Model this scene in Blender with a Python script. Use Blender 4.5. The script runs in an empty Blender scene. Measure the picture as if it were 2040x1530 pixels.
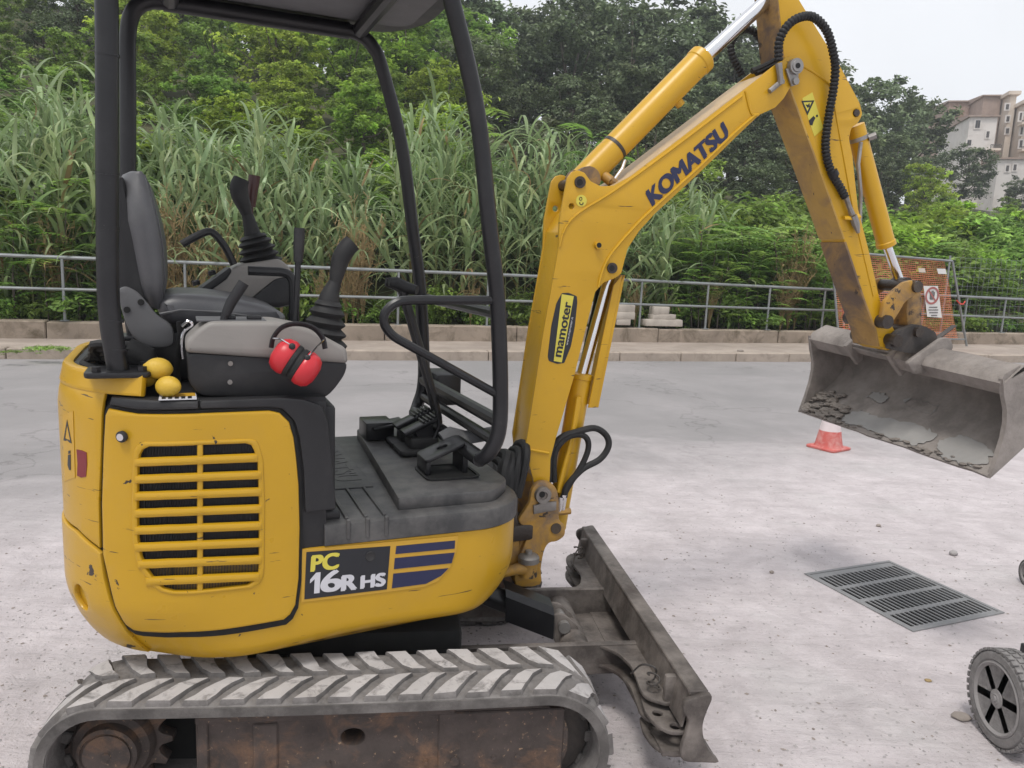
import bpy, bmesh, math, random
import numpy as np
from mathutils import Vector, Matrix, noise
random.seed(7); rng = np.random.default_rng(7)
SC = bpy.context.scene
COL = SC.collection
# ------------------------------------------------------------------ camera
F, CX, CY, CAMH = 1531.0, 1020.0, 765.0, 1.45
PITCH, ROLL = math.atan(250 / F), math.atan(0.043)
_f = Vector((0, math.cos(PITCH), -math.sin(PITCH)))
_r0 = Vector((1, 0, 0)); _u0 = _r0.cross(_f)
CR = _r0 * math.cos(ROLL) + _u0 * math.sin(ROLL)
CU = -_r0 * math.sin(ROLL) + _u0 * math.cos(ROLL)
CAMP = Vector((0, 0, CAMH))
cd = bpy.data.cameras.new('camera'); cam = bpy.data.objects.new('camera', cd); COL.objects.link(cam)
cd.sensor_width = 36; cd.lens = F * 36 / 2040; cd.clip_start = 0.05; cd.clip_end = 2000
M = Matrix((CR, CU, -_f)).transposed().to_4x4(); M.translation = CAMP
cam.matrix_world = M
SC.camera = cam
# ------------------------------------------------------------------ light: bright overcast
SUN_EL, SUN_AZ = math.radians(66), math.radians(205)   # azimuth: direction the light comes from, clockwise from +Y
world = bpy.data.worlds.new('World'); SC.world = world; world.use_nodes = True
nt = world.node_tree; bg = nt.nodes['Background']
sky = nt.nodes.new('ShaderNodeTexSky'); sky.sky_type = 'NISHITA'; sky.sun_disc = False
sky.sun_elevation = SUN_EL; sky.sun_rotation = SUN_AZ; sky.air_density = 1.0; sky.dust_density = 4.0; sky.ozone_density = 1.0
hsv = nt.nodes.new('ShaderNodeHueSaturation'); hsv.inputs['Saturation'].default_value = 0.16
mixw = nt.nodes.new('ShaderNodeMix'); mixw.data_type = 'RGBA'; mixw.inputs[0].default_value = 0.72
mixw.inputs[7].default_value = (8.6, 8.8, 9.2, 1)                # even cloud layer over the clear sky
nt.links.new(sky.outputs[0], hsv.inputs['Color']); nt.links.new(hsv.outputs[0], mixw.inputs[6])
cn = nt.nodes.new('ShaderNodeTexNoise'); cn.inputs['Scale'].default_value = 2.2; cn.inputs['Detail'].default_value = 6; cn.inputs['Distortion'].default_value = 0.4
ctc = nt.nodes.new('ShaderNodeTexCoord'); nt.links.new(ctc.outputs['Generated'], cn.inputs['Vector'])
cmr = nt.nodes.new('ShaderNodeMapRange'); cmr.inputs[1].default_value = 0.3; cmr.inputs[2].default_value = 0.7; cmr.inputs[3].default_value = 0.93; cmr.inputs[4].default_value = 1.06; nt.links.new(cn.outputs['Fac'], cmr.inputs[0])
cmul = nt.nodes.new('ShaderNodeVectorMath'); cmul.operation = 'SCALE'; nt.links.new(mixw.outputs[2], cmul.inputs[0]); nt.links.new(cmr.outputs[0], cmul.inputs['Scale'])   # soft cloud tone
nt.links.new(cmul.outputs[0], bg.inputs['Color']); bg.inputs['Strength'].default_value = 0.10
sd = bpy.data.lights.new('sun', 'SUN'); sun = bpy.data.objects.new('sun', sd); COL.objects.link(sun)
sd.energy = 1.5; sd.angle = math.radians(13); sd.color = (1.0, 0.96, 0.90)
_sd = Vector((math.sin(SUN_AZ) * math.cos(SUN_EL), math.cos(SUN_AZ) * math.cos(SUN_EL), math.sin(SUN_EL)))
sun.rotation_euler = (-_sd).to_track_quat('-Z', 'Y').to_euler(); sun.location = (0, 0, 30)
SC.view_settings.view_transform = 'Standard'; SC.view_settings.look = 'None'
SC.view_settings.exposure = 0.42; SC.view_settings.gamma = 1.0; SC.view_settings.use_curve_mapping = False
SC.cycles.max_bounces = 6; SC.cycles.transparent_max_bounces = 8
# ------------------------------------------------------------------ frames: pixel -> point on a plane of the scene
def ray(px, py): return CR * ((px - CX) / F) - CU * ((py - CY) / F) + _f
class Frame:
    def __init__(s, o, yaw_deg):
        a = math.radians(yaw_deg); s.o = Vector(o)
        s.ax = Vector((math.cos(a), math.sin(a), 0)); s.ay = Vector((-math.sin(a), math.cos(a), 0)); s.az = Vector((0, 0, 1)); s.yaw = a
    def w(s, x, y, z): return s.o + s.ax * x + s.ay * y + s.az * z
    def loc(s, p): d = Vector(p) - s.o; return Vector((d.dot(s.ax), d.dot(s.ay), d.z))
    def px(s, px, py, off):
        d = ray(px, py); p0 = s.o + s.ay * off
        p = CAMP + d * ((p0 - CAMP).dot(s.ay) / d.dot(s.ay)); l = s.loc(p); return (l.x, l.z)
    def pz(s, px, py, z):
        d = ray(px, py); p = CAMP + d * ((z + s.o.z - CAMH) / d.z); l = s.loc(p); return (l.x, l.y)
    def pts(s, lst, off): return [s.px(p[0], p[1], off) for p in lst]
    def p3(s, px, py, off): a = s.px(px, py, off); return (a[0], off, a[1])
W0 = Frame((0, 0, 0), 0)
SW = Vector((-0.495, 2.375, 0))             # swing centre of the digger on the ground
HF = Frame(SW, 23.5)                        # upper body
TF = Frame(SW, 8.3)                         # tracks and blade
_fp = HF.px(1080, 985, 0.0); _fw = HF.w(_fp[0], 0, 0)
BF = Frame((_fw.x, _fw.y, 0), 17.0)         # boom and arm
WF = Frame((-0.19, 12.288, 0), 19.1)        # roadside wall and railing
def rayw(px, py, z):
    d = ray(px, py); return CAMP + d * ((z - CAMH) / d.z)
# ------------------------------------------------------------------ materials
def node(t, n, **kw):
    x = t.nodes.new(n)
    for k, v in kw.items(): setattr(x, k, v)
    return x
def ramp(t, fac, stops):
    r = node(t, 'ShaderNodeValToRGB'); t.links.new(fac, r.inputs[0])
    e = r.color_ramp.elements
    while len(e) < len(stops): e.new(0.5)
    for el, (p, c) in zip(e, stops):
        el.position = p; el.color = (c, c, c, 1) if not isinstance(c, tuple) else (*c, 1)
    return r.outputs[0]
def mixc(t, fac, a, b):
    m = node(t, 'ShaderNodeMix', data_type='RGBA')
    for s_, v in ((0, fac), (6, a), (7, b)):
        if isinstance(v, tuple): m.inputs[s_].default_value = (*v, 1)
        elif isinstance(v, (int, float)): m.inputs[s_].default_value = v
        else: t.links.new(v, m.inputs[s_])
    return m.outputs[2]
def noisetex(t, vec, scale, detail=4, rough=0.6, dist=0.0):
    n = node(t, 'ShaderNodeTexNoise'); n.inputs['Scale'].default_value = scale; n.inputs['Detail'].default_value = detail
    n.inputs['Roughness'].default_value = rough; n.inputs['Distortion'].default_value = dist
    if vec is not None: t.links.new(vec, n.inputs['Vector'])
    return n.outputs['Fac']
MATS = {}
CHIP = (0.035, 0.025, 0.02)
def mat(name, col, rough=0.5, metal=0.0, var=0.15, vscale=6, dirt=None, dirt_amt=(0.5, 0.7), dirt_scale=5, chips=None,
        chip_thr=(0.66, 0.70), chip_scale=14, bump=0.0, bscale=60, rvar=0.1, spec=0.5, stretch=None, coat=0.0, dust=None, dust_amt=(0.45, 0.7), dust_scale=9, scr=None):
    m = bpy.data.materials.new(name); m.use_nodes = True; t = m.node_tree; b = t.nodes['Principled BSDF']; MATS[name] = m
    tc = node(t, 'ShaderNodeTexCoord'); geo = node(t, 'ShaderNodeNewGeometry'); vec = geo.outputs['Position']
    if stretch:
        mp = node(t, 'ShaderNodeMapping'); mp.inputs['Scale'].default_value = stretch; t.links.new(vec, mp.inputs[0]); vec = mp.outputs[0]
    n1 = noisetex(t, vec, vscale, 6)
    dk = tuple(c * (1 - var) for c in col); lt = tuple(min(1, c * (1 + var)) for c in col)
    c = mixc(t, ramp(t, n1, [(0.3, 0.0), (0.7, 1.0)]), dk, lt)
    rr = None
    if dust:
        n4 = noisetex(t, vec, dust_scale, 7, 0.7)
        c = mixc(t, ramp(t, n4, [(dust_amt[0], 0.0), (dust_amt[1], 0.9)]), c, dust)
    if dirt:
        n2 = noisetex(t, vec, dirt_scale, 8, 0.7, 0.6)
        c = mixc(t, ramp(t, n2, [(dirt_amt[0], 0.0), (dirt_amt[1], 1.0)]), c, dirt)
    if chips:
        n3 = noisetex(t, vec, chip_scale, 5, 0.62, 0.3)
        fm = ramp(t, n3, [(chip_thr[0], 0.0), (chip_thr[1], 1.0)])
        c = mixc(t, fm, c, chips)
    if scr:      # short dark scrapes running along the panel
        mp2 = node(t, 'ShaderNodeMapping'); mp2.inputs['Scale'].default_value = (9, 9, 95); mp2.inputs['Rotation'].default_value = (0.15, -0.1, 0); t.links.new(geo.outputs['Position'], mp2.inputs[0])
        n6 = noisetex(t, mp2.outputs[0], 1.0, 3, 0.55, 0.4); c = mixc(t, ramp(t, n6, [(scr[0], 0.0), (scr[1], 0.85)]), c, CHIP)
    t.links.new(c, b.inputs['Base Color'])
    nr = noisetex(t, vec, vscale * 3, 3)
    r = node(t, 'ShaderNodeMapRange'); t.links.new(nr, r.inputs[0]); r.inputs[3].default_value = max(0.02, rough - rvar); r.inputs[4].default_value = min(1, rough + rvar)
    t.links.new(r.outputs[0], b.inputs['Roughness'])
    b.inputs['Metallic'].default_value = metal; b.inputs['Specular IOR Level'].default_value = spec; b.inputs['Coat Weight'].default_value = coat
    if bump:
        nb = noisetex(t, vec, bscale, 6, 0.7); bn = node(t, 'ShaderNodeBump'); bn.inputs['Strength'].default_value = bump; bn.inputs['Distance'].default_value = 0.01
        t.links.new(nb, bn.inputs['Height']); t.links.new(bn.outputs[0], b.inputs['Normal'])
    return m
mat('yellow', (0.54, 0.305, 0.010), 0.36, var=0.06, vscale=3, scr=(0.69, 0.71), dirt=(0.42, 0.25, 0.045), dirt_amt=(0.58, 1.05), dirt_scale=2.5, chips=CHIP, chip_thr=(0.755, 0.77), chip_scale=26, bump=0.02, bscale=200)
mat('yellow_body', (0.485, 0.277, 0.010), 0.31, var=0.05, scr=(0.685, 0.70), vscale=3, dirt=(0.44, 0.26, 0.035), dirt_amt=(0.52, 1.0), dirt_scale=2.5, chips=CHIP, chip_thr=(0.69, 0.70), chip_scale=22, bump=0.02, bscale=200)
mat('yellow_chipped', (0.485, 0.279, 0.013), 0.34, var=0.06, scr=(0.66, 0.675), vscale=3, dirt=(0.44, 0.28, 0.09), dirt_amt=(0.48, 0.95), dirt_scale=3, chips=CHIP, chip_thr=(0.640, 0.652), chip_scale=19, bump=0.03, bscale=150)
mat('yellow_worn', (0.42, 0.23, 0.035), 0.55, var=0.15, vscale=9, dirt=(0.16, 0.11, 0.075), dirt_amt=(0.42, 0.66), dirt_scale=7, chips=CHIP, chip_thr=(0.62, 0.65), chip_scale=22, bump=0.15, bscale=60)
mat('yellow_under', (0.44, 0.27, 0.06), 0.55, var=0.12, vscale=9, dirt=(0.24, 0.15, 0.075), dirt_amt=(0.46, 0.72), dirt_scale=6, chips=CHIP, chip_thr=(0.67, 0.69), chip_scale=24, bump=0.1, bscale=60)
mat('yellow_sky_sheen', (0.50, 0.36, 0.19), 0.5, var=0.12, vscale=7, dirt=(0.36, 0.24, 0.11), dirt_amt=(0.5, 0.8), bump=0.05, bscale=120)  # pale tone stands in for sky reflected on the boom's top face
mat('yellow_brown', (0.34, 0.20, 0.06), 0.7, var=0.25, vscale=8, dirt=(0.13, 0.09, 0.065), dirt_amt=(0.40, 0.60), dirt_scale=5, chips=(0.05, 0.035, 0.03), chip_thr=(0.6, 0.66), bump=0.2, bscale=50)
mat('black_plastic', (0.016, 0.016, 0.018), 0.5, var=0.15, spec=0.4, dust=(0.065, 0.062, 0.06), dust_amt=(0.5, 1.1), dust_scale=5, bump=0.05, bscale=300)
mat('floor_plastic', (0.032, 0.032, 0.034), 0.5, var=0.2, dust=(0.20, 0.19, 0.18), dust_amt=(0.42, 0.95), dust_scale=5, bump=0.12, bscale=300)
mat('black_paint', (0.012, 0.012, 0.014), 0.36, var=0.2, spec=0.4, dust=(0.035, 0.035, 0.036), dust_amt=(0.5, 1.0), chips=(0.12, 0.11, 0.10), chip_thr=(0.74, 0.77), chip_scale=30)
mat('black_rubber', (0.014, 0.014, 0.015), 0.62, var=0.2, spec=0.4, dust=(0.05, 0.048, 0.046), dust_amt=(0.5, 1.0), bump=0.1, bscale=150)
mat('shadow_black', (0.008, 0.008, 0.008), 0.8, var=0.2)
mat('radiator', (0.02, 0.02, 0.022), 0.6, metal=0.3, var=0.3)
mat('grey_plastic', (0.23, 0.215, 0.20), 0.5, var=0.06, dirt=(0.16, 0.15, 0.14), dirt_amt=(0.5, 0.9), bump=0.03, bscale=300)
mat('seat_vinyl', (0.075, 0.075, 0.082), 0.42, var=0.12, dust=(0.12, 0.12, 0.12), dust_amt=(0.5, 1.1), bump=0.06, bscale=250)
mat('seat_bracket', (0.10, 0.10, 0.105), 0.6, var=0.1, dust=(0.2, 0.2, 0.2), dust_amt=(0.55, 1.0), bump=0.05, bscale=300)
mat('chrome', (0.72, 0.72, 0.74), 0.16, metal=1.0, var=0.05)
mat('steel', (0.30, 0.29, 0.28), 0.5, metal=0.7, var=0.2, dirt=(0.12, 0.09, 0.07), dirt_amt=(0.5, 0.8))
mat('dark_steel', (0.055, 0.05, 0.048), 0.6, metal=0.3, var=0.3, dirt=(0.16, 0.13, 0.11), dirt_amt=(0.48, 0.8), bump=0.15, bscale=70)
mat('grease', (0.03, 0.022, 0.018), 0.4, var=0.3, dirt=(0.12, 0.085, 0.05), dirt_amt=(0.5, 0.8), bump=0.3, bscale=50)
mat('blade_steel', (0.088, 0.075, 0.068), 0.66, metal=0.15, var=0.25, vscale=12, dust=(0.30, 0.265, 0.24), dust_amt=(0.40, 0.85), dust_scale=6, dirt=(0.05, 0.035, 0.03), dirt_amt=(0.55, 0.75), bump=0.25, bscale=60)
mat('rust_frame', (0.055, 0.042, 0.037), 0.72, var=0.35, vscale=14, dirt=(0.17, 0.095, 0.055), dirt_amt=(0.50, 0.72), dirt_scale=9, chips=(0.30, 0.20, 0.12), chip_thr=(0.63, 0.72), chip_scale=70, bump=0.35, bscale=70)
mat('track_rubber', (0.165, 0.153, 0.147), 0.85, var=0.3, vscale=16, dirt=(0.075, 0.068, 0.064), dirt_amt=(0.45, 0.75), dirt_scale=14, dust=(0.27, 0.255, 0.245), dust_amt=(0.48, 0.78), bump=0.4, bscale=90)
mat('lug_rubber', (0.42, 0.398, 0.392), 0.9, var=0.14, vscale=6, dirt=(0.17, 0.16, 0.155), dirt_amt=(0.50, 0.66), dirt_scale=17, bump=0.3, bscale=120)
mat('track_edge', (0.085, 0.078, 0.074), 0.8, var=0.3, vscale=12, dust=(0.22, 0.205, 0.195), dust_amt=(0.45, 0.8), bump=0.3, bscale=80)
mat('bucket_steel', (0.225, 0.20, 0.183), 0.78, var=0.2, vscale=9, dust=(0.30, 0.27, 0.248), dust_amt=(0.45, 0.75), dirt=(0.12, 0.10, 0.09), dirt_amt=(0.58, 0.85), dirt_scale=8, bump=0.4, bscale=45)
mat('concrete_mud', (0.21, 0.185, 0.165), 0.85, var=0.25, vscale=20, bump=0.6, bscale=50)
mat('wet_cement', (0.27, 0.262, 0.252), 0.5, var=0.12, vscale=9)
mat('navy', (0.014, 0.018, 0.062), 0.4, var=0.1, chips=(0.5, 0.28, 0.04), chip_thr=(0.73, 0.76), chip_scale=22, stretch=(0.4, 0.4, 1.8))
mat('decal_black', (0.013, 0.015, 0.020), 0.4, var=0.1)
mat('decal_yellow', (0.52, 0.30, 0.03), 0.42, var=0.05)
mat('decal_text_yellow', (0.60, 0.52, 0.07), 0.45, var=0.05)
mat('decal_white', (0.56, 0.56, 0.60), 0.45, var=0.05)
mat('decal_red', (0.17, 0.022, 0.028), 0.6, var=0.15)
mat('maroon', (0.05, 0.014, 0.012), 0.35, var=0.1)
mat('red_plastic', (0.52, 0.022, 0.032), 0.36, var=0.05)
mat('lemon', (0.55, 0.355, 0.035), 0.42, var=0.08, vscale=14, bump=0.25, bscale=160)
mat('wheel_grey', (0.25, 0.238, 0.235), 0.8, var=0.2, dust=(0.24, 0.225, 0.22), dust_amt=(0.4, 0.8), dust_scale=22, bump=0.2, bscale=90)
mat('tyre', (0.15, 0.143, 0.14), 0.85, var=0.2, dust=(0.27, 0.255, 0.25), dust_amt=(0.38, 0.75), dust_scale=30, bump=0.4, bscale=90)
mat('cast_iron', (0.24, 0.24, 0.243), 0.6, metal=0.4, var=0.15, dust=(0.34, 0.32, 0.315), dust_amt=(0.5, 0.85), bump=0.15, bscale=90)
mat('galvanised', (0.27, 0.285, 0.29), 0.5, metal=0.55, var=0.12, dirt=(0.25, 0.24, 0.22), dirt_amt=(0.55, 0.8))
mat('orange_net', (0.58, 0.20, 0.10), 0.6, var=0.15, vscale=3)
mat('tape_red', (0.55, 0.05, 0.03), 0.5, var=0.1)
mat('tape_white', (0.66, 0.64, 0.62), 0.5, var=0.05)
mat('sign_white', (0.66, 0.65, 0.63), 0.5, var=0.04)
mat('sign_grey', (0.13, 0.12, 0.12), 0.5, var=0.05)
mat('sign_red', (0.36, 0.11, 0.10), 0.5, var=0.08)
mat('cone_red', (0.50, 0.10, 0.085), 0.55, var=0.08, dirt=(0.58, 0.34, 0.31), dirt_amt=(0.42, 0.75), dirt_scale=14)
mat('cone_white', (0.62, 0.54, 0.54), 0.55, var=0.06, vscale=9)
mat('kerb_stone', (0.36, 0.30, 0.25), 0.85, var=0.15, vscale=3, dirt=(0.20, 0.165, 0.135), dirt_amt=(0.5, 0.75), bump=0.3, bscale=40)
mat('pavement', (0.34, 0.285, 0.245), 0.9, var=0.2, vscale=1.5, dirt=(0.24, 0.195, 0.165), dirt_amt=(0.45, 0.75), dirt_scale=2, bump=0.4, bscale=30)
mat('wall_concrete', (0.30, 0.245, 0.195), 0.9, var=0.2, vscale=2, dirt=(0.12, 0.095, 0.065), dirt_amt=(0.47, 0.66), dirt_scale=2.6, bump=0.4, bscale=25)
mat('stone_block', (0.44, 0.395, 0.345), 0.9, var=0.15, vscale=7, bump=0.4, bscale=30)
mat('rubble_red', (0.30, 0.10, 0.06), 0.9, var=0.25, vscale=9)
mat('pebble', (0.36, 0.34, 0.335), 0.9, var=0.3, vscale=3)
mat('clod', (0.27, 0.235, 0.21), 0.9, var=0.25, vscale=5)
mat('earth', (0.075, 0.068, 0.03), 1.0, var=0.4, vscale=1.2, dirt=(0.035, 0.05, 0.014), dirt_amt=(0.4, 0.65), dirt_scale=2, bump=0.5, bscale=6)
mat('bark', (0.11, 0.09, 0.07), 0.9, var=0.3, vscale=9, bump=0.4, bscale=30)
mat('reed_cane', (0.15, 0.155, 0.055), 0.6, var=0.3, vscale=3)
mat('dry_stalk', (0.30, 0.215, 0.10), 0.8, var=0.2, vscale=5)
mat('plaster_white', (0.62, 0.58, 0.55), 0.9, var=0.1, vscale=0.4, dirt=(0.42, 0.37, 0.33), dirt_amt=(0.5, 0.8), dirt_scale=0.6)
mat('plaster_cream', (0.60, 0.52, 0.44), 0.9, var=0.1, vscale=0.4, dirt=(0.44, 0.37, 0.31), dirt_amt=(0.5, 0.8), dirt_scale=0.6)
mat('brick_wall', (0.38, 0.28, 0.23), 0.9, var=0.15, vscale=1.0, dirt=(0.25, 0.16, 0.125), dirt_amt=(0.4, 0.7))
mat('roof_tile', (0.33, 0.25, 0.21), 0.9, var=0.2, vscale=1.5)
mat('window_dark', (0.05, 0.05, 0.055), 0.2, var=0.2)
mat('shutter', (0.10, 0.085, 0.075), 0.6, var=0.2)
def leafmat(name, col, trans=0.25, rough=0.45):
    m = bpy.data.materials.new(name); m.use_nodes = True; t = m.node_tree; b = t.nodes['Principled BSDF']; MATS[name] = m
    at = node(t, 'ShaderNodeAttribute', attribute_name='tint'); oi = node(t, 'ShaderNodeObjectInfo')
    mul = node(t, 'ShaderNodeMix', data_type='RGBA', blend_type='MULTIPLY'); mul.inputs[0].default_value = 1
    mul.inputs[6].default_value = (*col, 1); t.links.new(at.outputs['Color'], mul.inputs[7])
    h = node(t, 'ShaderNodeHueSaturation'); t.links.new(mul.outputs[2], h.inputs['Color'])
    mr = node(t, 'ShaderNodeMapRange'); mr.inputs[3].default_value = 0.75; mr.inputs[4].default_value = 1.25; t.links.new(oi.outputs['Random'], mr.inputs[0]); t.links.new(mr.outputs[0], h.inputs['Value'])
    mr2 = node(t, 'ShaderNodeMapRange'); mr2.inputs[3].default_value = 0.485; mr2.inputs[4].default_value = 0.515
    wn = node(t, 'ShaderNodeTexWhiteNoise', noise_dimensions='1D'); t.links.new(oi.outputs['Random'], wn.inputs['W']); t.links.new(wn.outputs['Value'], mr2.inputs[0]); t.links.new(mr2.outputs[0], h.inputs['Hue'])
    t.links.new(h.outputs[0], b.inputs['Base Color']); b.inputs['Roughness'].default_value = rough; b.inputs['Specular IOR Level'].default_value = 0.35
    tr = node(t, 'ShaderNodeBsdfTranslucent'); t.links.new(h.outputs[0], tr.inputs['Color'])
    ms = node(t, 'ShaderNodeMixShader'); ms.inputs[0].default_value = trans
    t.links.new(b.outputs[0], ms.inputs[1]); t.links.new(tr.outputs[0], ms.inputs[2]); t.links.new(ms.outputs[0], t.nodes['Material Output'].inputs['Surface'])
    return m
leafmat('leaf_oak', (0.135, 0.178, 0.092), 0.28)
leafmat('leaf_light', (0.29, 0.42, 0.07), 0.5)
leafmat('leaf_mid', (0.20, 0.315, 0.07), 0.48)
leafmat('leaf_grey', (0.14, 0.17, 0.10), 0.2)
leafmat('leaf_reed', (0.27, 0.365, 0.175), 0.38, 0.34)
leafmat('leaf_frond', (0.235, 0.375, 0.09), 0.45)
leafmat('leaf_dry', (0.25, 0.185, 0.085), 0.25, 0.7)
# ------------------------------------------------------------------ mesh building
def fillet(pts, r=0.01, n=3, closed=True):
    out = []; N = len(pts)
    for i in range(N):
        p = Vector(pts[i][:2]); rr = pts[i][2] if len(pts[i]) > 2 else r
        if not closed and i in (0, N - 1): out.append(tuple(p)); continue
        a = Vector(pts[i - 1][:2]) - p; b = Vector(pts[(i + 1) % N][:2]) - p
        la, lb = a.length, b.length
        if la < 1e-6 or lb < 1e-6 or rr <= 0: out.append(tuple(p)); continue
        d = min(rr, la * 0.45, lb * 0.45); A = p + a / la * d; B = p + b / lb * d
        for k in range(n + 1):
            t = k / n; q = A * (1 - t) ** 2 + p * 2 * t * (1 - t) + B * t * t; out.append((q.x, q.y))
    return out
def spline(pts, n=6, closed=False):
    P = [Vector(p) for p in pts]; out = []; N = len(P); rngN = N if closed else N - 1
    for i in range(rngN):
        p1, p2 = P[i], P[(i + 1) % N]
        p0 = P[i - 1] if (i > 0 or closed) else p1 * 2 - p2
        p3 = P[(i + 2) % N] if (i + 2 < N or closed) else p2 * 2 - p1
        for k in range(n):
            t = k / n
            out.append(0.5 * ((2 * p1) + (p2 - p0) * t + (2 * p0 - 5 * p1 + 4 * p2 - p3) * t * t + (-p0 + 3 * p1 - 3 * p2 + p3) * t ** 3))
    if not closed: out.append(P[-1])
    return out
def smooth2(pts, n=4, closed=True):
    return [(p.x, p.y) for p in spline([(p[0], p[1]) for p in pts], n, closed)]
class MB:
    def __init__(s, frame=W0): s.b = bmesh.new(); s.f = frame
    def add(s, verts, faces):
        vs = [s.b.verts.new(v) for v in verts]
        for f in faces:
            try: s.b.faces.new([vs[i] for i in f])
            except ValueError: pass
        return vs
    def box(s, x0, x1, y0, y1, z0, z1, bev=0.0, seg=2, rot=None, piv=None):
        vs = s.add([(x, y, z) for x in (x0, x1) for y in (y0, y1) for z in (z0, z1)],
                   [(0, 1, 3, 2), (4, 6, 7, 5), (0, 4, 5, 1), (2, 3, 7, 6), (0, 2, 6, 4), (1, 5, 7, 3)])
        if bev:
            ed = list({e for v in vs for e in v.link_edges}); r = bmesh.ops.bevel(s.b, geom=ed, offset=bev, segments=seg, profile=0.5, affect='EDGES', clamp_overlap=True)
            vs = list({v for f in r['faces'] for v in f.verts})
            # all verts of this island
            st = list(vs); seen = set(vs)
            while st:
                v = st.pop()
                for e in v.link_edges:
                    o = e.other_vert(v)
                    if o not in seen: seen.add(o); st.append(o)
            vs = list(seen)
        if rot is not None:
            c = Vector(piv) if piv else Vector(((x0 + x1) / 2, (y0 + y1) / 2, (z0 + z1) / 2))
            for v in vs: v.co = c + rot @ (v.co - c)
        return s
    def cyl(s, p, q, r, r2=None, n=14, cap=True):
        p, q = Vector(p), Vector(q); r2 = r if r2 is None else r2; d = (q - p).normalized()
        a = d.orthogonal().normalized(); c = d.cross(a); V_ = []
        for (o, rr) in ((p, r), (q, r2)):
            for i in range(n):
                t = 2 * math.pi * i / n; V_.append(o + (a * math.cos(t) + c * math.sin(t)) * rr)
        fs = [(i, (i + 1) % n, n + (i + 1) % n, n + i) for i in range(n)]
        if cap: fs += [tuple(range(n - 1, -1, -1)), tuple(range(n, 2 * n))]
        s.add(V_, fs); return s
    def lathe(s, prof, p, axis, n=20):
        p = Vector(p); d = Vector(axis).normalized(); a = d.orthogonal().normalized(); c = d.cross(a); V_ = []
        for (r, h) in prof:
            for i in range(n):
                t = 2 * math.pi * i / n; V_.append(p + d * h + (a * math.cos(t) + c * math.sin(t)) * max(r, 1e-4))
        fs = []; m = len(prof)
        for k in range(m - 1):
            for i in range(n): fs.append((k * n + i, k * n + (i + 1) % n, (k + 1) * n + (i + 1) % n, (k + 1) * n + i))
        fs.append(tuple(range(n - 1, -1, -1))); fs.append(tuple(range((m - 1) * n, m * n)))
        s.add(V_, fs); return s
    def tube(s, path, r, n=8, cap=True, sy=1.0):
        P = [Vector(p) for p in path]; N = len(P); rs = r if isinstance(r, (list, tuple)) else [r] * N
        V_ = []; a = None
        for i in range(N):
            d = ((P[min(i + 1, N - 1)] - P[max(i - 1, 0)])).normalized()
            if a is None: a = d.orthogonal().normalized()
            a = (a - d * a.dot(d)); a = a.normalized() if a.length > 1e-6 else d.orthogonal().normalized()
            c = d.cross(a)
            for k in range(n):
                t = 2 * math.pi * k / n; V_.append(P[i] + (a * math.cos(t) + c * math.sin(t) * sy) * rs[i])
        fs = []
        for i in range(N - 1):
            for k in range(n): fs.append((i * n + k, i * n + (k + 1) % n, (i + 1) * n + (k + 1) % n, (i + 1) * n + k))
        if cap: fs += [tuple(range(n - 1, -1, -1)), tuple(range((N - 1) * n, N * n))]
        s.add(V_, fs); return s
    def ellipsoid(s, c, r, rot=None, nu=16, nv=10, fn=None):
        V_ = []; fs = []; c = Vector(c)
        for j in range(nv + 1):
            th = math.pi * j / nv
            for i in range(nu):
                ph = 2 * math.pi * i / nu; d = Vector((math.sin(th) * math.cos(ph), math.sin(th) * math.sin(ph), math.cos(th)))
                if fn: d = d * fn(d)
                q = Vector((d.x * r[0], d.y * r[1], d.z * r[2])); V_.append(c + (rot @ q if rot else q))
        for j in range(nv):
            for i in range(nu): fs.append((j * nu + i, (j + 1) * nu + i, (j + 1) * nu + (i + 1) % nu, j * nu + (i + 1) % nu))
        vs = s.add(V_, fs); bmesh.ops.remove_doubles(s.b, verts=vs, dist=1e-5); return s
    def outline(s, pts, holes, t0, t1, bev, mapf, grid=None, seg=2):
        """prism over a 2D outline (a,b), from w=t0 to w=t1, mapped by mapf(a,b,w)."""
        cu = bpy.data.curves.new('c', 'CURVE'); cu.dimensions = '2D'; cu.fill_mode = 'BOTH'
        for lp in [pts] + list(holes):
            sp = cu.splines.new('POLY'); sp.points.add(len(lp) - 1); sp.use_cyclic_u = True
            for i, p in enumerate(lp): sp.points[i].co = (p[0], p[1], 0, 1)
        h = (t1 - t0) / 2; bev = min(bev, h * 0.98)
        cu.extrude = max(h - bev, 0); cu.bevel_depth = bev; cu.bevel_resolution = seg - 1 if bev else 0; cu.offset = -bev
        ob = bpy.data.objects.new('c', cu); me = bpy.data.meshes.new_from_object(ob)
        bm = bmesh.new(); bm.from_mesh(me); bpy.data.objects.remove(ob); bpy.data.curves.remove(cu); bpy.data.meshes.remove(me)
        bmesh.ops.remove_doubles(bm, verts=bm.verts, dist=1e-6)
        if grid:
            for ax in (0, 1):
                lo = min(v.co[ax] for v in bm.verts); hi = max(v.co[ax] for v in bm.verts); g = grid[ax]
                if not g: continue
                k = math.ceil(lo / g)
                while k * g < hi:
                    no = [0, 0, 0]; no[ax] = 1; co = [0, 0, 0]; co[ax] = k * g
                    bmesh.ops.bisect_plane(bm, geom=bm.verts[:] + bm.edges[:] + bm.faces[:], plane_co=co, plane_no=no); k += 1
        bm.verts.ensure_lookup_table(); bm.verts.index_update()
        s.add([mapf(v.co.x, v.co.y, v.co.z + (t0 + t1) / 2) for v in bm.verts], [[v.index for v in f.verts] for f in bm.faces]); bm.free()
        return s
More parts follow.
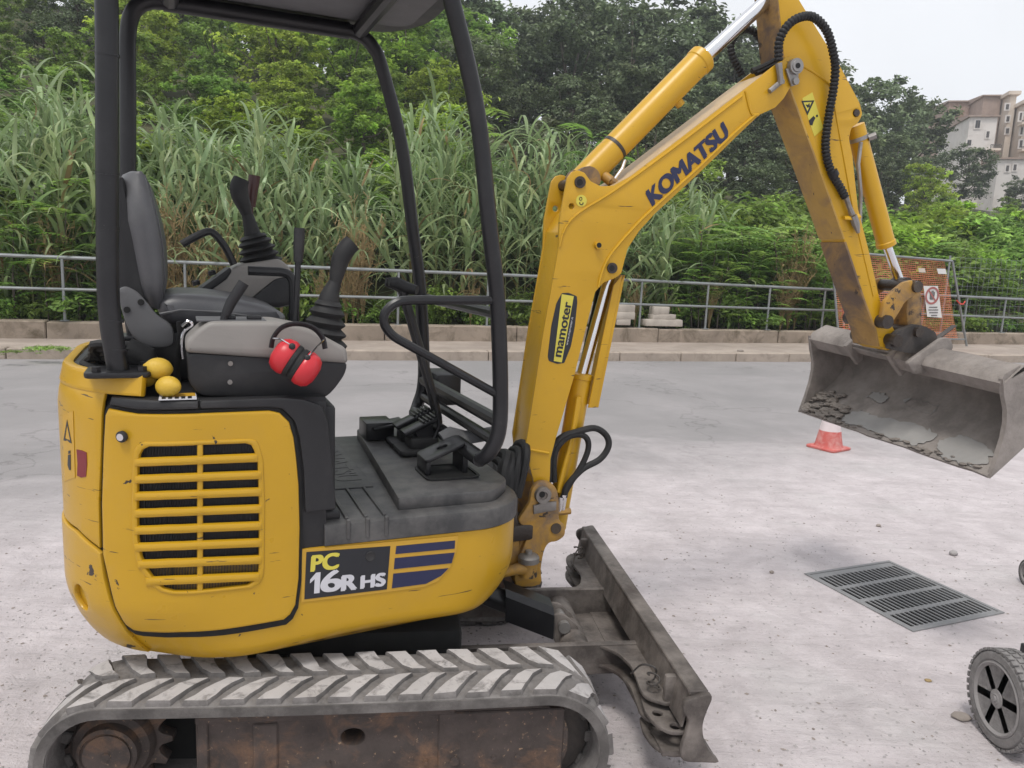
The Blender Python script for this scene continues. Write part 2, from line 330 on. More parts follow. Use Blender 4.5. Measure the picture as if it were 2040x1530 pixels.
    def plate(s, pts, y0, y1, holes=(), bev=0.0, seg=2):   # outline in (x,z), thickness along y
        return s.outline(pts, holes, min(y0, y1), max(y0, y1), bev, lambda a, b, w: (a, w, b), seg=seg)
    def zplate(s, pts, z0, z1, holes=(), bev=0.0, seg=2):  # outline in (x,y), thickness along z
        return s.outline(pts, holes, min(z0, z1), max(z0, z1), bev, lambda a, b, w: (a, b, w), seg=seg)
    def xplate(s, pts, x0, x1, holes=(), bev=0.0, seg=2):  # outline in (y,z), thickness along x
        return s.outline(pts, holes, min(x0, x1), max(x0, x1), bev, lambda a, b, w: (w, a, b), seg=seg)
    def loft(s, rings, cap=True):
        n = len(rings[0]); V_ = [p for r in rings for p in r]; fs = []
        for k in range(len(rings) - 1):
            for i in range(n): fs.append((k * n + i, k * n + (i + 1) % n, (k + 1) * n + (i + 1) % n, (k + 1) * n + i))
        if cap: fs += [tuple(range(n - 1, -1, -1)), tuple(range((len(rings) - 1) * n, len(rings) * n))]
        s.add(V_, fs); return s
    def build(s, name, m, parent=None, angle=35, mats=None, recalc=True):
        f = s.f
        for v in s.b.verts: v.co = f.w(*v.co)
        if recalc: bmesh.ops.recalc_face_normals(s.b, faces=s.b.faces)
        cs = [v.co for v in s.b.verts]
        c = Vector([(min(p[i] for p in cs) + max(p[i] for p in cs)) / 2 for i in range(3)]) if cs else Vector()
        for v in s.b.verts: v.co = v.co - c
        me = bpy.data.meshes.new(name); s.b.to_mesh(me); s.b.free()
        me.materials.append(MATS[m]); me.shade_smooth(); me.set_sharp_from_angle(angle=math.radians(angle))
        ob = bpy.data.objects.new(name, me); COL.objects.link(ob)
        if parent is not None:
            ob.parent = parent; ob.location = c - wloc(parent)
        else: ob.location = c
        return ob
def wloc(o):
    p = Vector((0, 0, 0))
    while o is not None: p = p + o.location; o = o.parent
    return p
def tag(o, label=None, cat=None, group=None, kind=None):
    if label: o['label'] = label
    if cat: o['category'] = cat
    if group: o['group'] = group
    if kind: o['kind'] = kind
    return o
def thing(name, loc, label, cat, group=None):
    o = bpy.data.objects.new(name, None); COL.objects.link(o); o.location = loc; o.empty_display_size = 0.1
    return tag(o, label, cat, group)
def circ(cx, cy, r, n=16, ry=None): return [(cx + r * math.cos(2 * math.pi * i / n), cy + (ry or r) * math.sin(2 * math.pi * i / n)) for i in range(n)]
def text_on(s, body, size, mapf, depth=0.0015, bold=0.0, shear=0.0, xs=1.0, align='LEFT'):
    """letters as thin raised film; mapf(a,b,w) places them."""
    cu = bpy.data.curves.new('t', 'FONT'); cu.body = body; cu.size = size; cu.extrude = depth; cu.offset = bold; cu.shear = shear; cu.align_x = align; cu.space_character = 1.0
    ob = bpy.data.objects.new('t', cu); me = bpy.data.meshes.new_from_object(ob)
    V_ = [mapf(v.co.x * xs, v.co.y, v.co.z) for v in me.vertices]; s.add(V_, [list(p.vertices) for p in me.polygons])
    bpy.data.objects.remove(ob); bpy.data.curves.remove(cu); bpy.data.meshes.remove(me); return s
# ================================================================== THE SETTING
GC = Vector((1.833, 3.3655, 0)); GF = Frame(GC, 23.1); GHX, GHY = 0.268, 0.295
def make_road_mat():
    m = bpy.data.materials.new('road'); m.use_nodes = True; t = m.node_tree; b = t.nodes['Principled BSDF']; MATS['road'] = m
    geo = node(t, 'ShaderNodeNewGeometry'); pos = geo.outputs['Position']
    A = rayw(100, 1030, 0); B = rayw(1750, 905, 0); d = (B - A).normalized(); n = Vector((d.y, -d.x, 0))   # n points to the near side
    dot = node(t, 'ShaderNodeVectorMath', operation='DOT_PRODUCT'); dot.inputs[1].default_value = n
    sub = node(t, 'ShaderNodeVectorMath', operation='SUBTRACT'); sub.inputs[1].default_value = A
    t.links.new(pos, sub.inputs[0]); t.links.new(sub.outputs[0], dot.inputs[0])
    nb = noisetex(t, pos, 0.9, 8, 0.65, 0.6)
    mp = node(t, 'ShaderNodeMapping'); mp.inputs['Rotation'].default_value = (0, 0, -math.radians(17)); mp.inputs['Scale'].default_value = (0.25, 1.6, 1); t.links.new(pos, mp.inputs[0])
    ns = noisetex(t, mp.outputs[0], 1.6, 6, 0.6, 0.3)
    def math_(op, a, b_):
        x = node(t, 'ShaderNodeMath', operation=op)
        for i, v in enumerate((a, b_)):
            if isinstance(v, (int, float)): x.inputs[i].default_value = v
            else: t.links.new(v, x.inputs[i])
        return x.outputs[0]
    e = math_('ADD', dot.outputs['Value'], math_('MULTIPLY', math_('SUBTRACT', nb, 0.5), 2.6))
    e = math_('ADD', e, math_('MULTIPLY', math_('SUBTRACT', ns, 0.5), 0.9))
    mr = node(t, 'ShaderNodeMapRange'); mr.interpolation_type = 'SMOOTHSTEP'; mr.inputs[1].default_value = -1.5; mr.inputs[2].default_value = 1.0; t.links.new(e, mr.inputs[0])
    # thin dust film drifting over the asphalt, thick where the crew works
    film = ramp(t, noisetex(t, pos, 0.55, 7, 0.62, 0.5), [(0.35, 0.0), (0.75, 0.30)])
    fac = math_('MAXIMUM', mr.outputs[0], film)
    fine = noisetex(t, pos, 260, 4, 0.7); asp = mixc(t, ramp(t, fine, [(0.3, 0.0), (0.7, 1.0)]), (0.17, 0.163, 0.163), (0.32, 0.308, 0.307))
    big = noisetex(t, pos, 0.5, 4); asp = mixc(t, ramp(t, big, [(0.3, 0.0), (0.7, 0.5)]), asp, (0.215, 0.206, 0.205))
    n2 = noisetex(t, pos, 3.5, 9, 0.72, 0.4); n3 = noisetex(t, pos, 45, 6, 0.7)
    du = mixc(t, ramp(t, n2, [(0.32, 0.0), (0.66, 1.0)]), (0.47, 0.425, 0.432), (0.64, 0.585, 0.595))
    du = mixc(t, ramp(t, n3, [(0.52, 0.0), (0.80, 0.40)]), du, (0.33, 0.295, 0.295))
    n5 = noisetex(t, pos, 1.3, 5, 0.6, 0.5); du = mixc(t, ramp(t, n5, [(0.54, 0.0), (0.72, 0.4)]), du, (0.56, 0.55, 0.54))
    # drag marks left in the dust by tracks and blade
    mp3 = node(t, 'ShaderNodeMapping'); mp3.inputs['Rotation'].default_value = (0, 0, math.radians(28)); mp3.inputs['Scale'].default_value = (1.2, 16, 1); t.links.new(pos, mp3.inputs[0])
    n7 = noisetex(t, mp3.outputs[0], 1.0, 5, 0.6, 0.5); du = mixc(t, ramp(t, n7, [(0.52, 0.0), (0.70, 0.35)]), du, (0.42, 0.385, 0.385))
    vo = node(t, 'ShaderNodeTexVoronoi', feature='DISTANCE_TO_EDGE'); vo.inputs['Scale'].default_value = 0.32
    wv = node(t, 'ShaderNodeVectorMath', operation='ADD'); nv = node(t, 'ShaderNodeTexNoise'); nv.inputs['Scale'].default_value = 1.7; nv.inputs['Detail'].default_value = 6; t.links.new(pos, nv.inputs['Vector'])
    sv = node(t, 'ShaderNodeVectorMath', operation='SCALE'); sv.inputs['Scale'].default_value = 1.6; t.links.new(nv.outputs['Color'], sv.inputs[0]); t.links.new(pos, wv.inputs[0]); t.links.new(sv.outputs[0], wv.inputs[1]); t.links.new(wv.outputs[0], vo.inputs['Vector'])
    asp = mixc(t, ramp(t, vo.outputs['Distance'], [(0.0, 0.5), (0.006, 0.0)]), asp, (0.08, 0.076, 0.075))   # hairline cracks
    t.links.new(mixc(t, fac, asp, du), b.inputs['Base Color']); b.inputs['Roughness'].default_value = 0.9; b.inputs['Specular IOR Level'].default_value = 0.25
    hmix = math_('ADD', math_('MULTIPLY', n3, math_('MULTIPLY', mr.outputs[0], 0.9)), math_('MULTIPLY', math_('MULTIPLY', math_('ADD', noisetex(t, pos, 11, 8, 0.75, 0.8), math_('MULTIPLY', n7, 0.8)), mr.outputs[0]), 3.2))
    hmix = math_('ADD', hmix, math_('MULTIPLY', fine, 0.35))
    bn = node(t, 'ShaderNodeBump'); bn.inputs['Strength'].default_value = 0.75; bn.inputs['Distance'].default_value = 0.010; t.links.new(hmix, bn.inputs['Height']); t.links.new(bn.outputs[0], b.inputs['Normal'])
make_road_mat()
KF = Frame((-0.16, 10.90, 0), 16.7)          # kerb line
mb = MB(W0)
hole = [tuple(GF.w(x, y, 0))[:2] for x, y in ((-GHX, -GHY), (GHX, -GHY), (GHX, GHY), (-GHX, GHY))]
big = [tuple(KF.w(x, y, 0))[:2] for x, y in ((-110, -70), (110, -70), (110, 0.05), (-110, 0.05))]
mb.outline(big, [hole], 0, 0, 0, lambda a, b, w: (a, b, 0))
tag(mb.build('road', 'road', recalc=False), kind='structure')
for me in [bpy.data.objects['road'].data]:
    if me.polygons[0].normal.z < 0: me.flip_normals()
# ---- pavement with kerb stones
WZT = 0.36                                   # top of the low roadside wall
pav = MB(W0)
pp = [KF.w(-20, 0.17, 0), KF.w(80, 0.17, 0), WF.w(80, 0.05, 0), WF.w(-20, 0.05, 0)]
pav.zplate([(p.x, p.y) for p in pp], -0.05, 0.128)
pavement = tag(pav.build('pavement', 'pavement'), kind='structure')
x = -14.0; i = 0
while x < 24:
    L = random.uniform(0.95, 1.05); k = MB(KF); dz = random.uniform(-0.006, 0.006); dy = random.uniform(-0.008, 0.008)
    k.box(x, x + L - 0.012, dy, 0.165 + dy, -0.05, 0.135 + dz, 0.012, 1); k.build('kerb_stone', 'kerb_stone', pavement); x += L
for a, b in ((-60, -14.01), (24.01, 80)):
    k = MB(KF); k.box(a, b, 0, 0.165, -0.05, 0.135, 0.012, 1); k.build('kerb_stone', 'kerb_stone', pavement)
# ---- low wall
def zone(px):
    for lim, t in ((190, 'behind the tail of the excavator'), (760, 'behind the operator seat'), (1050, 'behind the front canopy posts'), (1300, 'behind the boom'), (1670, 'between boom and fence panel'), (1900, 'behind the orange fence panel')):
        if px < lim: return t
    return 'in front of the far houses'
lw = thing('low_wall', WF.w(0, 0, 0.128), 'low stained concrete wall under the grey pipe railing', 'wall')
x = -40.0; i = 0
while x < 70:
    L = random.uniform(1.9, 2.6); k = MB(WF); dy = random.uniform(-0.012, 0.012); dz = random.uniform(-0.012, 0.012)
    k.box(x, x + L - 0.015, dy, 0.26, 0.1, WZT + dz, 0.015, 1); k.build('wall_block', 'wall_concrete', lw); x += L
# ---- hillside
def hz(x, d):
    """terrain height behind the wall, x along the wall, d behind it."""
    s = 0.33 - 0.0045 * max(-12, min(30, x))
    z = 0.30 + max(0, d - 1.2) * s if d < 34 else 0.30 + 32.8 * s + (d - 34) * 0.02
    return z + (0.25 * noise.noise(Vector((x * 0.25, d * 0.25, 3.1)))) * min(1, max(0, d) / 2)
t_ = MB(WF); nx, ny = 90, 60; V_ = []
for j in range(ny + 1):
    d = 0.2 + 105 * (j / ny) ** 2.2
    for i in range(nx + 1):
        xx = -75 + 180 * i / nx; V_.append((xx, d, hz(xx, d)))
t_.add(V_, [(j * (nx + 1) + i, j * (nx + 1) + i + 1, (j + 1) * (nx + 1) + i + 1, (j + 1) * (nx + 1) + i) for j in range(ny) for i in range(nx)])
tag(t_.build('hillside', 'earth', angle=180), kind='structure')
# ---- railing
rl = thing('railing', WF.w(0, 0.12, WZT), 'long grey galvanised pipe railing on top of the low roadside wall', 'railing')
RO = 0.12
def wz(px, py): return WF.px(px, py, RO)
rt = [wz(0, 508), wz(1237, 557), wz(1663, 577.5), wz(2040, 597)]; rb_ = [wz(0, 573), wz(1229, 605), wz(1663, 618.7), wz(2040, 634)]
def railz(pts, x):
    if x <= pts[0][0]: a, b = pts[0], pts[1]
    elif x >= pts[-1][0]: a, b = pts[-2], pts[-1]
    else:
        for a, b in zip(pts, pts[1:]):
            if a[0] <= x <= b[0]: break
    return a[1] + (b[1] - a[1]) * (x - a[0]) / (b[0] - a[0])
for nm, pts, r in (('top_rail', rt, 0.026), ('lower_rail', rb_, 0.022)):
    xs = [-14] + [p[0] for p in pts] + [22]
    MB(WF).tube([(x, RO, railz(pts, x)) for x in xs], r, 8).build(nm, 'galvanised', rl)
px_posts = [128, 370, 588, 793, 971, 1130, 1276, 1408, 1531, 1641, 1745, 1840, 1925, 2002]
posts_x = [WF.px(p, 610, RO)[0] for p in px_posts]; st = posts_x[1] - posts_x[0]
posts_x = [posts_x[0] - st, posts_x[0] - 2 * st] + posts_x + [posts_x[-1] + 1.6, posts_x[-1] + 3.2]
for x in posts_x:
    p = MB(WF); p.cyl((x, RO, WZT - 0.03), (x, RO, railz(rt, x)), 0.02, n=8); p.box(x - 0.05, x + 0.05, RO - 0.05, RO + 0.05, WZT, WZT + 0.012)
    p.build('post', 'galvanised', rl)
# ---- stone slabs lying on the wall
def slab(x0, y0, x1, y1, d0, d1, label, grp=None):
    a = WF.px(x0, y1, d0); b = WF.px(x1, y0, d0); m_ = MB(WF); m_.box(a[0], b[0], d0, d1, a[1], b[1], 0.012, 2)
    for v in m_.b.verts: v.co += Vector((0, 0.02 * noise.noise(v.co * 7), 0.012 * noise.noise(v.co * 9)))
    tag(m_.build('stone_slab', 'stone_block'), label, 'stone slab', grp)
zz = lambda: None
slab(1287, 637.5, 1361, 650, 0.03, 0.24, 'long pale stone slab at the bottom of the three-step stack on the wall')
slab(1300, 627, 1347, 637, 0.05, 0.23, 'middle pale stone slab of the three-step stack on the wall')
slab(1302, 612, 1335, 626.5, 0.05, 0.22, 'short pale stone block on top of the three-step stack on the wall')
slab(1228, 636.5, 1257, 648, 0.03, 0.24, 'small squared stone at the base of the stack beside the boom')
slab(1180, 636.5, 1226, 648, 0.03, 0.24, 'half hidden base stone of the stack beside the boom')
slab(1180, 623, 1266, 636, 0.03, 0.24, 'flat pale slab in the middle of the stack beside the boom')
slab(1180, 608, 1266, 622.5, 0.05, 0.22, 'rough edged pale slab on top of the stack beside the boom')
# ---- drain grate
gr = thing('drain_grate', GC, 'grey cast iron drain grate set in the dusty ground', 'drain grate')
slots = []
for r in range(4):
    y0 = -GHY + 0.022 + r * (2 * GHY - 0.044) / 4; y1 = y0 + (2 * GHY - 0.044) / 4 - 0.022
    for c in range(18):
        xc = -GHX + 0.030 + c * (2 * GHX - 0.06) / 17
        slots.append([(xc - 0.0098, y0 + 0.004), (xc, y0), (xc + 0.0098, y0 + 0.004), (xc + 0.0098, y1 - 0.004), (xc, y1), (xc - 0.0098, y1 - 0.004)])
o = GHX - 0.008; p = GHY - 0.008
MB(GF).zplate([(-o, -p), (o, -p), (o, p), (-o, p)], -0.002, 0.003, slots).build('slotted_plate', 'cast_iron', gr)
fr = MB(GF); fr.zplate([(-GHX - 0.012, -GHY - 0.012), (GHX + 0.012, -GHY - 0.012), (GHX + 0.012, GHY + 0.012), (-GHX - 0.012, GHY + 0.012)], -0.04, 0.006, [[(-o - 0.004, -p - 0.004), (o + 0.004, -p - 0.004), (o + 0.004, p + 0.004), (-o - 0.004, p + 0.004)]], 0.001)
fr.build('frame', 'cast_iron', gr)
pt = MB(GF); pt.box(-GHX, GHX, -GHY, GHY, -0.5, -0.49); pt.box(-GHX - 0.02, -GHX, -GHY, GHY, -0.5, -0.045); pt.box(GHX, GHX + 0.02, -GHY, GHY, -0.5, -0.045); pt.box(-GHX, GHX, -GHY - 0.02, -GHY, -0.5, -0.045); pt.box(-GHX, GHX, GHY, GHY + 0.02, -0.5, -0.045)
pt.build('pit', 'shadow_black', gr)
# ---- loose gravel and dust crumbs on the ground (uncountable)
def gravel(name, n, m, smin, smax, area):
    oct_v = np.array([(1, 0, 0), (-1, 0, 0), (0, 1, 0), (0, -1, 0), (0, 0, 1), (0, 0, -1)], float)
    oct_f = np.array([(0, 2, 4), (2, 1, 4), (1, 3, 4), (3, 0, 4), (2, 0, 5), (1, 2, 5), (3, 1, 5), (0, 3, 5)])
    P = []
    while len(P) < n:
        w = rayw(rng.uniform(-60, 2100), rng.uniform(*area), 0)
        if noise.noise(Vector((w.x * 0.9, w.y * 0.9, 0.7))) + rng.uniform(-0.3, 0.9) < 0.15: continue
        g = GF.loc(w)
        if abs(g.x) < GHX and abs(g.y) < GHY: continue
        P.append((w.x, w.y, 0))
    P = np.array(P); S = smin + (smax - smin) * rng.random(n) ** 3
    ang = rng.uniform(0, 6.28, n); ca, sa = np.cos(ang), np.sin(ang)
    V = oct_v[None] * (S[:, None, None] * rng.uniform(0.6, 1.3, (n, 6, 1))); V[:, :, 2] *= 0.55; V[:, :, 0] *= 1.3
    X = V[:, :, 0] * ca[:, None] - V[:, :, 1] * sa[:, None]; Y = V[:, :, 0] * sa[:, None] + V[:, :, 1] * ca[:, None]
    V = np.stack([X, Y, V[:, :, 2] + S[:, None] * 0.2], -1) + P[:, None, :]
    Fc = oct_f[None] + (np.arange(n) * 6)[:, None, None]
    me = bpy.data.meshes.new(name); me.from_pydata(V.reshape(-1, 3).tolist(), [], Fc.reshape(-1, 3).tolist()); me.materials.append(MATS[m])
    ob = bpy.data.objects.new(name, me); COL.objects.link(ob); tag(ob, kind='stuff'); return ob
tag(gravel('gravel', 9000, 'pebble', 0.0010, 0.0062, (895, 1540)), 'fine pale gravel and dust crumbs scattered over the ground', 'gravel')
tag(gravel('mortar_crumbs', 1800, 'clod', 0.0014, 0.0075, (880, 1540)), 'brownish mortar crumbs strewn over the pale dust', 'crumbs')
def stone(name, px, py, r, m, label, cat, sq=0.7, seed=0):
    w = rayw(px, py, 0); s_ = MB(W0)
    s_.ellipsoid((w.x, w.y, r * sq * 0.75), (r * 1.15, r * 0.9, r * sq), None, 10, 7, lambda d: 1 + 0.22 * noise.noise(d * 2.1 + Vector((seed, seed * 2, 0))))
    return tag(s_.build(name, m, angle=25), label, cat)
stone('stone', 1899, 1106, 0.020, 'pebble', 'single grey stone lying beyond the drain grate', 'stone', 0.8, 1)
stone('dry_leaf_crumb', 1849, 1357, 0.011, 'dry_stalk', 'small yellowish dry crumb near the dusty wheel', 'crumb', 0.4, 2)
stone('mud_clod', 1915, 1431, 0.028, 'clod', 'brown mud clod right beside the dusty wheel', 'clod', 0.35, 3)
stone('stone', 1537, 1142, 0.010, 'clod', 'small dark stone to the left of the drain grate', 'stone', 0.8, 5)
stone('stone', 1750, 1049, 0.013, 'clod', 'little brown stone on the dust between bucket and grate', 'stone', 0.7, 6)
for (px, py, r, m, lab) in ((1588, 682, 0.085, 'rubble_red', 'lump of red brick rubble on the pavement below the railing'), (1535, 680, 0.06, 'stone_block', 'pale flat rubble stone on the pavement below the railing'), (1380, 675, 0.07, 'stone_block', 'low pale rubble heap at the foot of the wall'), (1475, 700, 0.035, 'clod', 'small dark stone on the pavement edge')):
    w = rayw(px, py, 0.13); s_ = MB(W0); s_.ellipsoid((w.x, w.y, 0.13 + r * 0.3), (r * 1.7, r, r * 0.55), None, 10, 7, lambda d: 1 + 0.3 * noise.noise(d * 2.3 + Vector((px, 0, 0))))
    tag(s_.build('rubble_stone', m, angle=25), lab, 'rubble')
# ---- traffic cone
cp = rayw(1650, 893, 0); cf = Frame((cp.x, cp.y, 0), 35)
co_ = thing('traffic_cone', cp, 'red and white traffic cone standing behind the bucket', 'traffic cone')
b_ = MB(cf); b_.zplate(fillet([(-.132, -.132), (.132, -.132), (.132, .132), (-.132, .132)], .03), 0.0, 0.022, (), 0.006); b_.lathe([(.118, .02), (.110, .035), (.106, .05)], (0, 0, 0), (0, 0, 1), 24); b_.build('base', 'cone_red', co_)
zs = [.05, .155, .285, .39, .47, .52]; rs = [.106, .086, .061, .041, .027, .022]; cl_ = ['cone_red', 'cone_white', 'cone_red', 'cone_white', 'cone_red']
for i in range(5):
    MB(cf).lathe([(rs[i], zs[i]), (rs[i + 1], zs[i + 1])], (0, 0, 0), (0, 0, 1), 24).build('band', cl_[i], co_)
# ---- wheeled machine at the right border (mostly outside the photo)
wc = Vector((1.560, 2.235, 0.150)); wm = thing('mower_cart', (1.9, 2.6, 0), 'dusty machine on spoked grey wheels beside the drain grate', 'cart')
def wheel(c, R, width, spokes=7):
    c = Vector(c); tb = MB(W0); s_ = width
    tb.lathe([(R * .74, 0.004), (R * .80, -.002), (R * .93, 0.0), (R * .985, .010), (R, .022), (R, s_ - .02), (R * .985, s_ - .01), (R * .92, s_), (R * .74, s_ - .004)], c, (1, 0, 0), 48)
    ty = tb.build('wheel', 'tyre', wm)
    tr = MB(W0)
    for i in range(40):
        for k in range(3):
            a = 2 * math.pi * (i + .5 * (k % 2)) / 40; q = c + Vector((.014 + k * (s_ - .028) / 2 - .004, math.cos(a) * R, math.sin(a) * R)); rm = Matrix.Rotation(a, 3, 'X')
            tr.box(q.x - .009, q.x + .009, q.y - .004, q.y + .004, q.z - .008, q.z + .008, rot=rm)
    tr.build('tread', 'tyre', ty)
    rim = MB(W0); rim.lathe([(R * .66, .018), (R * .665, .004), (R * .72, -.003), (R * .76, .0), (R * .77, .012), (R * .77, s_ - .01), (R * .66, s_ - .01)], c, (1, 0, 0), 48)
    rim.lathe([(R * .0, -.006), (R * .05, -.006), (R * .06, -.002), (R * .10, -.002), (R * .11, .0), (R * .19, .002), (R * .21, .012), (R * .2, s_ - .01), (R * .0, s_ - .01)], c, (1, 0, 0), 24)
    rim.build('rim', 'wheel_grey', ty)
    for i in range(spokes):
        a = 2 * math.pi * i / spokes + .3; sp = MB(W0); rm = Matrix.Rotation(a, 3, 'X')
        sp.box(c.x + .004, c.x + .026, c.y - R * .10, c.y + R * .10, c.z + R * .17, c.z + R * .70, .003, 1, rot=rm, piv=c); sp.build('spoke', 'wheel_grey', ty)
    bk = MB(W0); bk.lathe([(R * .0, .03), (R * .68, .03), (R * .68, .034), (R * .0, .034)], c, (1, 0, 0), 32); bk.build('disc', 'seat_bracket', ty)
wheel(wc, 0.150, 0.080, 6)
sw = rayw(2043, 1168, 0); wheel((sw.x, sw.y, .064), 0.064, 0.04, 5)
cb = MB(W0); cb.cyl((1.66, wc.y, .15), (2.45, wc.y, .15), .012); cb.build('axle', 'dark_steel', wm)
cb = MB(W0); cb.box(2.12, 2.6, 2.2, 2.75, .13, .24, .03); cb.build('deck', 'black_plastic', wm)
cb = MB(W0); q0, q1 = W0.px(2032, 1335, 2.45), W0.px(2044, 1285, 2.45); cb.box(q0[0], q1[0] + .012, 2.43, 2.47, q0[1] - .05, q1[1], .006); cb.build('bracket', 'black_paint', wm)
cb = MB(W0); cb.tube([(2.06, 2.4, .2), (2.10, 2.15, .6), (2.12, 1.95, .95), (2.45, 1.95, .95), (2.47, 2.15, .6), (2.47, 2.4, .2)], .013, 8); cb.build('handle', 'black_paint', wm)
cb = MB(W0); cb.lathe([(.0, .24), (.14, .24), (.15, .26), (.15, .34), (.13, .37), (.0, .37)], (2.3, 2.6, 0), (0, 0, 1), 24); cb.build('engine', 'black_plastic', wm)
# ---- site fence panel with orange net and sign, leaning on the pavement
FO = -0.35
fp = thing('fence_panel', WF.w(*[WF.px(1800, 690, FO)[0], FO, .13]), 'leaning wire site fence panel hung with orange netting', 'fence panel')
tl, tr_, br, bl = [WF.px(*q, FO) for q in ((1656, 500), (1897, 520), (1926, 691), (1672, 687))]
def f3(p, dy=0): return (p[0], FO + dy, p[1])
for nm, a, b in (('frame_tube', tl, tr_), ('frame_tube', tr_, br), ('frame_tube', bl, tl)): MB(WF).cyl(f3(a), f3(b), .021, n=8).build(nm, 'galvanised', fp)
lerp = lambda a, b, t: (a[0] + (b[0] - a[0]) * t, a[1] + (b[1] - a[1]) * t)
ll, lr = lerp(tl, bl, .93), lerp(tr_, br, .91); MB(WF).cyl(f3(ll), f3(lr), .016, n=8).build('frame_tube', 'galvanised', fp)
net = MB(WF)
def bil(u, v): return lerp(lerp(tl, tr_, u), lerp(ll, lr, u), v)
NU, NV = 58, 40
for i in range(NU + 1):
    u = .012 + .93 * i / NU; pth = [(*[bil(u + .004 * noise.noise(Vector((i * .9, v, 1))), v / 8)[0], FO + .03 + .012 * math.sin(u * 9 + v)], bil(u, v / 8)[1]) for v in range(9)]
    net.tube(pth, .006 + .003 * (i % 3 == 0), 4, sy=.5)
for j in range(NV + 1):
    v = .02 + .96 * j / NV; pth = [(bil(.012 + .93 * k / 10, v)[0], FO + .033 + .012 * math.sin(.93 * k / 10 * 9 + v * 8), bil(.012 + .93 * k / 10, v)[1] + .006 * noise.noise(Vector((k * .7, j * .5, 2)))) for k in range(11)]
    net.tube(pth, .0075, 4, sy=.5)
net.build('orange_net', 'orange_net', fp)
def sign_quad(q4, dy, th, name, m, par, n=None):
    return MB(WF).plate([WF.px(*q, FO + dy) for q in q4], FO + dy - th, FO + dy).build(name, m, par)
for q in (((1878, 569), (1868, 569)),): pass
sg = tag(MB(WF).plate([WF.px(*q, FO - .03) for q in ((1839.5, 569.6), (1868, 569.6), (1876, 633), (1847, 631))], FO - .036, FO - .03).build('prohibition_sign', 'sign_white'), 'white prohibition sign with a hand in a struck-out ring on the netting', 'sign')
scx, scz = WF.px(1857, 589, FO - .04); sr = WF.px(1870.5, 589, FO - .04)[0] - scx; SY = FO - .04
rg = MB(WF); rg.plate(circ(scx, scz, sr, 28), SY - .004, SY, [circ(scx, scz, sr * .78, 28)]); 
a = math.radians(-45); d_ = Vector((math.cos(a), math.sin(a))) * sr * .85; n_ = Vector((-d_.y, d_.x)).normalized() * sr * .09; c_ = Vector((scx, scz))
rg.plate([tuple(c_ - d_ - n_), tuple(c_ + d_ - n_), tuple(c_ + d_ + n_), tuple(c_ - d_ + n_)], SY - .0035, SY - .0005); rg.build('ring', 'sign_red', sg)
hd = MB(WF); hd.plate(fillet([(scx - sr * .3, scz - sr * .45), (scx + sr * .3, scz - sr * .45), (scx + sr * .36, scz + sr * .1), (scx - sr * .36, scz + sr * .1)], sr * .15), SY - .0025, SY)
for k in range(4): hd.plate(fillet([(scx + sr * (-.36 + .19 * k), scz), (scx + sr * (-.22 + .19 * k), scz), (scx + sr * (-.22 + .19 * k), scz + sr * (.45 + .12 * (k in (1, 2)))), (scx + sr * (-.36 + .19 * k), scz + sr * (.45 + .12 * (k in (1, 2))))], sr * .06), SY - .0025, SY)
hd.build('hand_symbol', 'sign_grey', sg)
tx_ = MB(WF)
for k in range(4):
    y = 611 + k * 5.4; x0 = 1849 + k * .7 + (2, 0, 1, 4)[k]; x1 = 1868 + k * .7 - (2, 0, 1, 4)[k]; x = x0
    while x < x1:
        w_ = random.uniform(1.2, 2.2); p1 = WF.px(x, y, SY); p2 = WF.px(x + w_ * .7, y + 2.2, SY); tx_.box(p1[0], p2[0], SY - .002, SY, p2[1], p1[1]); x += w_
tx_.build('small_print', 'sign_grey', sg)
for q4, lab in ((((1866, 535), (1883, 535.5), (1886, 546), (1869, 545.5)), 'blank white notice card near the top of the orange netting'), (((1829, 534), (1842, 534.5), (1844, 543), (1831, 542.5)), 'faded small notice card beside the white one on the netting')):
    tag(MB(WF).plate([WF.px(*q, FO - .03) for q in q4], FO - .034, FO - .03).build('notice_card', 'sign_white' if 'blank' in lab else 'plaster_cream'), lab, 'notice card')
tk = MB(WF); 
for k, (a, b) in enumerate((((1903, 598), (1916, 606)), ((1909, 604), (1920, 600)))): tk.tube([f3(WF.px(*a, FO), -.03), f3(WF.px((a[0] + b[0]) / 2, (a[1] + b[1]) / 2 + 4, FO), -.045), f3(WF.px(*b, FO), -.03)], .012, 6)
tag(tk.build('barrier_tape', 'tape_red'), 'knotted red and white barrier tape on the fence panel post', 'tape')
wf2 = thing('wire_fence', WF.w(*[WF.px(1960, 690, .4)[0], .4, .3]), 'plain wire mesh fence panel standing behind the railing', 'fence panel')
a, b = WF.px(1893, 512, .45), WF.px(2150, 690, .45); wm_ = MB(WF)
for k in range(30): xx = a[0] + (b[0] - a[0]) * k / 29; wm_.cyl((xx, .45, .3), (xx, .45, a[1]), .003, n=4)
for k in range(9): zq = .32 + (a[1] - .32) * k / 8; wm_.cyl((a[0], .45, zq), (b[0], .45, zq), .0035, n=4)
wm_.build('wire_mesh', 'galvanised', wf2)
for xx in (a[0], b[0]): MB(WF).cyl((xx, .45, .28), (xx, .45, a[1] + .03), .02, n=8).build('frame_tube', 'galvanised', wf2)
tt = thing('barrier_trestle', WF.w(*[WF.px(1690, 685, -.25)[0], -.25, .13]), 'folded red and white barrier trestle standing behind the digger arm', 'barrier')
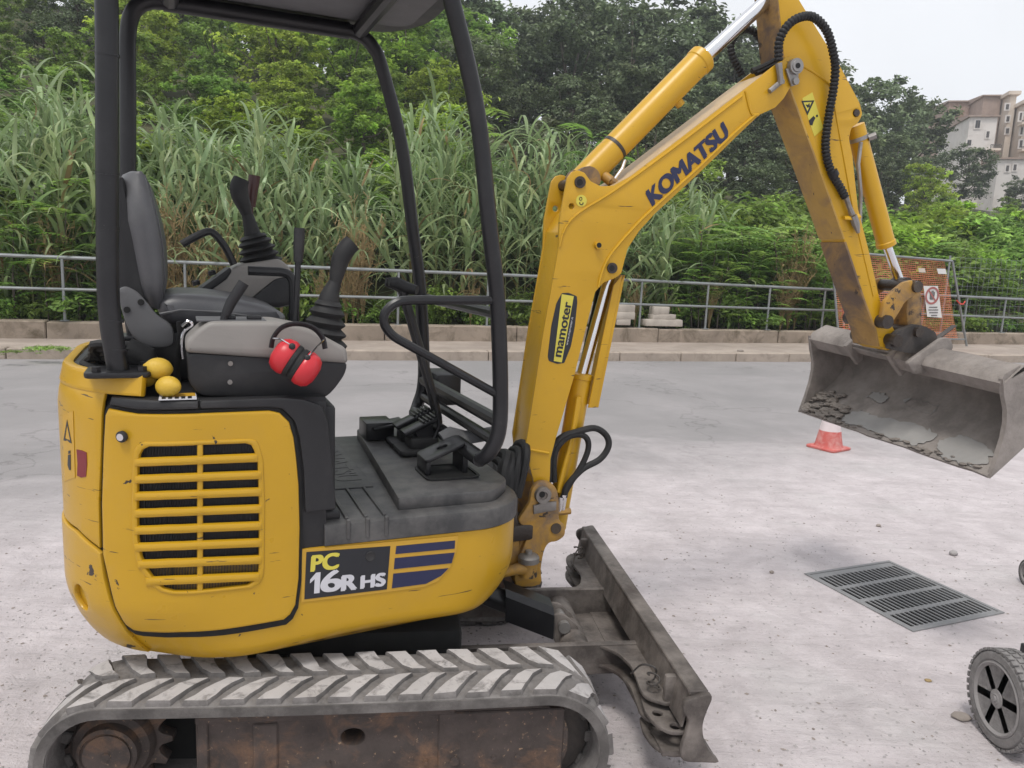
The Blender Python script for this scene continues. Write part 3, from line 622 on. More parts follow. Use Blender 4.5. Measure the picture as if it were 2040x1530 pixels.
for (a, b) in (((1678, 578), (1683, 684)), ((1688, 590), (1694, 684)), ((1680, 612), (1712, 676)), ((1700, 596), (1703, 684)), ((1676, 660), (1722, 664)), ((1682, 640), (1722, 642))):
    A, B = WF.px(*a, -.25), WF.px(*b, -.25)
    for k in range(6):
        p1, p2 = lerp(A, B, k / 6), lerp(A, B, (k + 1) / 6); MB(WF).cyl((p1[0], -.25, p1[1]), (p2[0], -.25, p2[1]), .02, n=6).build('band', 'tape_red' if k % 2 == 0 else 'tape_white', tt)
# ================================================================== THE EXCAVATOR
EX = thing('mini_excavator', SW, 'yellow and black mini excavator on dusty rubber tracks with a wide ditching bucket', 'excavator')
# ---------- plan curve of the upper body (house frame): s runs from the front centre along the near side to the tail centre
HW = 0.47
_half = [(.42, 0.0), (.42, -.15), (.42, -.30)]
for k in range(1, 11): a = math.pi / 2 * k / 10; _half.append((.25 + .17 * math.cos(a), -.30 - .17 * math.sin(a)))
for k in range(1, 25): _half.append((.25 - .69 * k / 24, -HW))
for k in range(1, 21): a = math.pi / 2 * k / 20; _half.append((-.44 - .34 * math.sin(a), -.13 - .34 * math.cos(a)))
_half.append((-.78, 0.0))
_cum = [0.0]
for a, b in zip(_half, _half[1:]): _cum.append(_cum[-1] + math.dist(a, b))
ST = _cum[-1]
def plan(s):
    mir = s > ST; q = 2 * ST - s if mir else s
    q = max(0, min(ST - 1e-6, q)); i = max(0, min(len(_half) - 2, int(np.searchsorted(_cum, q, 'right') - 1)))
    t = (q - _cum[i]) / (_cum[i + 1] - _cum[i]); a, b = Vector(_half[i]), Vector(_half[i + 1]); p = a.lerp(b, t)
    def nrm(k): 
        k = max(0, min(len(_half) - 2, k)); d = (Vector(_half[k + 1]) - Vector(_half[k])).normalized(); return Vector((-d.y, d.x)) * -1
    n0 = (nrm(i - 1) + nrm(i)).normalized() if i > 0 else nrm(i); n1 = (nrm(i) + nrm(i + 1)).normalized() if i < len(_half) - 2 else nrm(i)
    n = n0.lerp(n1, t).normalized(); n = -n if n.dot(p - Vector((-.2, 0))) < 0 else n
    return (Vector((p.x, -p.y)), Vector((n.x, -n.y))) if mir else (p, n)
def sst(e0, e1, x): t = max(0, min(1, (x - e0) / (e1 - e0))); return t * t * (3 - 2 * t)
def inset(p, z):
    k = max(sst(-.34, -.62, p.x), 0.9 * sst(.18, .40, p.x)); R = 0.19; d = max(0, .60 - z)
    tail = R - math.sqrt(max(1e-5, R * R - min(d, R * .98) ** 2)); side = .016 * max(0, (.475 - z) / .025) ** 2
    top = .02 * sst(-.34, -.6, p.x) * sst(1.05, 1.16, z)
    return k * tail + (1 - k) * side + top
def HM(s, z, w):
    p, n = plan(s); q = p + n * (w - inset(p, z)); return (q.x, q.y, z - .026 * sst(.0, -.40, p.x) * max(0, 1 - (z - .45) / .08))
def hs(px, py):
    o = HF.loc(CAMP); d3 = ray(px, py); d = Vector((d3.dot(HF.ax), d3.dot(HF.ay), d3.z)); best = None
    for i in range(len(_half) - 1):
        a = Vector(_half[i]); e = Vector(_half[i + 1]) - a; den = d.x * e.y - d.y * e.x
        if abs(den) < 1e-9: continue
        r = a - Vector((o.x, o.y)); t = (r.x * e.y - r.y * e.x) / den; u = (r.x * d.y - r.y * d.x) / den
        if -1e-6 <= u <= 1 + 1e-6 and t > 0 and (best is None or t < best[0]): best = (t, _cum[i] + u * (_cum[i + 1] - _cum[i]), o.z + d.z * t)
    return (best[1], best[2]) if best else (ST * .9, o.z)
def s_at_x(x): return _cum[12] + (.25 - x) if x > -.44 else None
def ring(z, s0, s1, w, n=70): return [HM(s0 + (s1 - s0) * i / n, z, w) for i in range(n + 1)]
# yellow lower frame
zs = [.45, .452, .458, .466, .475, .49, .51, .54, .57, .60, .65, .70]
m_ = MB(HF); m_.loft([ring(z, 0, 2 * ST - .002, 0.0, 150) for z in zs]); lf = m_.build('lower_frame', 'yellow_body', EX)
# black engine bay core
s17 = s_at_x(-.165)
m_ = MB(HF); m_.loft([ring(z, s17, 2 * ST - s17, w, 90) for z, w in ((.695, -.004), (1.06, -.004), (1.078, -.008), (1.088, -.020))]); m_.build('engine_cover', 'black_plastic', EX)
def wrap(pts, t0, t1, bev, name, m, parent, holes=(), grid=(.03, .03)):
    return MB(HF).outline(pts, holes, t0, t1, bev, HM, grid).build(name, m, parent)
# counterweight (lower tail) wraps round the tail
cw = [hs(*q) for q in ((208, 1100), (215, 1150), (231, 1212), (246, 1262), (268, 1303))]
cw[-1] = (cw[-1][0], .456); zt_ = hs(150, 1046)[1]
tl_ = [hs(200, 1092), hs(180, 1076), hs(160, 1056)]
out = cw[::-1] + tl_ + [(ST, zt_)]
out = out + [(2 * ST - a, b) for a, b in out[::-1][1:]]
holec = hs(168, 1188); hs_ = [(holec[0] + .03 * math.cos(a), holec[1] + .035 * math.sin(a)) for a in [2 * math.pi * k / 18 for k in range(18)]]
wrap(out, -.002, .013, .004, 'counterweight', 'yellow_chipped', EX, [hs_])
# upper tail cover
dl = [hs(204, 1090), hs(202, 1000), hs(206, 900), hs(210, 815)]
zc = 1.105
out = [(ST, zt_ + .006)] + [(p[0], p[1] + .007) for p in tl_[::-1]] + [dl[0], dl[1], dl[2], (dl[3][0], zc)] + [(ST, zc)]
out = out + [(2 * ST - a, b) for a, b in out[1:-1][::-1]]
wrap(out, -.002, .008, .003, 'tail_cover', 'yellow_body', EX)
# yellow rim band round the rear deck
sr_ = s_at_x(-.435) + .15
out = [(sr_, 1.098), (sr_, 1.15), (2 * ST - sr_, 1.15), (2 * ST - sr_, 1.098)]
wrap(out, -.014, .012, .008, 'tail_rim', 'yellow_body', EX)
m_ = MB(HF); m_.loft([ring(z, sr_ + .005, 2 * ST - sr_ - .005, -.013, 80) for z in (1.08, 1.141)]); m_.build('rear_deck', 'black_plastic', EX)
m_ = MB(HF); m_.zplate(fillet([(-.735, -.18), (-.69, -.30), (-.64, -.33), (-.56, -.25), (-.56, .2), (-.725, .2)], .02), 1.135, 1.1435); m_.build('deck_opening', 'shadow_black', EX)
m_ = MB(HF)
for k in range(4): m_.tube(spline([(-.72 + .02 * k, -.12 - .03 * k, 1.14), (-.69, -.22 - .02 * k, 1.165 + .012 * k), (-.62 + .01 * k, -.27, 1.16 + .01 * k), (-.57, -.2 + .02 * k, 1.15)], 5), .011, 8)
m_.build('deck_hoses', 'black_rubber', EX)
m_ = MB(HF); m_.tube(spline([(-.70, -.18, 1.15), (-.66, -.26, 1.185), (-.60, -.25, 1.18), (-.57, -.15, 1.16)], 5), .009, 8); m_.build('hose', 'yellow_brown', EX)
# engine door
dsl = hs(218, 823)
door = [(222, 812.6), (279, 823), (400, 822), (535, 816.6), (556, 821), (575, 839.5), (584, 870), (589, 910), (594, 963.6), (596, 1050), (594, 1150), (587.5, 1202), (577, 1221), (564.5, 1230), (440.5, 1250), (360, 1258), (332.7, 1260), (279, 1259), (262, 1256), (249, 1246), (235.6, 1205), (220, 1135), (212.7, 1102), (210.5, 1000), (214, 882), (217, 825)]
opn = [(284, 903), (290, 893), (302, 887), (400, 884), (488, 881), (499, 884), (505, 895), (512, 920), (515, 1000), (514.5, 1120), (513, 1138), (505, 1153), (492, 1161), (440, 1167), (385, 1172), (350, 1172.5), (330, 1167), (316, 1155), (298, 1130), (287, 1105), (281, 1070), (280, 1000), (281, 930)]
dpx = [hs(*q) for q in door]; opx = [hs(*q) for q in opn]
ed = wrap(dpx, .001, .013, .005, 'engine_door', 'yellow_body', EX, [opx])
cxs = sum(p[0] for p in dpx) / len(dpx); czs = sum(p[1] for p in dpx) / len(dpx)
wrap([(cxs + (a - cxs) * 1.035, czs + (b - czs) * (1.028 if b > czs else 1.055)) for a, b in dpx], -.004, .0045, .001, 'door_seal', 'shadow_black', EX, [[(cxs + (a - cxs) * .97, czs + (b - czs) * .97) for a, b in dpx]])
# raised lip round the grille, slats and centre bar
ocx = sum(p[0] for p in opx) / len(opx); ocz = sum(p[1] for p in opx) / len(opx)
def sc(k, kz=None): return [(ocx + (a - ocx) * k, ocz + (b - ocz) * (kz or k)) for a, b in opx]
wrap(sc(1.10, 1.06), .006, .0165, .0045, 'grille_lip', 'yellow_body', ed, [sc(1.0)], (.03, .03))
for k in range(8):
    y = 912 + k * 33.6; x0, x1 = (274, 522)
    if k == 0: x1 = 514
    if k == 6: x0 = 280
    if k == 7: x0 = 295; x1 = 518
    tp = [hs(x0 + (x1 - x0) * t, y + 6.5 - 9 * t - 9) for t in (0, .25, .5, .75, 1)]; bt = [hs(x0 + (x1 - x0) * t, y + 6.5 - 9 * t + 9) for t in (1, .75, .5, .25, 0)]
    wrap(tp + bt, .001, .0205, .0095, 'slat', 'yellow_body', ed, (), (.03, 0))
cb_ = [hs(393, 880), hs(405, 880), hs(405, 1174), hs(393, 1174)]
wrap(cb_, .003, .0155, .005, 'centre_bar', 'yellow_body', ed, (), (0, .03))
lk = hs(254, 866); q = HM(lk[0], lk[1], .0); p_, n_ = plan(lk[0]); nn = Vector((n_.x, n_.y, 0))
MB(HF).lathe([(.0, .018), (.0135, .018), (.0135, .024), (.010, .026), (.0, .026)], q, nn, 18).build('lock_ring', 'black_plastic', ed)
MB(HF).lathe([(.0, .025), (.0085, .025), (.0085, .0275), (.0, .0275)], Vector(q) + nn * .001, nn, 16).build('lock', 'chrome', ed)
# radiator behind the grille: a recessed dark core with fins (each fin a blade)
rad = MB(HF); rs_ = sc(1.1); sA = min(p[0] for p in rs_); sB = max(p[0] for p in rs_); zA = min(p[1] for p in rs_); zB = max(p[1] for p in rs_)
rad.outline([(sA, zA), (sB, zA), (sB, zB), (sA, zB)], [], -.003, -.001, 0, HM, (.03, 0))
for k in range(86):
    s_ = sA + (sB - sA) * k / 85; wv = .0028 if (k % 17 != 9) else .005
    rad.outline([(s_, zA), (s_ + .0018, zA), (s_ + .0018, zB), (s_, zB)], [], -.002, wv, 0, HM)
rad.build('radiator', 'radiator', EX)
# black cap strip above the door with the instruction sticker
cap = [hs(226, 788), hs(300, 782), hs(395, 798), hs(395, 803), hs(560, 796), hs(600, 806), hs(600, 812), hs(556, 812), hs(535, 809), hs(279, 815), hs(232, 806)]
cp1 = [hs(226, 789), hs(396, 797), hs(396, 813), hs(279, 815), hs(224, 805)]
wrap(cp1, -.03, .016, .006, 'cover_trim', 'black_plastic', EX)
cp2 = [hs(398, 797), hs(560, 790), hs(600, 793), hs(640, 806), hs(652, 836), hs(662, 930), hs(668, 1012), hs(607, 1020), hs(603, 930), hs(595, 870), hs(586, 838), hs(562, 813), hs(535, 810), hs(398, 813)]
wrap(fillet(cp2, .008), -.004, .013, .005, 'side_trim', 'black_plastic', EX)
stz = 1.0965
m_ = MB(HF)
ST4 = [HF.pz(*q, 1.0965) for q in ((318, 787), (390, 783), (392, 795), (316, 797))]
m_.zplate(ST4, 1.0955, 1.0975); stk = m_.build('sticker', 'decal_white', EX)
m_ = MB(HF); m_.zplate([HF.pz(*q, 1.0985) for q in ((345, 784), (388, 782), (390, 788), (343, 790))], 1.0975, 1.0985); m_.build('sticker_band', 'decal_yellow', stk)
m_ = MB(HF)
for k in range(5): m_.zplate([HF.pz(*q, 1.0985) for q in ((322 + k * 13, 790 - k * .3), (330 + k * 13, 789.6 - k * .3), (330 + k * 13, 794 - k * .3), (322 + k * 13, 794.4 - k * .3))], 1.0976, 1.0984)
m_.build('sticker_print', 'decal_black', stk)
# floor cover
m_ = MB(HF); fs_ = s_at_x(-.17)
flr = lambda z, w: [HM(2 * ST - fs_ + (2 * fs_) * i / 90 if False else (fs_ - 2 * fs_ * i / 90) % (2 * ST), .66, w) for i in range(91)]
def fring(z, w): return [(p[0], p[1], z) for p in [HM(abs(fs_ - 2 * fs_ * i / 90) if fs_ - 2 * fs_ * i / 90 >= 0 else 2 * ST - abs(fs_ - 2 * fs_ * i / 90), .66, w) for i in range(91)]]
m_.loft([fring(z, w) for z, w in ((.702, .002), (.704, .006), (.744, .006), (.756, .002), (.761, -.006), (.763, -.015))]); floor_ = m_.build('floor_cover', 'floor_plastic', EX)
m_ = MB(HF); m_.zplate(fillet([(.035, -.425, .008), (.315, -.425, .03), (.395, -.33, .03), (.405, .36, .03), (.33, .43, .03), (.10, .43, .02)], .02, 5), .760, .797, (), .005); m_.build('pedal_deck', 'floor_plastic', floor_)
for x in (-.115, -.065, -.015):   # ribs of the floor mat
    m_ = MB(HF); m_.box(x, x + .010, -.455, -.20, .762, .768, .002, 1); m_.box(x, x + .010, -.480, -.468, .715, .768, .002, 1); m_.build('rib', 'floor_plastic', floor_)
m_ = MB(HF); m_.box(-.135, .02, -.20, .42, .7625, .7665, .002, 1); m_.build('floor_mat', 'floor_plastic', floor_)
m_ = MB(HF); text_on(m_, 'KOMATSU', .105, lambda a, b, w: (-.075 + b, .36 - a, .7665 + w), .0015, .002); m_.build('embossed_lettering', 'floor_plastic', floor_)
m_ = MB(HF); m_.box(-.17, -.135, -.43, .43, .763, 1.06, .01); m_.build('seat_stand', 'black_plastic', EX)
m_ = MB(HF); m_.box(-.175, -.125, -.45, -.38, .762, .785, .006); m_.build('stand_foot', 'black_plastic', EX)
# ---------- side decals
def dec(pts, w0, w1, name, m, parent): return wrap([hs(*q) for q in pts], w0, w1, 0, name, m, parent, (), (.04, 0))
dp = dec(((601, 1094), (912, 1067), (909, 1095), (896, 1130), (872, 1157), (845, 1168), (775, 1178), (600, 1199)), .0004, .0025, 'decal_panel', 'decal_yellow', EX)
db = dec(((610, 1099), (777, 1087), (770, 1173), (606, 1193)), .002, .0038, 'model_plate', 'decal_black', dp)
for pts in (((789, 1087), (906, 1076), (905, 1092), (787, 1103)), ((786, 1111), (905, 1100), (899, 1121), (784, 1133)), ((783, 1142), (893, 1131), (878, 1146), (848, 1162), (780, 1171))):
    dec(pts, .002, .0038, 'stripe', 'navy', dp)
def text_px(mb_, body, BL, BR, up, conv, bold=0.0, depth=.0003, shear=0.0):
    """fit a word into the parallelogram BL, BR, up (pixels) on a surface; conv(px,py,w) -> point"""
    cu = bpy.data.curves.new('t', 'FONT'); cu.body = body; cu.size = 1; cu.extrude = depth; cu.shear = shear
    ob = bpy.data.objects.new('t', cu); me = bpy.data.meshes.new_from_object(ob)
    xs = [v.co.x for v in me.vertices]; ys = [v.co.y for v in me.vertices]; x0, x1, y0, y1 = min(xs), max(xs), min(ys), max(ys)
    for j, (ox, oy) in enumerate(((-1, -.5), (-.3, .5), (.3, -.5), (1, .5)) if bold else ((0, 0),)):
        V_ = []
        for v in me.vertices:
            a = (v.co.x - x0 + ox * bold) / (x1 - x0); b = (v.co.y - y0 + oy * bold) / (y1 - y0)
            V_.append(conv(BL[0] + (BR[0] - BL[0]) * a + up[0] * b, BL[1] + (BR[1] - BL[1]) * a + up[1] * b, v.co.z + j * .00012))
        mb_.add(V_, [list(p.vertices) for p in me.polygons])
    bpy.data.objects.remove(ob); bpy.data.curves.remove(cu); bpy.data.meshes.remove(me); return mb_
def hconv(w0): return lambda x, y, w: HM(*hs(x, y), w0 + w)
text_px(MB(HF), 'PC', (620, 1137), (672, 1131), (2, -31), hconv(.0045), .05).build('lettering', 'decal_text_yellow', db)
m_ = MB(HF); text_px(m_, '6', (640, 1179), (678, 1174), (2, -41), hconv(.0045), .035); one = [(0, .70), (.45, 1), (.80, 1), (.80, 0), (.36, 0), (.36, .70), (0, .52)]; m_.outline([hs(616 + 25 * a + 2 * b, 1182 - 3 * a - 41 * b) for a, b in one], [], .0042, .005, 0, HM); text_px(m_, 'R', (681, 1175), (708, 1172), (1, -29), hconv(.0045), .055); text_px(m_, 'HS', (719, 1171), (765, 1165), (1, -25), hconv(.0045), .055)
m_.build('lettering', 'decal_white', db)
hq = hs(737, 1107); q = HM(hq[0], hq[1], .003); p_, n_ = plan(hq[0]); MB(HF).lathe([(.007, .0), (.014, .0), (.014, .003), (.012, .004), (.0065, .002)], q, (n_.x, n_.y, 0), 18).build('cap_ring', 'black_plastic', db)
# tail warning stickers
wl = dec(((133, 826), (153, 818), (157, 950), (137, 958)), .008, .0092, 'warning_sticker', 'decal_yellow', EX)
m_ = MB(HF); tri = [hs(*q) for q in ((142, 835), (135, 876), (151, 882))]; tri2 = [hs(*q) for q in ((142, 845), (138, 872), (148, 876))]; m_.outline(tri, [tri2], .0092, .0098, 0, HM); m_.build('triangle', 'decal_black', wl)
m_ = MB(HF); m_.outline([hs(*q) for q in ((144, 905), (149, 904), (149, 935), (146, 935), (143, 925))], [], .0092, .0098, 0, HM); m_.outline([hs(*q) for q in ((144.5, 897), (148.5, 896), (148.5, 902), (144.5, 903))], [], .0092, .0098, 0, HM); m_.build('figure', 'decal_black', wl)
dec([(160 + 19 * math.sin(0) + dx, 922 + dy) for dx, dy in ((0, -28), (10, -26), (19, -22), (20, 0), (18, 26), (9, 28), (1, 24), (2, 0))], .008, .0092, 'red_reflector', 'decal_red', EX)
# ---------- far side stays simple: door and cover mirrored
out = [(2 * ST - a, b) for a, b in dpx]; wrap(out, .001, .017, .005, 'engine_door', 'yellow_body', EX)
# ---------- canopy
CN = bpy.data.objects.new('canopy', None); COL.objects.link(CN); CN.parent = EX; CN.location = HF.w(0, 0, 1.15) - SW
def hpath(lst, y): return [(*[HF.px(*q, y)[0], y], HF.px(*q, y)[1]) for q in lst]
CY_ = .38
for y in (-CY_, CY_):
    near = y < 0
    base = hpath([(238, 748), (229, 700), (219, 630), (214.5, 540), (213.5, 300), (213, 60)], -CY_)
    pth = [(p[0], y, p[2]) for p in base] + [(-.622, y, 2.06), (-.605, y, 2.14), (-.56, y, 2.178), (-.50, y, 2.183)]
    m_ = MB(HF); m_.tube(spline(pth, 4), .0242, 14); po = m_.build('rear_post', 'black_paint', CN)
    if near:
        for (pxx, pyy) in ((214, 110), (213.5, 346), (214.5, 455), (223, 640), (232, 697)):
            c = HF.px(pxx, pyy, y); m_ = MB(HF); m_.tube([(c[0], y, c[1] - .003), (c[0], y, c[1] + .003)], .0254, 14); m_.build('post_band', 'black_paint', po)
    bp = hpath([(950, 222), (975, 450), (991, 600), (997, 780), (993, 860)], -CY_)
    bp = [(p[0], y, p[2]) for p in bp]
    lo = [(.318, y * .97, .895), (.300, y * .90, .868)]
    pth = [(.02, y, 2.186), (.09, y, 2.175), (.135, y, 2.14), (.165, y, 2.08)] + bp + lo
    m_ = MB(HF); m_.tube(spline(pth, 5), .0228, 14); m_.build('front_post', 'black_paint', CN)
    m_ = MB(HF); m_.tube([(-.52, y, 2.183), (.05, y, 2.183)], .027, 12); m_.build('side_rail', 'black_paint', CN)
    m_ = MB(HF); m_.zplate(fillet([(-.70, y - .05), (-.56, y - .05), (-.56, y + .07), (-.70, y + .07)], .02), 1.1405, 1.1545, (), .004); m_.build('post_foot', 'black_paint', CN)
    for (dx, dy) in ((-.675, -.03), (-.58, -.03), (-.58, .045)):
        m_ = MB(HF); m_.cyl((dx, y + dy, 1.15), (dx, y + dy, 1.166), .011, n=6); m_.build('bolt', 'black_paint', CN)
m_ = MB(HF); m_.tube([(.300, -.345, .868), (.300, .345, .868)], .024, 12); m_.build('lower_bar', 'black_paint', CN)
for (x, z, r) in ((.335, .925, .017), (.34, .985, .021), (.338, 1.292, .0165)):
    m_ = MB(HF); m_.tube([(x, -CY_, z), (x, CY_, z)], r, 10); m_.build('cross_bar', 'black_paint', CN)
lp = spline(hpath([(985, 598), (900, 598), (820, 598), (790, 603), (768, 622), (766, 645), (782, 668), (815, 688), (900, 735), (986, 783)], -CY_), 5)
m_ = MB(HF); m_.tube(lp, .0125, 10); m_.build('grab_handle', 'black_paint', CN)
for x in (-.50, .085):
    m_ = MB(HF); m_.tube([(x, -CY_, 2.186), (x, CY_, 2.186)], .026, 10); m_.build('roof_bar', 'black_paint', CN)
m_ = MB(HF); m_.zplate(fillet([(-.74, -.47), (.20, -.47), (.30, -.30), (.30, .30), (.20, .47), (-.74, .47)], .12, 5), 2.212, 2.25, (), .015); m_.build('roof', 'black_plastic', CN)
m_ = MB(HF); m_.zplate(fillet([(-.66, -.33), (.24, -.33), (.24, .33), (-.66, .33)], .08, 5), 2.204, 2.2115, (), .003); m_.build('roof_lining', 'seat_bracket', CN)
# work light outside the far front post
m_ = MB(HF); m_.box(.36, .46, .28, .45, .90, 1.02, .015); m_.build('work_light', 'black_plastic', EX)
# ---------- seat
SY0, SY1 = -.21, .20
st_ = bpy.data.objects.new('seat', None); COL.objects.link(st_); st_.parent = EX; st_.location = HF.w(-.5, 0, 1.1) - SW
def hp_(lst, y): return [HF.px(*q, y) for q in lst]
lv_ = [(341, 254, 276), (347, 240, 288), (366, 228, 300), (400, 228, 311), (440, 234, 322), (480, 243, 329), (520, 252, 332), (560, 262, 332), (590, 272, 327), (606, 282, 320), (613, 292, 312)]
rows = []
for (py, xb, xf) in lv_:
    a0 = HF.px(xb, py, SY0 + .06); b0 = HF.px(xf, py, SY0 + .06); cx0_, hx0 = (a0[0] + b0[0]) / 2, (b0[0] - a0[0]) / 2; z0 = (a0[1] + b0[1]) / 2; hy0 = (SY1 - SY0) / 2 * min(1, .80 + .20 * sst(344, 430, py)) * (1 - .1 * sst(580, 613, py)); yc = (SY0 + SY1) / 2
    rows.append([(cx0_ + hx0 * math.copysign(abs(math.cos(t)) ** .7, math.cos(t)) + (.018 * math.sin(t) ** 4 if True else 0), yc + hy0 * math.copysign(abs(math.sin(t)) ** .55, math.sin(t)), z0) for t in [2 * math.pi * k / 28 for k in range(28)]])
m_ = MB(HF); m_.loft(rows); m_.build('backrest', 'seat_vinyl', st_, 60)
for kk in (4, 24): MB(HF).tube([r_[kk] for r_ in rows[1:-1]], .0028, 6).build('seam', 'seat_vinyl', st_)
bkr = hp_([(226, 352), (245, 350), (258, 420), (276, 480), (288, 560), (290, 612), (236, 612), (226, 500)], SY0 + .03)
MB(HF).plate(fillet(bkr, .02), SY0 + .02, SY1 - .02, (), .012).build('backrest_shell', 'black_plastic', st_)
cu_ = smooth2(hp_([(312, 607), (330, 590), (375, 587), (440, 592), (510, 605), (560, 622), (572, 638), (555, 650), (470, 652), (340, 648)], SY0), 3)
MB(HF).plate(cu_, SY0, SY1, (), .04, 4).build('cushion', 'seat_vinyl', st_, 60)
ct = MB(HF); ct.tube([(p[0], SY0 + .002, p[1]) for p in [HF.px(*q, SY0) for q in ((318, 626), (360, 618), (440, 622), (510, 632), (560, 640))]], .004, 6); ct.build('piping', 'seat_bracket', st_)
bkt = hp_([(233, 577), (249, 569), (272, 579), (294, 603), (312, 628), (345, 647), (348, 688), (318, 694), (285, 688), (262, 668), (246, 630)], SY0 - .015)
br_ = MB(HF).plate(fillet(bkt, .02), SY0 - .03, SY0 - .005, (), .008).build('side_bracket', 'seat_bracket', st_)
for q in ((281, 602), (253, 617)):
    c = HF.px(*q, SY0 - .03); MB(HF).cyl((c[0], SY0 - .033, c[1]), (c[0], SY0 - .028, c[1]), .008, n=10).build('bracket_hole', 'shadow_black', br_)
m_ = MB(HF); m_.box(-.60, -.25, SY0 + .03, SY1 - .03, 1.09, 1.225, .02); m_.build('seat_base', 'black_plastic', st_)
m_ = MB(HF); m_.tube(spline(hpath([(357, 640), (360, 670), (357, 700), (352, 735), (355, 770)], -.27), 4), .011, 8, sy=.3); m_.build('seat_belt', 'black_rubber', st_)
m_ = MB(HF); m_.tube(spline(hpath([(362, 650), (375, 640), (383, 648), (366, 662), (362, 690), (364, 715)], -.29), 4), .004, 6); m_.build('belt_buckle', 'chrome', st_)
# grey motor under the seat
m_ = MB(HF); m_.tube(hpath([(250, 695), (285, 712), (300, 745)], -.28), [.03, .034, .03], 12); m_.build('swivel_boot', 'black_rubber', EX)
# ---------- control consoles
CNF = -.425
gp = hp_([(369, 703), (369, 680), (391, 659), (417, 641), (549, 641), (611, 653), (650, 672), (692, 695), (695, 725)], CNF)
con = MB(HF).plate(fillet(gp, .012), CNF, -.27, (), .012, 3).build('console', 'grey_plastic', EX)
dk = hp_([(371, 702), (694, 722), (688, 747), (668, 775), (650, 793), (400, 790), (375, 765)], CNF + .008)
MB(HF).plate(fillet(dk, .015), CNF + .008, -.28, (), .008).build('console_base', 'black_plastic', EX)
for q in ((459, 724), (458, 761)):
    c = HF.px(*q, CNF + .008); MB(HF).cyl((c[0], CNF + .003, c[1]), (c[0], CNF + .009, c[1]), .006, n=8).build('screw', 'steel', con)
m_ = MB(HF); m_.box(-.46, -.30, CNF + .02, -.30, 1.270, 1.2745, .001, 1); m_.build('switch_panel', 'seat_bracket', con)
for x in (-.405, -.345):
    m_ = MB(HF); m_.box(x, x + .035, CNF + .035, CNF + .055, 1.272, 1.285, .005); m_.build('rocker_switch', 'black_plastic', con)
def bellows(p, q, r0, r1, n, parent, name='bellows'):
    p, q = Vector(p), Vector(q); d = q - p; L = d.length; prof = [(r0 * 1.04, 0)]
    for k in range(n):
        t = k / n; r = r0 + (r1 - r0) * t; t2 = (k + .5) / n; r2 = r0 + (r1 - r0) * t2
        prof += [(r * 1.06, L * (t + .12 / n)), (r * 1.10, L * (t + .3 / n)), (r2 * 1.02, L * (t + .55 / n)), (r2 * .84, L * (t + .8 / n)), (r2 * .86, L * (t + .92 / n))]
    prof += [(r1, L), (r1 * .8, L * 1.10), (r1 * .45, L * 1.13)]
    return MB(HF).lathe(prof, p, d, 24).build(name, 'black_rubber', parent, 60)
js = bpy.data.objects.new('joystick', None); COL.objects.link(js); js.parent = EX; js.location = HF.w(-.15, -.35, 1.2) - SW
jy = -.345
bellows(HF.p3(642, 688, jy), HF.p3(654, 608, jy), .058, .036, 4, js)
m_ = MB(HF); m_.tube(spline([HF.p3(653, 611, jy), HF.p3(659, 583, jy), HF.p3(668, 563, jy)], 3), [.03, .028, .026, .023, .02, .018, .017], 12); m_.build('boot', 'black_rubber', js)
m_ = MB(HF); g = spline([HF.p3(667, 566, jy), HF.p3(673, 538, jy), HF.p3(679, 515, jy), HF.p3(691, 495, jy), HF.p3(702, 484, jy)], 4); m_.tube(g, [.015 + .009 * math.sin(min(1, i / (len(g) - 1) * 1.25) * math.pi * .6) for i in range(len(g))], 12); m_.build('grip', 'black_rubber', js, 60)
js2 = bpy.data.objects.new('joystick', None); COL.objects.link(js2); js2.parent = EX; js2.location = HF.w(-.3, .27, 1.35) - SW
jy = .26
bellows(HF.p3(522, 528, jy), HF.p3(505, 474, jy), .062, .045, 4, js2)
m_ = MB(HF); m_.tube(spline([HF.p3(506, 479, jy), HF.p3(498, 447, jy), HF.p3(493, 428, jy)], 3), [.03, .027, .024, .022, .02, .019, .018], 12); m_.build('boot', 'black_rubber', js2)
m_ = MB(HF); g = spline([HF.p3(493, 430, jy), HF.p3(486, 410, jy), HF.p3(478, 390, jy), HF.p3(476, 372, jy), HF.p3(481, 356, jy)], 4); m_.tube(g, [.016 + .012 * math.sin(i / (len(g) - 1) * math.pi * .75) for i in range(len(g))], 12); m_.build('grip', 'black_rubber', js2, 60)
m_ = MB(HF); m_.tube([HF.p3(500, 412, .34), HF.p3(502, 390, .34), HF.p3(507, 350, .34)], [.014, .0165, .019], 12); m_.tube([HF.p3(497, 500, .34), HF.p3(500, 410, .34)], .008, 8); m_.build('blade_lever', 'maroon', EX)
c2 = MB(HF).plate(fillet(hp_([(385, 586), (425, 558), (460, 536), (477, 527), (557, 515), (579, 533), (584, 560), (555, 560), (520, 585), (500, 604), (450, 594)], .19), .014), .19, .36, (), .012, 3).build('console', 'grey_plastic', EX)
MB(HF).plate(fillet(hp_([(490, 604), (520, 578), (548, 556), (584, 548), (586, 606), (557, 614)], .185), .012), .18, .35, (), .01).build('console_base', 'black_plastic', EX)
MB(HF).plate(fillet(hp_([(386, 584), (458, 532), (462, 540), (452, 556), (410, 586)], .187), .006), .183, .34, (), .005).build('instrument_panel', 'black_plastic', c2)
for q in ((392, 568), (424, 548)):
    c = HF.p3(*q, .27); MB(HF).lathe([(.012, 0), (.012, .012), (.009, .016)], c, (-.3, 0, 1), 12).build('knob', 'black_plastic', c2)
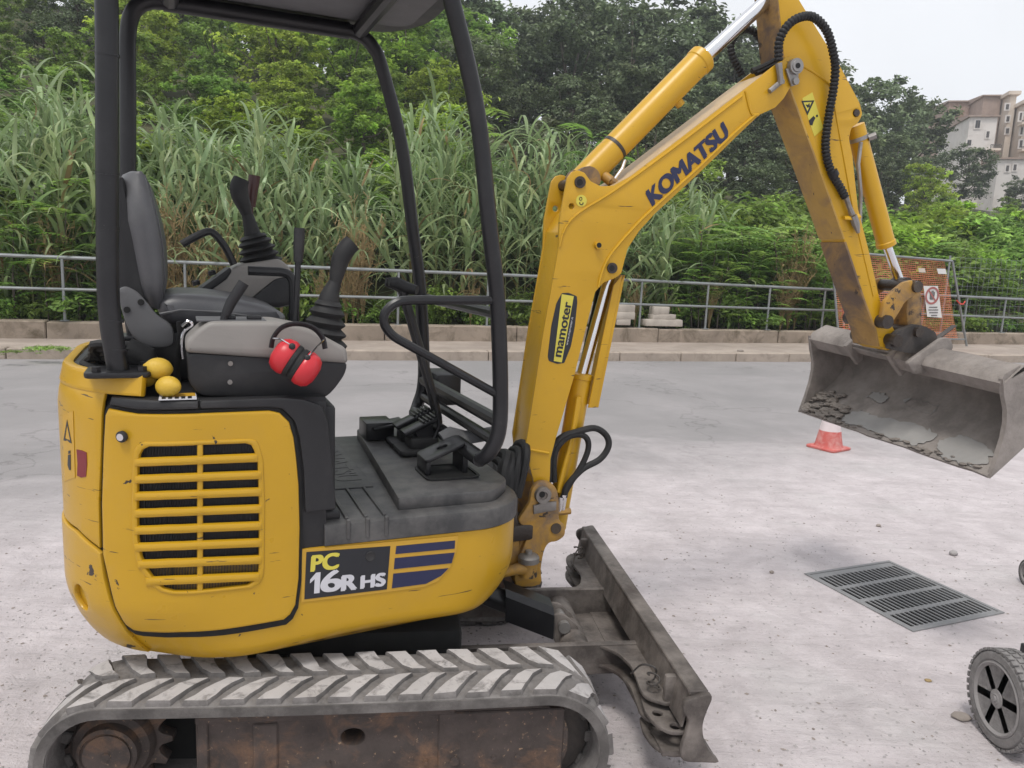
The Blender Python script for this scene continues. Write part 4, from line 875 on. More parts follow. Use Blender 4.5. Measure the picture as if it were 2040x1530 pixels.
m_ = MB(HF); m_.tube(fillet3 := spline([HF.p3(362, 487, .2), HF.p3(385, 474, .2), HF.p3(408, 463, .2), HF.p3(423, 463, .2), HF.p3(440, 480, .2), HF.p3(452, 498, .2), HF.p3(466, 527, .2)], 3), .0125, 10, sy=.8); m_.build('lock_lever', 'black_plastic', EX)
m_ = MB(HF); m_.tube(spline([HF.p3(494, 539, -.02), HF.p3(540, 541, -.02), HF.p3(565, 543, -.02), HF.p3(579, 552, -.02), HF.p3(584, 575, -.02), HF.p3(583, 645, -.02)], 4), .014, 10, sy=.9); m_.build('lock_lever', 'black_plastic', EX)
ly = -.33
lv = MB(HF).tube([HF.p3(589, 655, ly), HF.p3(594, 515, ly)], .0075, 8).build('lever', 'black_paint', EX)
MB(HF).tube([HF.p3(594, 522, ly), HF.p3(595.5, 490, ly), HF.p3(596.5, 454, ly)], [.0115, .014, .0135], 12).build('grip', 'black_plastic', lv)
c = Vector(HF.p3(585, 686, ly)); bellows(c, c + Vector((.006, 0, .035)), .046, .022, 3, lv, 'gaiter')
ly = -.395
lv = MB(HF).tube([HF.p3(431, 675, ly), HF.p3(452, 620, ly)], .0085, 8).build('lever', 'black_paint', EX)
MB(HF).tube([HF.p3(449, 628, ly), HF.p3(460, 603, ly), HF.p3(486, 563, ly)], [.011, .013, .0135], 12).build('grip', 'black_plastic', lv)
# ---------- pedals and travel levers
pd = bpy.data.objects.new('travel_controls', None); COL.objects.link(pd); pd.parent = EX; pd.location = HF.w(.25, 0, .8) - SW
def pedal(cx, cy, L, Wd, tilt, z):
    m_ = MB(HF); rt_ = Matrix.Rotation(math.radians(-tilt), 3, 'Y'); pv = (cx, cy, z)
    m_.box(cx - L / 2, cx + L / 2, cy - Wd / 2, cy + Wd / 2, z, z + .016, .004, 2, rt_, pv)
    for k in range(5):
        xx = cx + L * (.02 + .1 * k); m_.box(xx, xx + .008, cy - Wd / 2, cy + Wd / 2, z + .015, z + .024, .002, 1, rt_, pv)
    m_.box(cx - L * .25, cx + L * .2, cy - Wd * .4, cy + Wd * .4, z - .045, z + .004, .003, 1, rt_, pv); m_.build('pedal', 'black_paint', pd)
    m_ = MB(HF); m_.zplate(fillet([(cx - .085, cy - .06), (cx + .075, cy - .06), (cx + .075, cy + .06), (cx - .085, cy + .06)], .02), z - .085, z - .066, (), .006); m_.zplate(fillet([(cx - .05, cy - .04), (cx + .05, cy - .04), (cx + .05, cy + .04), (cx - .05, cy + .04)], .015), z - .07, z - .03, (), .01); m_.build('pedal_boot', 'black_rubber', pd)
pedal(.235, .035, .135, .06, 24, .885); pedal(.235, .14, .135, .06, 24, .885)
m_ = MB(HF); m_.box(.09, .19, .22, .34, .80, .862, .004); m_.box(.11, .23, .20, .30, .845, .856, .003, 1, Matrix.Rotation(-.15, 3, 'Y')); m_.build('folding_pedal', 'black_paint', pd)
fpz = .80
m_ = MB(HF); m_.zplate(fillet([(.155, -.30), (.325, -.30), (.325, -.14), (.155, -.14)], .03), fpz - .001, fpz + .003, [fillet([(.163, -.292), (.317, -.292), (.317, -.148), (.163, -.148)], .026)]); m_.build('pedal_well', 'black_rubber', pd)
m_ = MB(HF); m_.box(.168, .312, -.287, -.153, fpz - .0005, fpz + .0012); m_.build('well_floor', 'shadow_black', pd)
m_ = MB(HF); m_.outline(fillet([(-.065, -.055), (.065, -.055), (.065, .055), (-.065, .055)], .015), [circ(.005, 0, .017, 12)], 0, .01, .002, lambda a, b, w: (.225 + a * .95, -.20 + b, .862 + a * .38 + w)); m_.box(.28, .298, -.25, -.15, .80, .88, .004); m_.box(.165, .18, -.25, -.15, .80, .845, .004); m_.build('swing_pedal', 'black_paint', pd)
m_ = MB(HF); m_.tube([(.25, -.13, .885), (.285, -.12, .895), (.325, -.13, .882), (.35, -.15, .888), (.385, -.235, .918), (.395, -.26, .915)], [.02, .026, .026, .026, .026, .02], 8, sy=.28); m_.build('pedal_flap', 'seat_bracket', pd)
for (ox, yy) in ((0, .01), (-8, .10)):
    pth = spline([HF.p3(866 + ox, 872, yy), HF.p3(876 + ox, 842, yy), HF.p3(862 + ox, 775, yy), HF.p3(838 + ox, 690, yy), HF.p3(806 + ox, 580, yy)], 5)
    m_ = MB(HF); m_.tube(pth, .0125, 8, sy=.7); tl2 = m_.build('travel_lever', 'black_paint', pd)
    e = Vector(HF.p3(806 + ox, 576, yy)); m_ = MB(HF); m_.tube([e + Vector((-.05, 0, .022)), e + Vector((-.03, 0, .020)), e + Vector((.01, 0, .003)), e + Vector((.035, -.02, -.002))], [.014, .019, .02, .015], 12); m_.build('travel_grip', 'black_rubber', tl2)
# ---------- bucket-swing post in front of the body
m_ = MB(HF); m_.plate(fillet(hp_([(975, 1048), (1036, 1046), (1036, 1120), (996, 1138), (970, 1138)], -.09), .01), -.09, .09, (), .006); m_.build('swing_bracket', 'yellow_worn', EX)
c = HF.px(1015, 1067, -.09); MB(HF).cyl((c[0], -.098, c[1]), (c[0], -.089, c[1]), .010, n=8).build('bolt', 'grease', EX)
m_ = MB(HF); m_.box(.36, .60, -.11, .11, .50, .56, .01); m_.box(.30, .50, -.2, .2, .58, .70, .02); m_.build('front_bracket', 'grease', EX)
cr_ = MB(HF)
for k in range(8):
    t = k / 7; c = Vector((.41 + .15 * t, -.05, .66 + .05 * t + .012 * math.sin(k * 2.1))); h_ = .075 + .03 * t
    cr_.tube(spline([c + Vector((-.03, -.06, -.06)), c + Vector((-.01 + .01 * math.sin(k), -.055, h_ * .6)), c + Vector((.012, -.01, h_)), c + Vector((.01, .06, h_ * .8)), c + Vector((.0, .1, -.03))], 4), .017 + .004 * math.sin(k * 1.7), 8)
cr_.build('hose_cover', 'black_rubber', EX)
BH = .085                                     # half width of the boom box
def bp_(lst, y=-BH): return [BF.px(*q, y) for q in lst]
pc = BF.px(1080, 985, -BH - .02); lc = BF.px(1105, 1052, -BH - .01)
post = bp_([(1050, 1000), (1056, 972), (1070, 957), (1090, 957), (1105, 972), (1110, 1000), (1110, 1030), (1120, 1043), (1121, 1062), (1106, 1074), (1090, 1078), (1080, 1095), (1074, 1130), (1072, 1160), (1024, 1160), (1030, 1112), (1044, 1072), (1043, 1050), (1030, 1032)], -BH - .01)
sp_ = MB(BF)
for y0, y1 in ((-BH - .032, -BH - .008), (BH + .008, BH + .032)): sp_.plate(smooth2(post, 3), y0, y1, (), .005)
low = bp_([(1040, 1060), (1090, 1060), (1078, 1100), (1072, 1160), (1024, 1160), (1030, 1112)], -BH - .01); sp_.plate(low, -BH - .01, BH + .01, (), .004)
swp = sp_.build('swing_post', 'yellow_worn', EX)
def pin(mb_, px, py, y0, y1, r, off): c = BF.px(px, py, off); mb_.cyl((c[0], y0, c[1]), (c[0], y1, c[1]), r, n=18)
m_ = MB(BF); c = BF.px(1080, 985, -BH - .032); m_.lathe([(.0, .0), (.012, .0), (.014, .004), (.027, .004), (.029, .0), (.029, -.02), (.0, -.02)], (c[0], -BH - .046, c[1]), (0, -1, 0), 22)
m_.plate([(c[0] - .03, c[1] - .065), (c[0] + .05, c[1] - .055), (c[0] + .05, c[1] - .025), (c[0] + .01, c[1] - .025), (c[0] + .01, c[1]), (c[0] - .01, c[1]), (c[0] - .012, c[1] - .03), (c[0] - .032, c[1] - .035)], -BH - .044, -BH - .033, (), .002); m_.build('foot_pin', 'steel', swp)
m_ = MB(BF); c = BF.px(1080, 985, -BH - .05); m_.cyl((c[0], -BH - .0515, c[1]), (c[0], -BH - .049, c[1]), .011, n=12); m_.build('pin_bore', 'shadow_black', swp)
m_ = MB(BF); pin(m_, 1107, 1052, -BH - .036, BH + .036, .019, -BH - .03); m_.build('cylinder_pin', 'grease', swp)
m_ = MB(BF); c = BF.px(1052, 1112, -BH - .04); m_.lathe([(.0, -.01), (.037, -.01), (.037, .008), (.028, .016), (.012, .018), (.012, .03), (.0, .032)], (c[0], -BH - .045, c[1] + .0), (0, 0, 1), 18); m_.build('swing_pin_cap', 'steel', swp)
m_ = MB(BF); m_.tube([BF.p3(975, 1147, -BH - .05), BF.p3(1002, 1141, -BH - .05)], .014, 12); m_.build('swing_cylinder_rod', 'chrome', EX)
m_ = MB(BF); m_.tube([BF.p3(1000, 1142, -BH - .05), BF.p3(1028, 1134, -BH - .05), BF.p3(1046, 1132, -BH - .05)], [.016, .02, .026], 12); m_.lathe([(.0, -.03), (.032, -.03), (.032, .03), (.0, .03)], BF.p3(1052, 1130, -BH - .045), (0, 0, 1), 16); m_.build('swing_cylinder_end', 'yellow_worn', EX)
# ---------- boom
bs = [(1048, 884), (1059, 815), (1082, 665), (1106, 535), (1113, 493), (1115, 438), (1124, 389), (1131, 354), (1140, 342), (1152, 339), (1165, 344), (1177, 361), (1197, 371), (1221, 370), (1256, 351), (1340, 287), (1485, 176), (1540, 133), (1566, 114), (1586, 111), (1597, 122), (1598, 140), (1588, 155), (1576, 172), (1562, 196), (1545, 214), (1513, 229), (1480, 260), (1392, 346), (1306, 425), (1274, 460), (1251, 495), (1243, 525), (1238, 545), (1226, 554), (1203, 563), (1186, 582), (1165, 665), (1145, 747), (1121, 829), (1108, 872), (1097, 915), (1096, 950), (1092, 985), (1068, 985), (1062, 955), (1051, 915)]
core = [(1050, 900), (1060, 815), (1083, 665), (1107, 535), (1114, 493), (1118, 462), (1140, 425), (1180, 392), (1225, 368), (1256, 352), (1340, 288), (1485, 177), (1530, 143), (1530, 214), (1513, 227), (1480, 258), (1392, 344), (1306, 423), (1272, 459), (1248, 495), (1225, 520), (1203, 561), (1185, 583), (1164, 665), (1144, 747), (1120, 829), (1107, 872), (1095, 915), (1094, 950), (1066, 955), (1056, 925)]
bpts = fillet(bp_(bs), .004, 2); 
boom = MB(BF).plate(fillet(bp_(core), .004, 2), -BH + .006, BH - .006, (), .003).build('boom', 'yellow', EX)
hb = lambda px, py, r: circ(*BF.px(px, py, -BH), r, 14)
for y0, y1 in ((-BH, -BH + .014), (BH - .014, BH)):
    MB(BF).plate(bpts, y0, y1, [hb(1139, 411, .010)], .0025).build('side_plate', 'yellow', boom)
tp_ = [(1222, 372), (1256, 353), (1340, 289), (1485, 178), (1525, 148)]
q_ = [Vector(BF.px(*p, -BH)) for p in tp_]; MB(BF).plate([(p.x, p.y) for p in q_] + [(p.x - .0025, p.y + .0035) for p in q_[::-1]], -BH + .001, BH - .001).build('top_sheen_plate', 'yellow_sky_sheen', boom)  # thin sheet carrying the painted sky sheen along the boom top
# weld beads along the plate edges
for ln, r in (([(1115, 492), (1121, 466), (1136, 440), (1162, 418), (1225, 379), (1340, 296), (1478, 191)], .004), ([(1192, 572), (1200, 540), (1218, 505), (1260, 456), (1298, 418), (1390, 335), (1463, 265), (1506, 228)], .005), ([(1049, 895), (1093, 903)], .006), ([(1485, 181), (1497, 225), (1511, 229)], .005)):
    MB(BF).tube(spline([BF.p3(*q, -BH - .001) for q in ln], 5), r, 6).build('weld_bead', 'yellow', boom)
for (px, py, r) in ((1155, 363, .019), (1219, 534, .018)):
    m_ = MB(BF); pin(m_, px, py, -BH - .006, BH + .006, r, -BH); m_.build('pin', 'grease', boom)
    m_ = MB(BF); c = BF.px(px, py, -BH - .006); m_.cyl((c[0], -BH - .0075, c[1]), (c[0], -BH - .0055, c[1]), r * .55, n=12); m_.build('pin_bore', 'shadow_black', boom)
m_ = MB(BF); c = BF.px(1190, 489, -BH); m_.cyl((c[0], -BH - .016, c[1]), (c[0], -BH + .01, c[1]), .0125, n=14); m_.build('stub_tube', 'yellow', boom)
m_ = MB(BF); c = BF.px(1193.5, 488.5, -BH - .016); m_.cyl((c[0], -BH - .0175, c[1]), (c[0], -BH - .0155, c[1]), .0085, n=12); m_.build('stub_bore', 'shadow_black', boom)
def bconv(w0): return lambda x, y, w: (*[BF.px(x, y, -BH - w0)[0], -BH - w0 - w], BF.px(x, y, -BH - w0)[1])
text_px(MB(BF), 'KOMATSU', (1301, 409), (1453, 271), (-14, -27), bconv(.0012), .06).build('lettering', 'navy', boom)
md = [(1119, 584), (1132, 583), (1149, 590), (1150, 602), (1145, 650), (1137, 690), (1124, 723), (1110, 725), (1093, 719), (1091, 710), (1098, 650), (1108, 605)]
mdp = MB(BF).plate(fillet(bp_(md, -BH), .004), -BH - .0012, -BH + .001, ()).build('hire_sticker', 'decal_black', boom)
m_ = MB(BF); m_.plate(bp_([(1119, 586), (1143, 590), (1119, 722), (1103, 719)], -BH - .001), -BH - .0020, -BH - .0008); m_.build('sticker_field', 'decal_text_yellow', mdp)
m_ = MB(BF); text_px(m_, 'mamoter', (1118, 711), (1139, 603), (-13, -2), bconv(.0026), .03, .0003); m_.build('lettering', 'decal_black', mdp)
m_ = MB(BF); text_px(m_, 'www.mamoter.it', (1131, 688), (1142, 632), (-3.6, -.6), bconv(.0017), .0, .0003); m_.build('web_address', 'decal_white', mdp)
m_ = MB(BF); m_.plate(circ(*BF.px(1158, 400, -BH), .019, 20), -BH - .0012, -BH + .001); hk = m_.build('hook_sticker', 'decal_text_yellow', boom)
m_ = MB(BF); c = BF.px(1158, 404, -BH); m_.tube([(c[0] + .006 * math.cos(a), -BH - .0015, c[1] + .006 * math.sin(a)) for a in [2.9 + 3.6 * k / 8 for k in range(9)]], .0018, 5); c = BF.px(1156.5, 396, -BH); m_.tube([(c[0] + .005 * math.cos(a), -BH - .0015, c[1] + .005 * math.sin(a)) for a in [6.3 * k / 10 for k in range(11)]], .0012, 5); m_.build('hook_symbol', 'decal_black', hk)
# boom-foot boss at far side hidden; arm cylinder on top of the boom
def b3(px, py, y=0.0): return BF.p3(px, py, y)
ac = MB(BF); A, B, Cc = Vector(b3(1160, 360)), Vector(b3(1388, 128)), Vector(b3(1540, -10))
ac.cyl(A, B, .046, n=22); ac.lathe([(.046, 0), (.049, .004), (.049, .03), (.044, .036), (.0, .036)], B, B - A, 22); ac.build('arm_cylinder', 'yellow', EX)
acp = [o for o in EX.children if o.name.startswith('arm_cylinder')][0]
MB(BF).cyl(B, Cc, .0245, n=18).build('cylinder_rod', 'chrome', acp)
d_ = (B - A).normalized(); q = A + d_ * .16; MB(BF).tube([q - d_ * .006, q + d_ * .006], .0475, 22).build('band', 'grease', acp)
m_ = MB(BF); m_.cyl((A.x, -.06, A.z), (A.x, .06, A.z), .042, n=16); m_.build('cylinder_eye', 'yellow_brown', acp)
q = A + d_ * .075; m_ = MB(BF); m_.cyl(q + Vector((.01, -.02, -.03)), q + Vector((.035, -.045, -.055)), .017, n=12); m_.cyl(q + Vector((.03, -.045, -.05)), q + Vector((.05, -.045, -.06)), .014, n=8); m_.build('port', 'yellow_worn', acp)
m_ = MB(BF); m_.tube([q + Vector((.045, -.04, -.05)), q + Vector((.075, -.035, -.01)), q + Vector((.09, -.02, .02))], .007, 8); m_.build('hydraulic_pipe', 'chrome', acp)
q = A + d_ * .44; m_ = MB(BF); nrm_ = Vector((d_.z, 0, -d_.x)); m_.cyl(q + nrm_ * .03, q + nrm_ * .062, .016, n=10); m_.build('port', 'yellow', acp)
# lifting cylinder in front of the lower boom
lc_ = MB(BF); P0, P1, P2 = Vector(b3(1107, 1050)), Vector(b3(1158, 752)), Vector(b3(1219, 534))
lc_.cyl(P0, P1, .037, n=20); lc_.lathe([(.037, -.006), (.040, -.004), (.040, .012), (.03, .016), (.0, .016)], P1, P1 - P0, 20); lcy = lc_.build('boom_cylinder', 'yellow', EX)
MB(BF).cyl(P1, P2, .020, n=16).build('cylinder_rod', 'chrome', lcy)
m_ = MB(BF); m_.tube([b3(1152, 790, -.045), b3(1150, 810, -.045), b3(1140, 870, -.045), b3(1112, 980, -.045)], [.010, .013, .010, .010], 8); m_.build('hydraulic_pipe', 'yellow', lcy)
gd = fillet(bp_([(1216, 572), (1239, 548), (1237, 575), (1188, 812), (1166, 812), (1178, 745), (1184, 742)], -.02), .004)
m_ = MB(BF); gfl = bp_([(1222, 568), (1239, 548), (1186, 812), (1172, 812)], -.045)
m_.plate(gfl, -.048, -.040, (), .001); m_.plate([(p[0] + .012, p[1]) for p in bp_([(1231, 560), (1239, 548), (1186, 812), (1178, 812)], -.045)], -.045, .045, (), .001); m_.build('cylinder_guard', 'yellow', lcy)
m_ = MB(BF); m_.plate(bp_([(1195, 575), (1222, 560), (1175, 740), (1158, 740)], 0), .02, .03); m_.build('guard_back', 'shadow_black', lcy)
# hoses at the boom foot
for (pts, r) in (([(1093, 960), (1097, 900), (1118, 872), (1150, 860), (1185, 853), (1208, 868), (1212, 890), (1195, 915), (1160, 935), (1130, 968), (1124, 990)], .0115), ([(1104, 960), (1105, 905), (1125, 875), (1150, 866), (1168, 872), (1172, 893), (1160, 925), (1135, 965), (1119, 995)], .0105)):
    m_ = MB(BF); m_.tube(spline([b3(*q, -.06) for q in pts], 6), r, 10); m_.build('hydraulic_hose', 'black_rubber', EX)
for q0, q1 in (((1124, 985), (1120, 1015)), ((1117, 990), (1113, 1018))):
    m_ = MB(BF); m_.tube([b3(*q0, -.06), b3(*q1, -.06)], [.0125, .0105], 8); m_.build('hose_fitting', 'chrome', EX)
m_ = MB(BF); m_.tube([b3(1102, 1022, -.06), b3(1120, 1020, -.06), b3(1136, 1018, -.06)], .012, 8); m_.build('fitting_block', 'yellow_worn', EX)
# ---------- arm (dipper)
AH = .066
ap = [(1546, -60), (1551, 0), (1556, 45), (1562, 110), (1570, 165), (1600, 250), (1628, 326), (1681, 476), (1722, 598), (1744, 655), (1752, 690), (1768, 699), (1788, 690), (1792, 672), (1778, 650), (1758, 612), (1752, 591), (1731, 497), (1710, 415), (1699, 310), (1692, 275), (1697, 255), (1711, 244), (1719, 228), (1714, 206), (1671, 125), (1630, 60), (1593, 0), (1555, -60)]
arm = MB(BF).plate(fillet(bp_(ap, -AH), .008, 2), -AH, AH, [circ(*BF.px(1706, 225, -AH), .013, 14)], .004).build('arm', 'yellow', EX)
# scraped brown underside of the arm
und = [(1683, 482), (1722, 601), (1744, 658), (1750, 690)]
up_ = [BF.px(*q, -AH) for q in und]; m_ = MB(BF)
off = lambda p, k: (p[0] - k * .96, p[1] - k * .3)
m_.plate([off(p, .0045) for p in up_] + [off(p, -.004) for p in up_[::-1]], -AH - .003, AH + .003, (), .001); m_.build('wear_plate', 'yellow_brown', arm)
up2 = [BF.px(*q, -AH) for q in ((1572, 172), (1600, 250), (1628, 326), (1655, 402), (1681, 476))]; m_ = MB(BF); m_.plate([off(p, .0035) for p in up2] + [off(p, -.004) for p in up2[::-1]], -AH - .002, AH + .002, (), .001); m_.build('under_plate', 'yellow_under', arm)
m_ = MB(BF); m_.plate([off(p, .0035) for p in bp_([(1547, -50), (1553, 20), (1560, 100), (1567, 150)], -AH)] + [off(p, -.01) for p in bp_([(1567, 150), (1560, 100), (1553, 20), (1547, -50)], -AH)], -AH + .002, AH - .002); m_.build('arm_back_plate', 'yellow_brown', arm)
m_ = MB(BF); c = BF.px(1583, 133, -BH - .01); m_.lathe([(.0, -.016), (.018, -.016), (.02, -.012), (.026, -.012), (.026, .01), (.0, .01)], (c[0], -BH - .012, c[1]), (0, 1, 0), 20)
m_.plate([(c[0] - .035, c[1] - .01), (c[0] - .005, c[1] - .065), (c[0] + .022, c[1] - .055), (c[0] + .015, c[1])], -BH - .012, -BH - .003, (), .002); m_.cyl((c[0] + .005, -BH - .022, c[1] - .048), (c[0] + .005, -BH, c[1] - .048), .012, n=8); m_.build('arm_pin', 'steel', arm)
m_ = MB(BF); m_.cyl((c[0], -BH - .030, c[1]), (c[0], -BH - .0275, c[1]), .009, n=12); m_.build('pin_bore', 'shadow_black', arm)
m_ = MB(BF); pin(m_, 1706, 225, -AH - .004, AH + .004, .0125, -AH); m_.build('cylinder_pin', 'grease', arm)
m_ = MB(BF); m_.tube(spline([b3(1597, 130, -AH - .001), b3(1630, 150, -AH - .001), b3(1655, 170, -AH - .001)], 3), .004, 6); m_.tube([b3(1655, 170, -AH - .001), b3(1700, 420, -AH - .001), b3(1740, 590, -AH - .001)], .0025, 6); m_.build('weld_bead', 'yellow', arm)
ws = MB(BF).plate(bp_([(1598, 196), (1618, 184), (1640, 256), (1622, 272), (1611, 240)], -AH), -AH - .0012, -AH + .001).build('warning_sticker', 'decal_text_yellow', arm)
m_ = MB(BF); t1 = bp_([(1596, 201), (1622, 200), (1608, 230)], -AH); t2 = bp_([(1600, 204), (1617, 203), (1608, 222)], -AH); m_.plate(t1, -AH - .0018, -AH - .0010, [t2]); m_.build('triangle', 'decal_black', ws)
m_ = MB(BF); m_.plate(bp_([(1611, 240), (1620, 231), (1624, 235), (1620, 243), (1618, 250), (1613, 249)], -AH), -AH - .0018, -AH - .0010); m_.plate(circ(*BF.px(1627, 231, -AH), .0045, 10), -AH - .0018, -AH - .0010); m_.plate(bp_([(1604, 208), (1609, 209), (1612, 205), (1613, 213), (1608, 215)], -AH), -AH - .0018, -AH - .0010); m_.build('figure', 'decal_black', ws)
# corrugated hoses over the joint
def corr(pts, y, r, name='arm_hose'):
    P = spline([b3(*q[:2], q[2] if len(q) > 2 else y) for q in pts], 12); out = []; L = 0; 
    # resample every 4 mm
    cum = [0]
    for a, b in zip(P, P[1:]): cum.append(cum[-1] + (b - a).length)
    n = int(cum[-1] / .0042); Q = []
    for k in range(n + 1):
        t = cum[-1] * k / n; i = max(0, min(len(P) - 2, int(np.searchsorted(cum, t, 'right') - 1))); Q.append(P[i].lerp(P[i + 1], (t - cum[i]) / max(1e-9, cum[i + 1] - cum[i])))
    return MB(BF).tube(Q, [r * (1.0 if k % 3 else .76) for k in range(len(Q))], 9).build(name, 'black_rubber', EX, 60)
corr([(1551, 122, -.10), (1552, 85, -.105), (1566, 55, -.115), (1590, 36, -.12), (1620, 34, -.12), (1647, 62, -.12), (1661, 110, -.115), (1664, 140, -.105), (1660, 180, -.095), (1652, 225, -.088), (1645, 280, -.083), (1648, 318, -.083), (1660, 350, -.083), (1673, 372, -.083), (1684, 393, -.083)], -.1, .0155)
corr([(1478, 150, .08), (1460, 115, .085), (1457, 85, .09), (1475, 62, .09), (1500, 62, .09), (1528, 95, .085), (1540, 130, .08)], .09, .014)
for pts, r in (([(1498, 142), (1520, 133), (1548, 118)], .010), ([(1506, 146), (1530, 134), (1555, 122)], .010)):
    m_ = MB(BF); m_.tube(spline([b3(*q, -.03) for q in pts], 4), r, 8); m_.build('hydraulic_hose', 'black_rubber', EX)
m_ = MB(BF); m_.tube([b3(1551, 126, -.1), b3(1554, 150, -.1), b3(1556, 168, -.1)], [.012, .010, .012], 8); m_.tube([b3(1533, 182, -.095), b3(1545, 172, -.095), b3(1560, 160, -.095)], .009, 8); m_.build('hose_fitting', 'steel', EX)
m_ = MB(BF); m_.lathe([(.019, -.01), (.019, .01)], b3(1660, 346, -.083), (b3(1673, 372, -.083)[0] - b3(1660, 346, -.083)[0], 0, b3(1673, 372, -.083)[2] - b3(1660, 346, -.083)[2]), 12); m_.build('hose_clamp', 'black_paint', arm)
m_ = MB(BF); m_.tube([b3(1685, 392, -.083), b3(1692, 412, -.083), b3(1698, 428, -.083)], [.0095, .009, .011], 8); m_.tube([b3(1699, 430, -.083), b3(1705, 447, -.083), b3(1710, 464, -.083)], [.015, .014, .006], 8); m_.build('hose_fitting', 'steel', arm)
m_ = MB(BF); m_.tube([b3(1682, 434, -.078), b3(1700, 434, -.082), b3(1712, 430, -.08)], [.010, .012, .012], 8, sy=.5); m_.build('hose_bracket', 'yellow', arm)
# bucket cylinder and linkage
K0, K1, K2 = Vector(b3(1703, 250)), Vector(b3(1764, 482)), Vector(b3(1795, 568))
bc_ = MB(BF); dk_ = (K1 - K0).normalized(); bc_.cyl(K0, K1, .034, n=20); bc_.lathe([(.034, -.004), (.037, 0), (.037, .016), (.03, .02), (.0, .02)], K1, dk_, 20); bcy = bc_.build('bucket_cylinder', 'yellow', EX)
MB(BF).cyl(K1, K2, .017, n=14).build('cylinder_rod', 'chrome', bcy)
m_ = MB(BF); q = K0 + dk_ * .05; m_.lathe([(.038, -.007), (.038, .007)], q, dk_, 16); m_.cyl(q + Vector((.02, -.03, 0)), q + Vector((.04, -.045, .01)), .012, n=8); m_.tube([q + Vector((-.02, -.04, -.02)), q + Vector((-.025, -.045, -.1)), q + Vector((-.0, -.045, -.2)), q + Vector((.02, -.04, -.34))], .007, 8); m_.build('hydraulic_pipe', 'steel', bcy)
m_ = MB(BF); m_.lathe([(.0, -.03), (.032, -.03), (.032, .03), (.0, .03)], K2, (0, 1, 0), 16); m_.build('rod_eye', 'grease', bcy)
lk1 = bp_([(1752, 632), (1757, 602), (1775, 580), (1797, 562), (1818, 557), (1830, 566), (1830, 582), (1808, 594), (1797, 604), (1785, 625), (1772, 645), (1757, 645)], -AH - .02)
for y0 in (AH + .012, -AH - .032): lnk = MB(BF).plate(fillet(lk1, .008), y0, y0 + .02, (), .004).build('rocker_link', 'yellow_worn', EX)
m_ = MB(BF)
for (px, py, r) in ((1764, 641, .026), (1824, 571, .022)): pin(m_, px, py, -AH - .044, AH + .044, r, -AH - .03)
m_.build('link_pins', 'grease', lnk)
l2 = MB(BF).plate(fillet(bp_([(1812, 565), (1832, 560), (1838, 600), (1836, 655), (1828, 672), (1810, 668), (1806, 620)], -.05), .008), -.05, .05, (), .006).build('bucket_link', 'yellow_brown', EX)
# ---------- bucket: 1 m wide ditching bucket, slightly rolled towards the near end
BK0, BK1 = -.49, .51
def bkprof(y):
    t = (y - BK0) / (BK1 - BK0)
    nE, nT = Vector(BF.px(1968, 952, BK0)), Vector(BF.px(1998, 762, BK0)); fE, fT = Vector(BF.px(1592, 821, BK1)), Vector(BF.px(1616, 674, BK1))
    E, T = nE.lerp(fE, t), nT.lerp(fT, t); nB = Vector(BF.px(2040, 887, BK0)); u = (nB - nE).normalized(); v = Vector((-u.y, u.x))
    return E, T, u, v
def bkshell(y, inner):
    E, T, u, v = bkprof(y); g = T - E; h = g.dot(v); a = g.dot(u); D = .40; k = .010 if inner else 0.0
    pts = [(0, 0), (.10, .0), (.24, .005), (.31, .03), (.36, .085), (.375, .15), (.35, .22), (.30, h * .92), (.24, h * .99), (a + .10, h * 1.0), (a, h)]
    P = [E + u * p[0] + v * p[1] for p in pts]; C_ = E + u * .18 + v * h * .5
    out = []
    for i, p in enumerate(P):
        d = P[min(i + 1, len(P) - 1)] - P[max(i - 1, 0)]; n = Vector((-d.y, d.x)).normalized()
        out.append(p + n * k)
    return out
m_ = MB(BF); NY = 16; rows = []
for j in range(NY + 1):
    y = BK0 + (BK1 - BK0) * j / NY; o_ = bkshell(y, False); i_ = bkshell(y, True)
    o2 = spline([(p.x, p.y, 0) for p in o_], 3); i2 = spline([(p.x, p.y, 0) for p in i_], 3)
    rows.append([(p.x, y, p.y) for p in o2] + [(p.x, y, p.y) for p in i2[::-1]])
m_.loft(rows)
for v in m_.b.verts: v.co += Vector((1, 0, 1)) * .004 * noise.noise(v.co * 14)
bucket = m_.build('bucket', 'bucket_steel', EX, 45)
E, T, u, v = bkprof(BK0)
for y, px_ in ((BK0, 0), (BK1, 1)):
    sh = spline([(p.x, p.y, 0) for p in bkshell(y, False)], 3); E_, T_, u_, v_ = bkprof(y); h_ = (T_ - E_).dot(v_); a_ = (T_ - E_).dot(u_)
    fe = [E_ + u_ * (a_ * t * .9 + .055 * math.sin(t * math.pi) * 1.0) + v_ * (h_ * t) for t in (.85, .65, .5, .35, .18)]
    pl = [(p.x, p.y) for p in sh] + [(T_.x - .012, T_.y + .012)] + [(p.x, p.y) for p in fe]
    m_ = MB(BF); m_.plate(pl, y - .009, y + .009); m_.build('end_plate', 'bucket_steel', bucket)
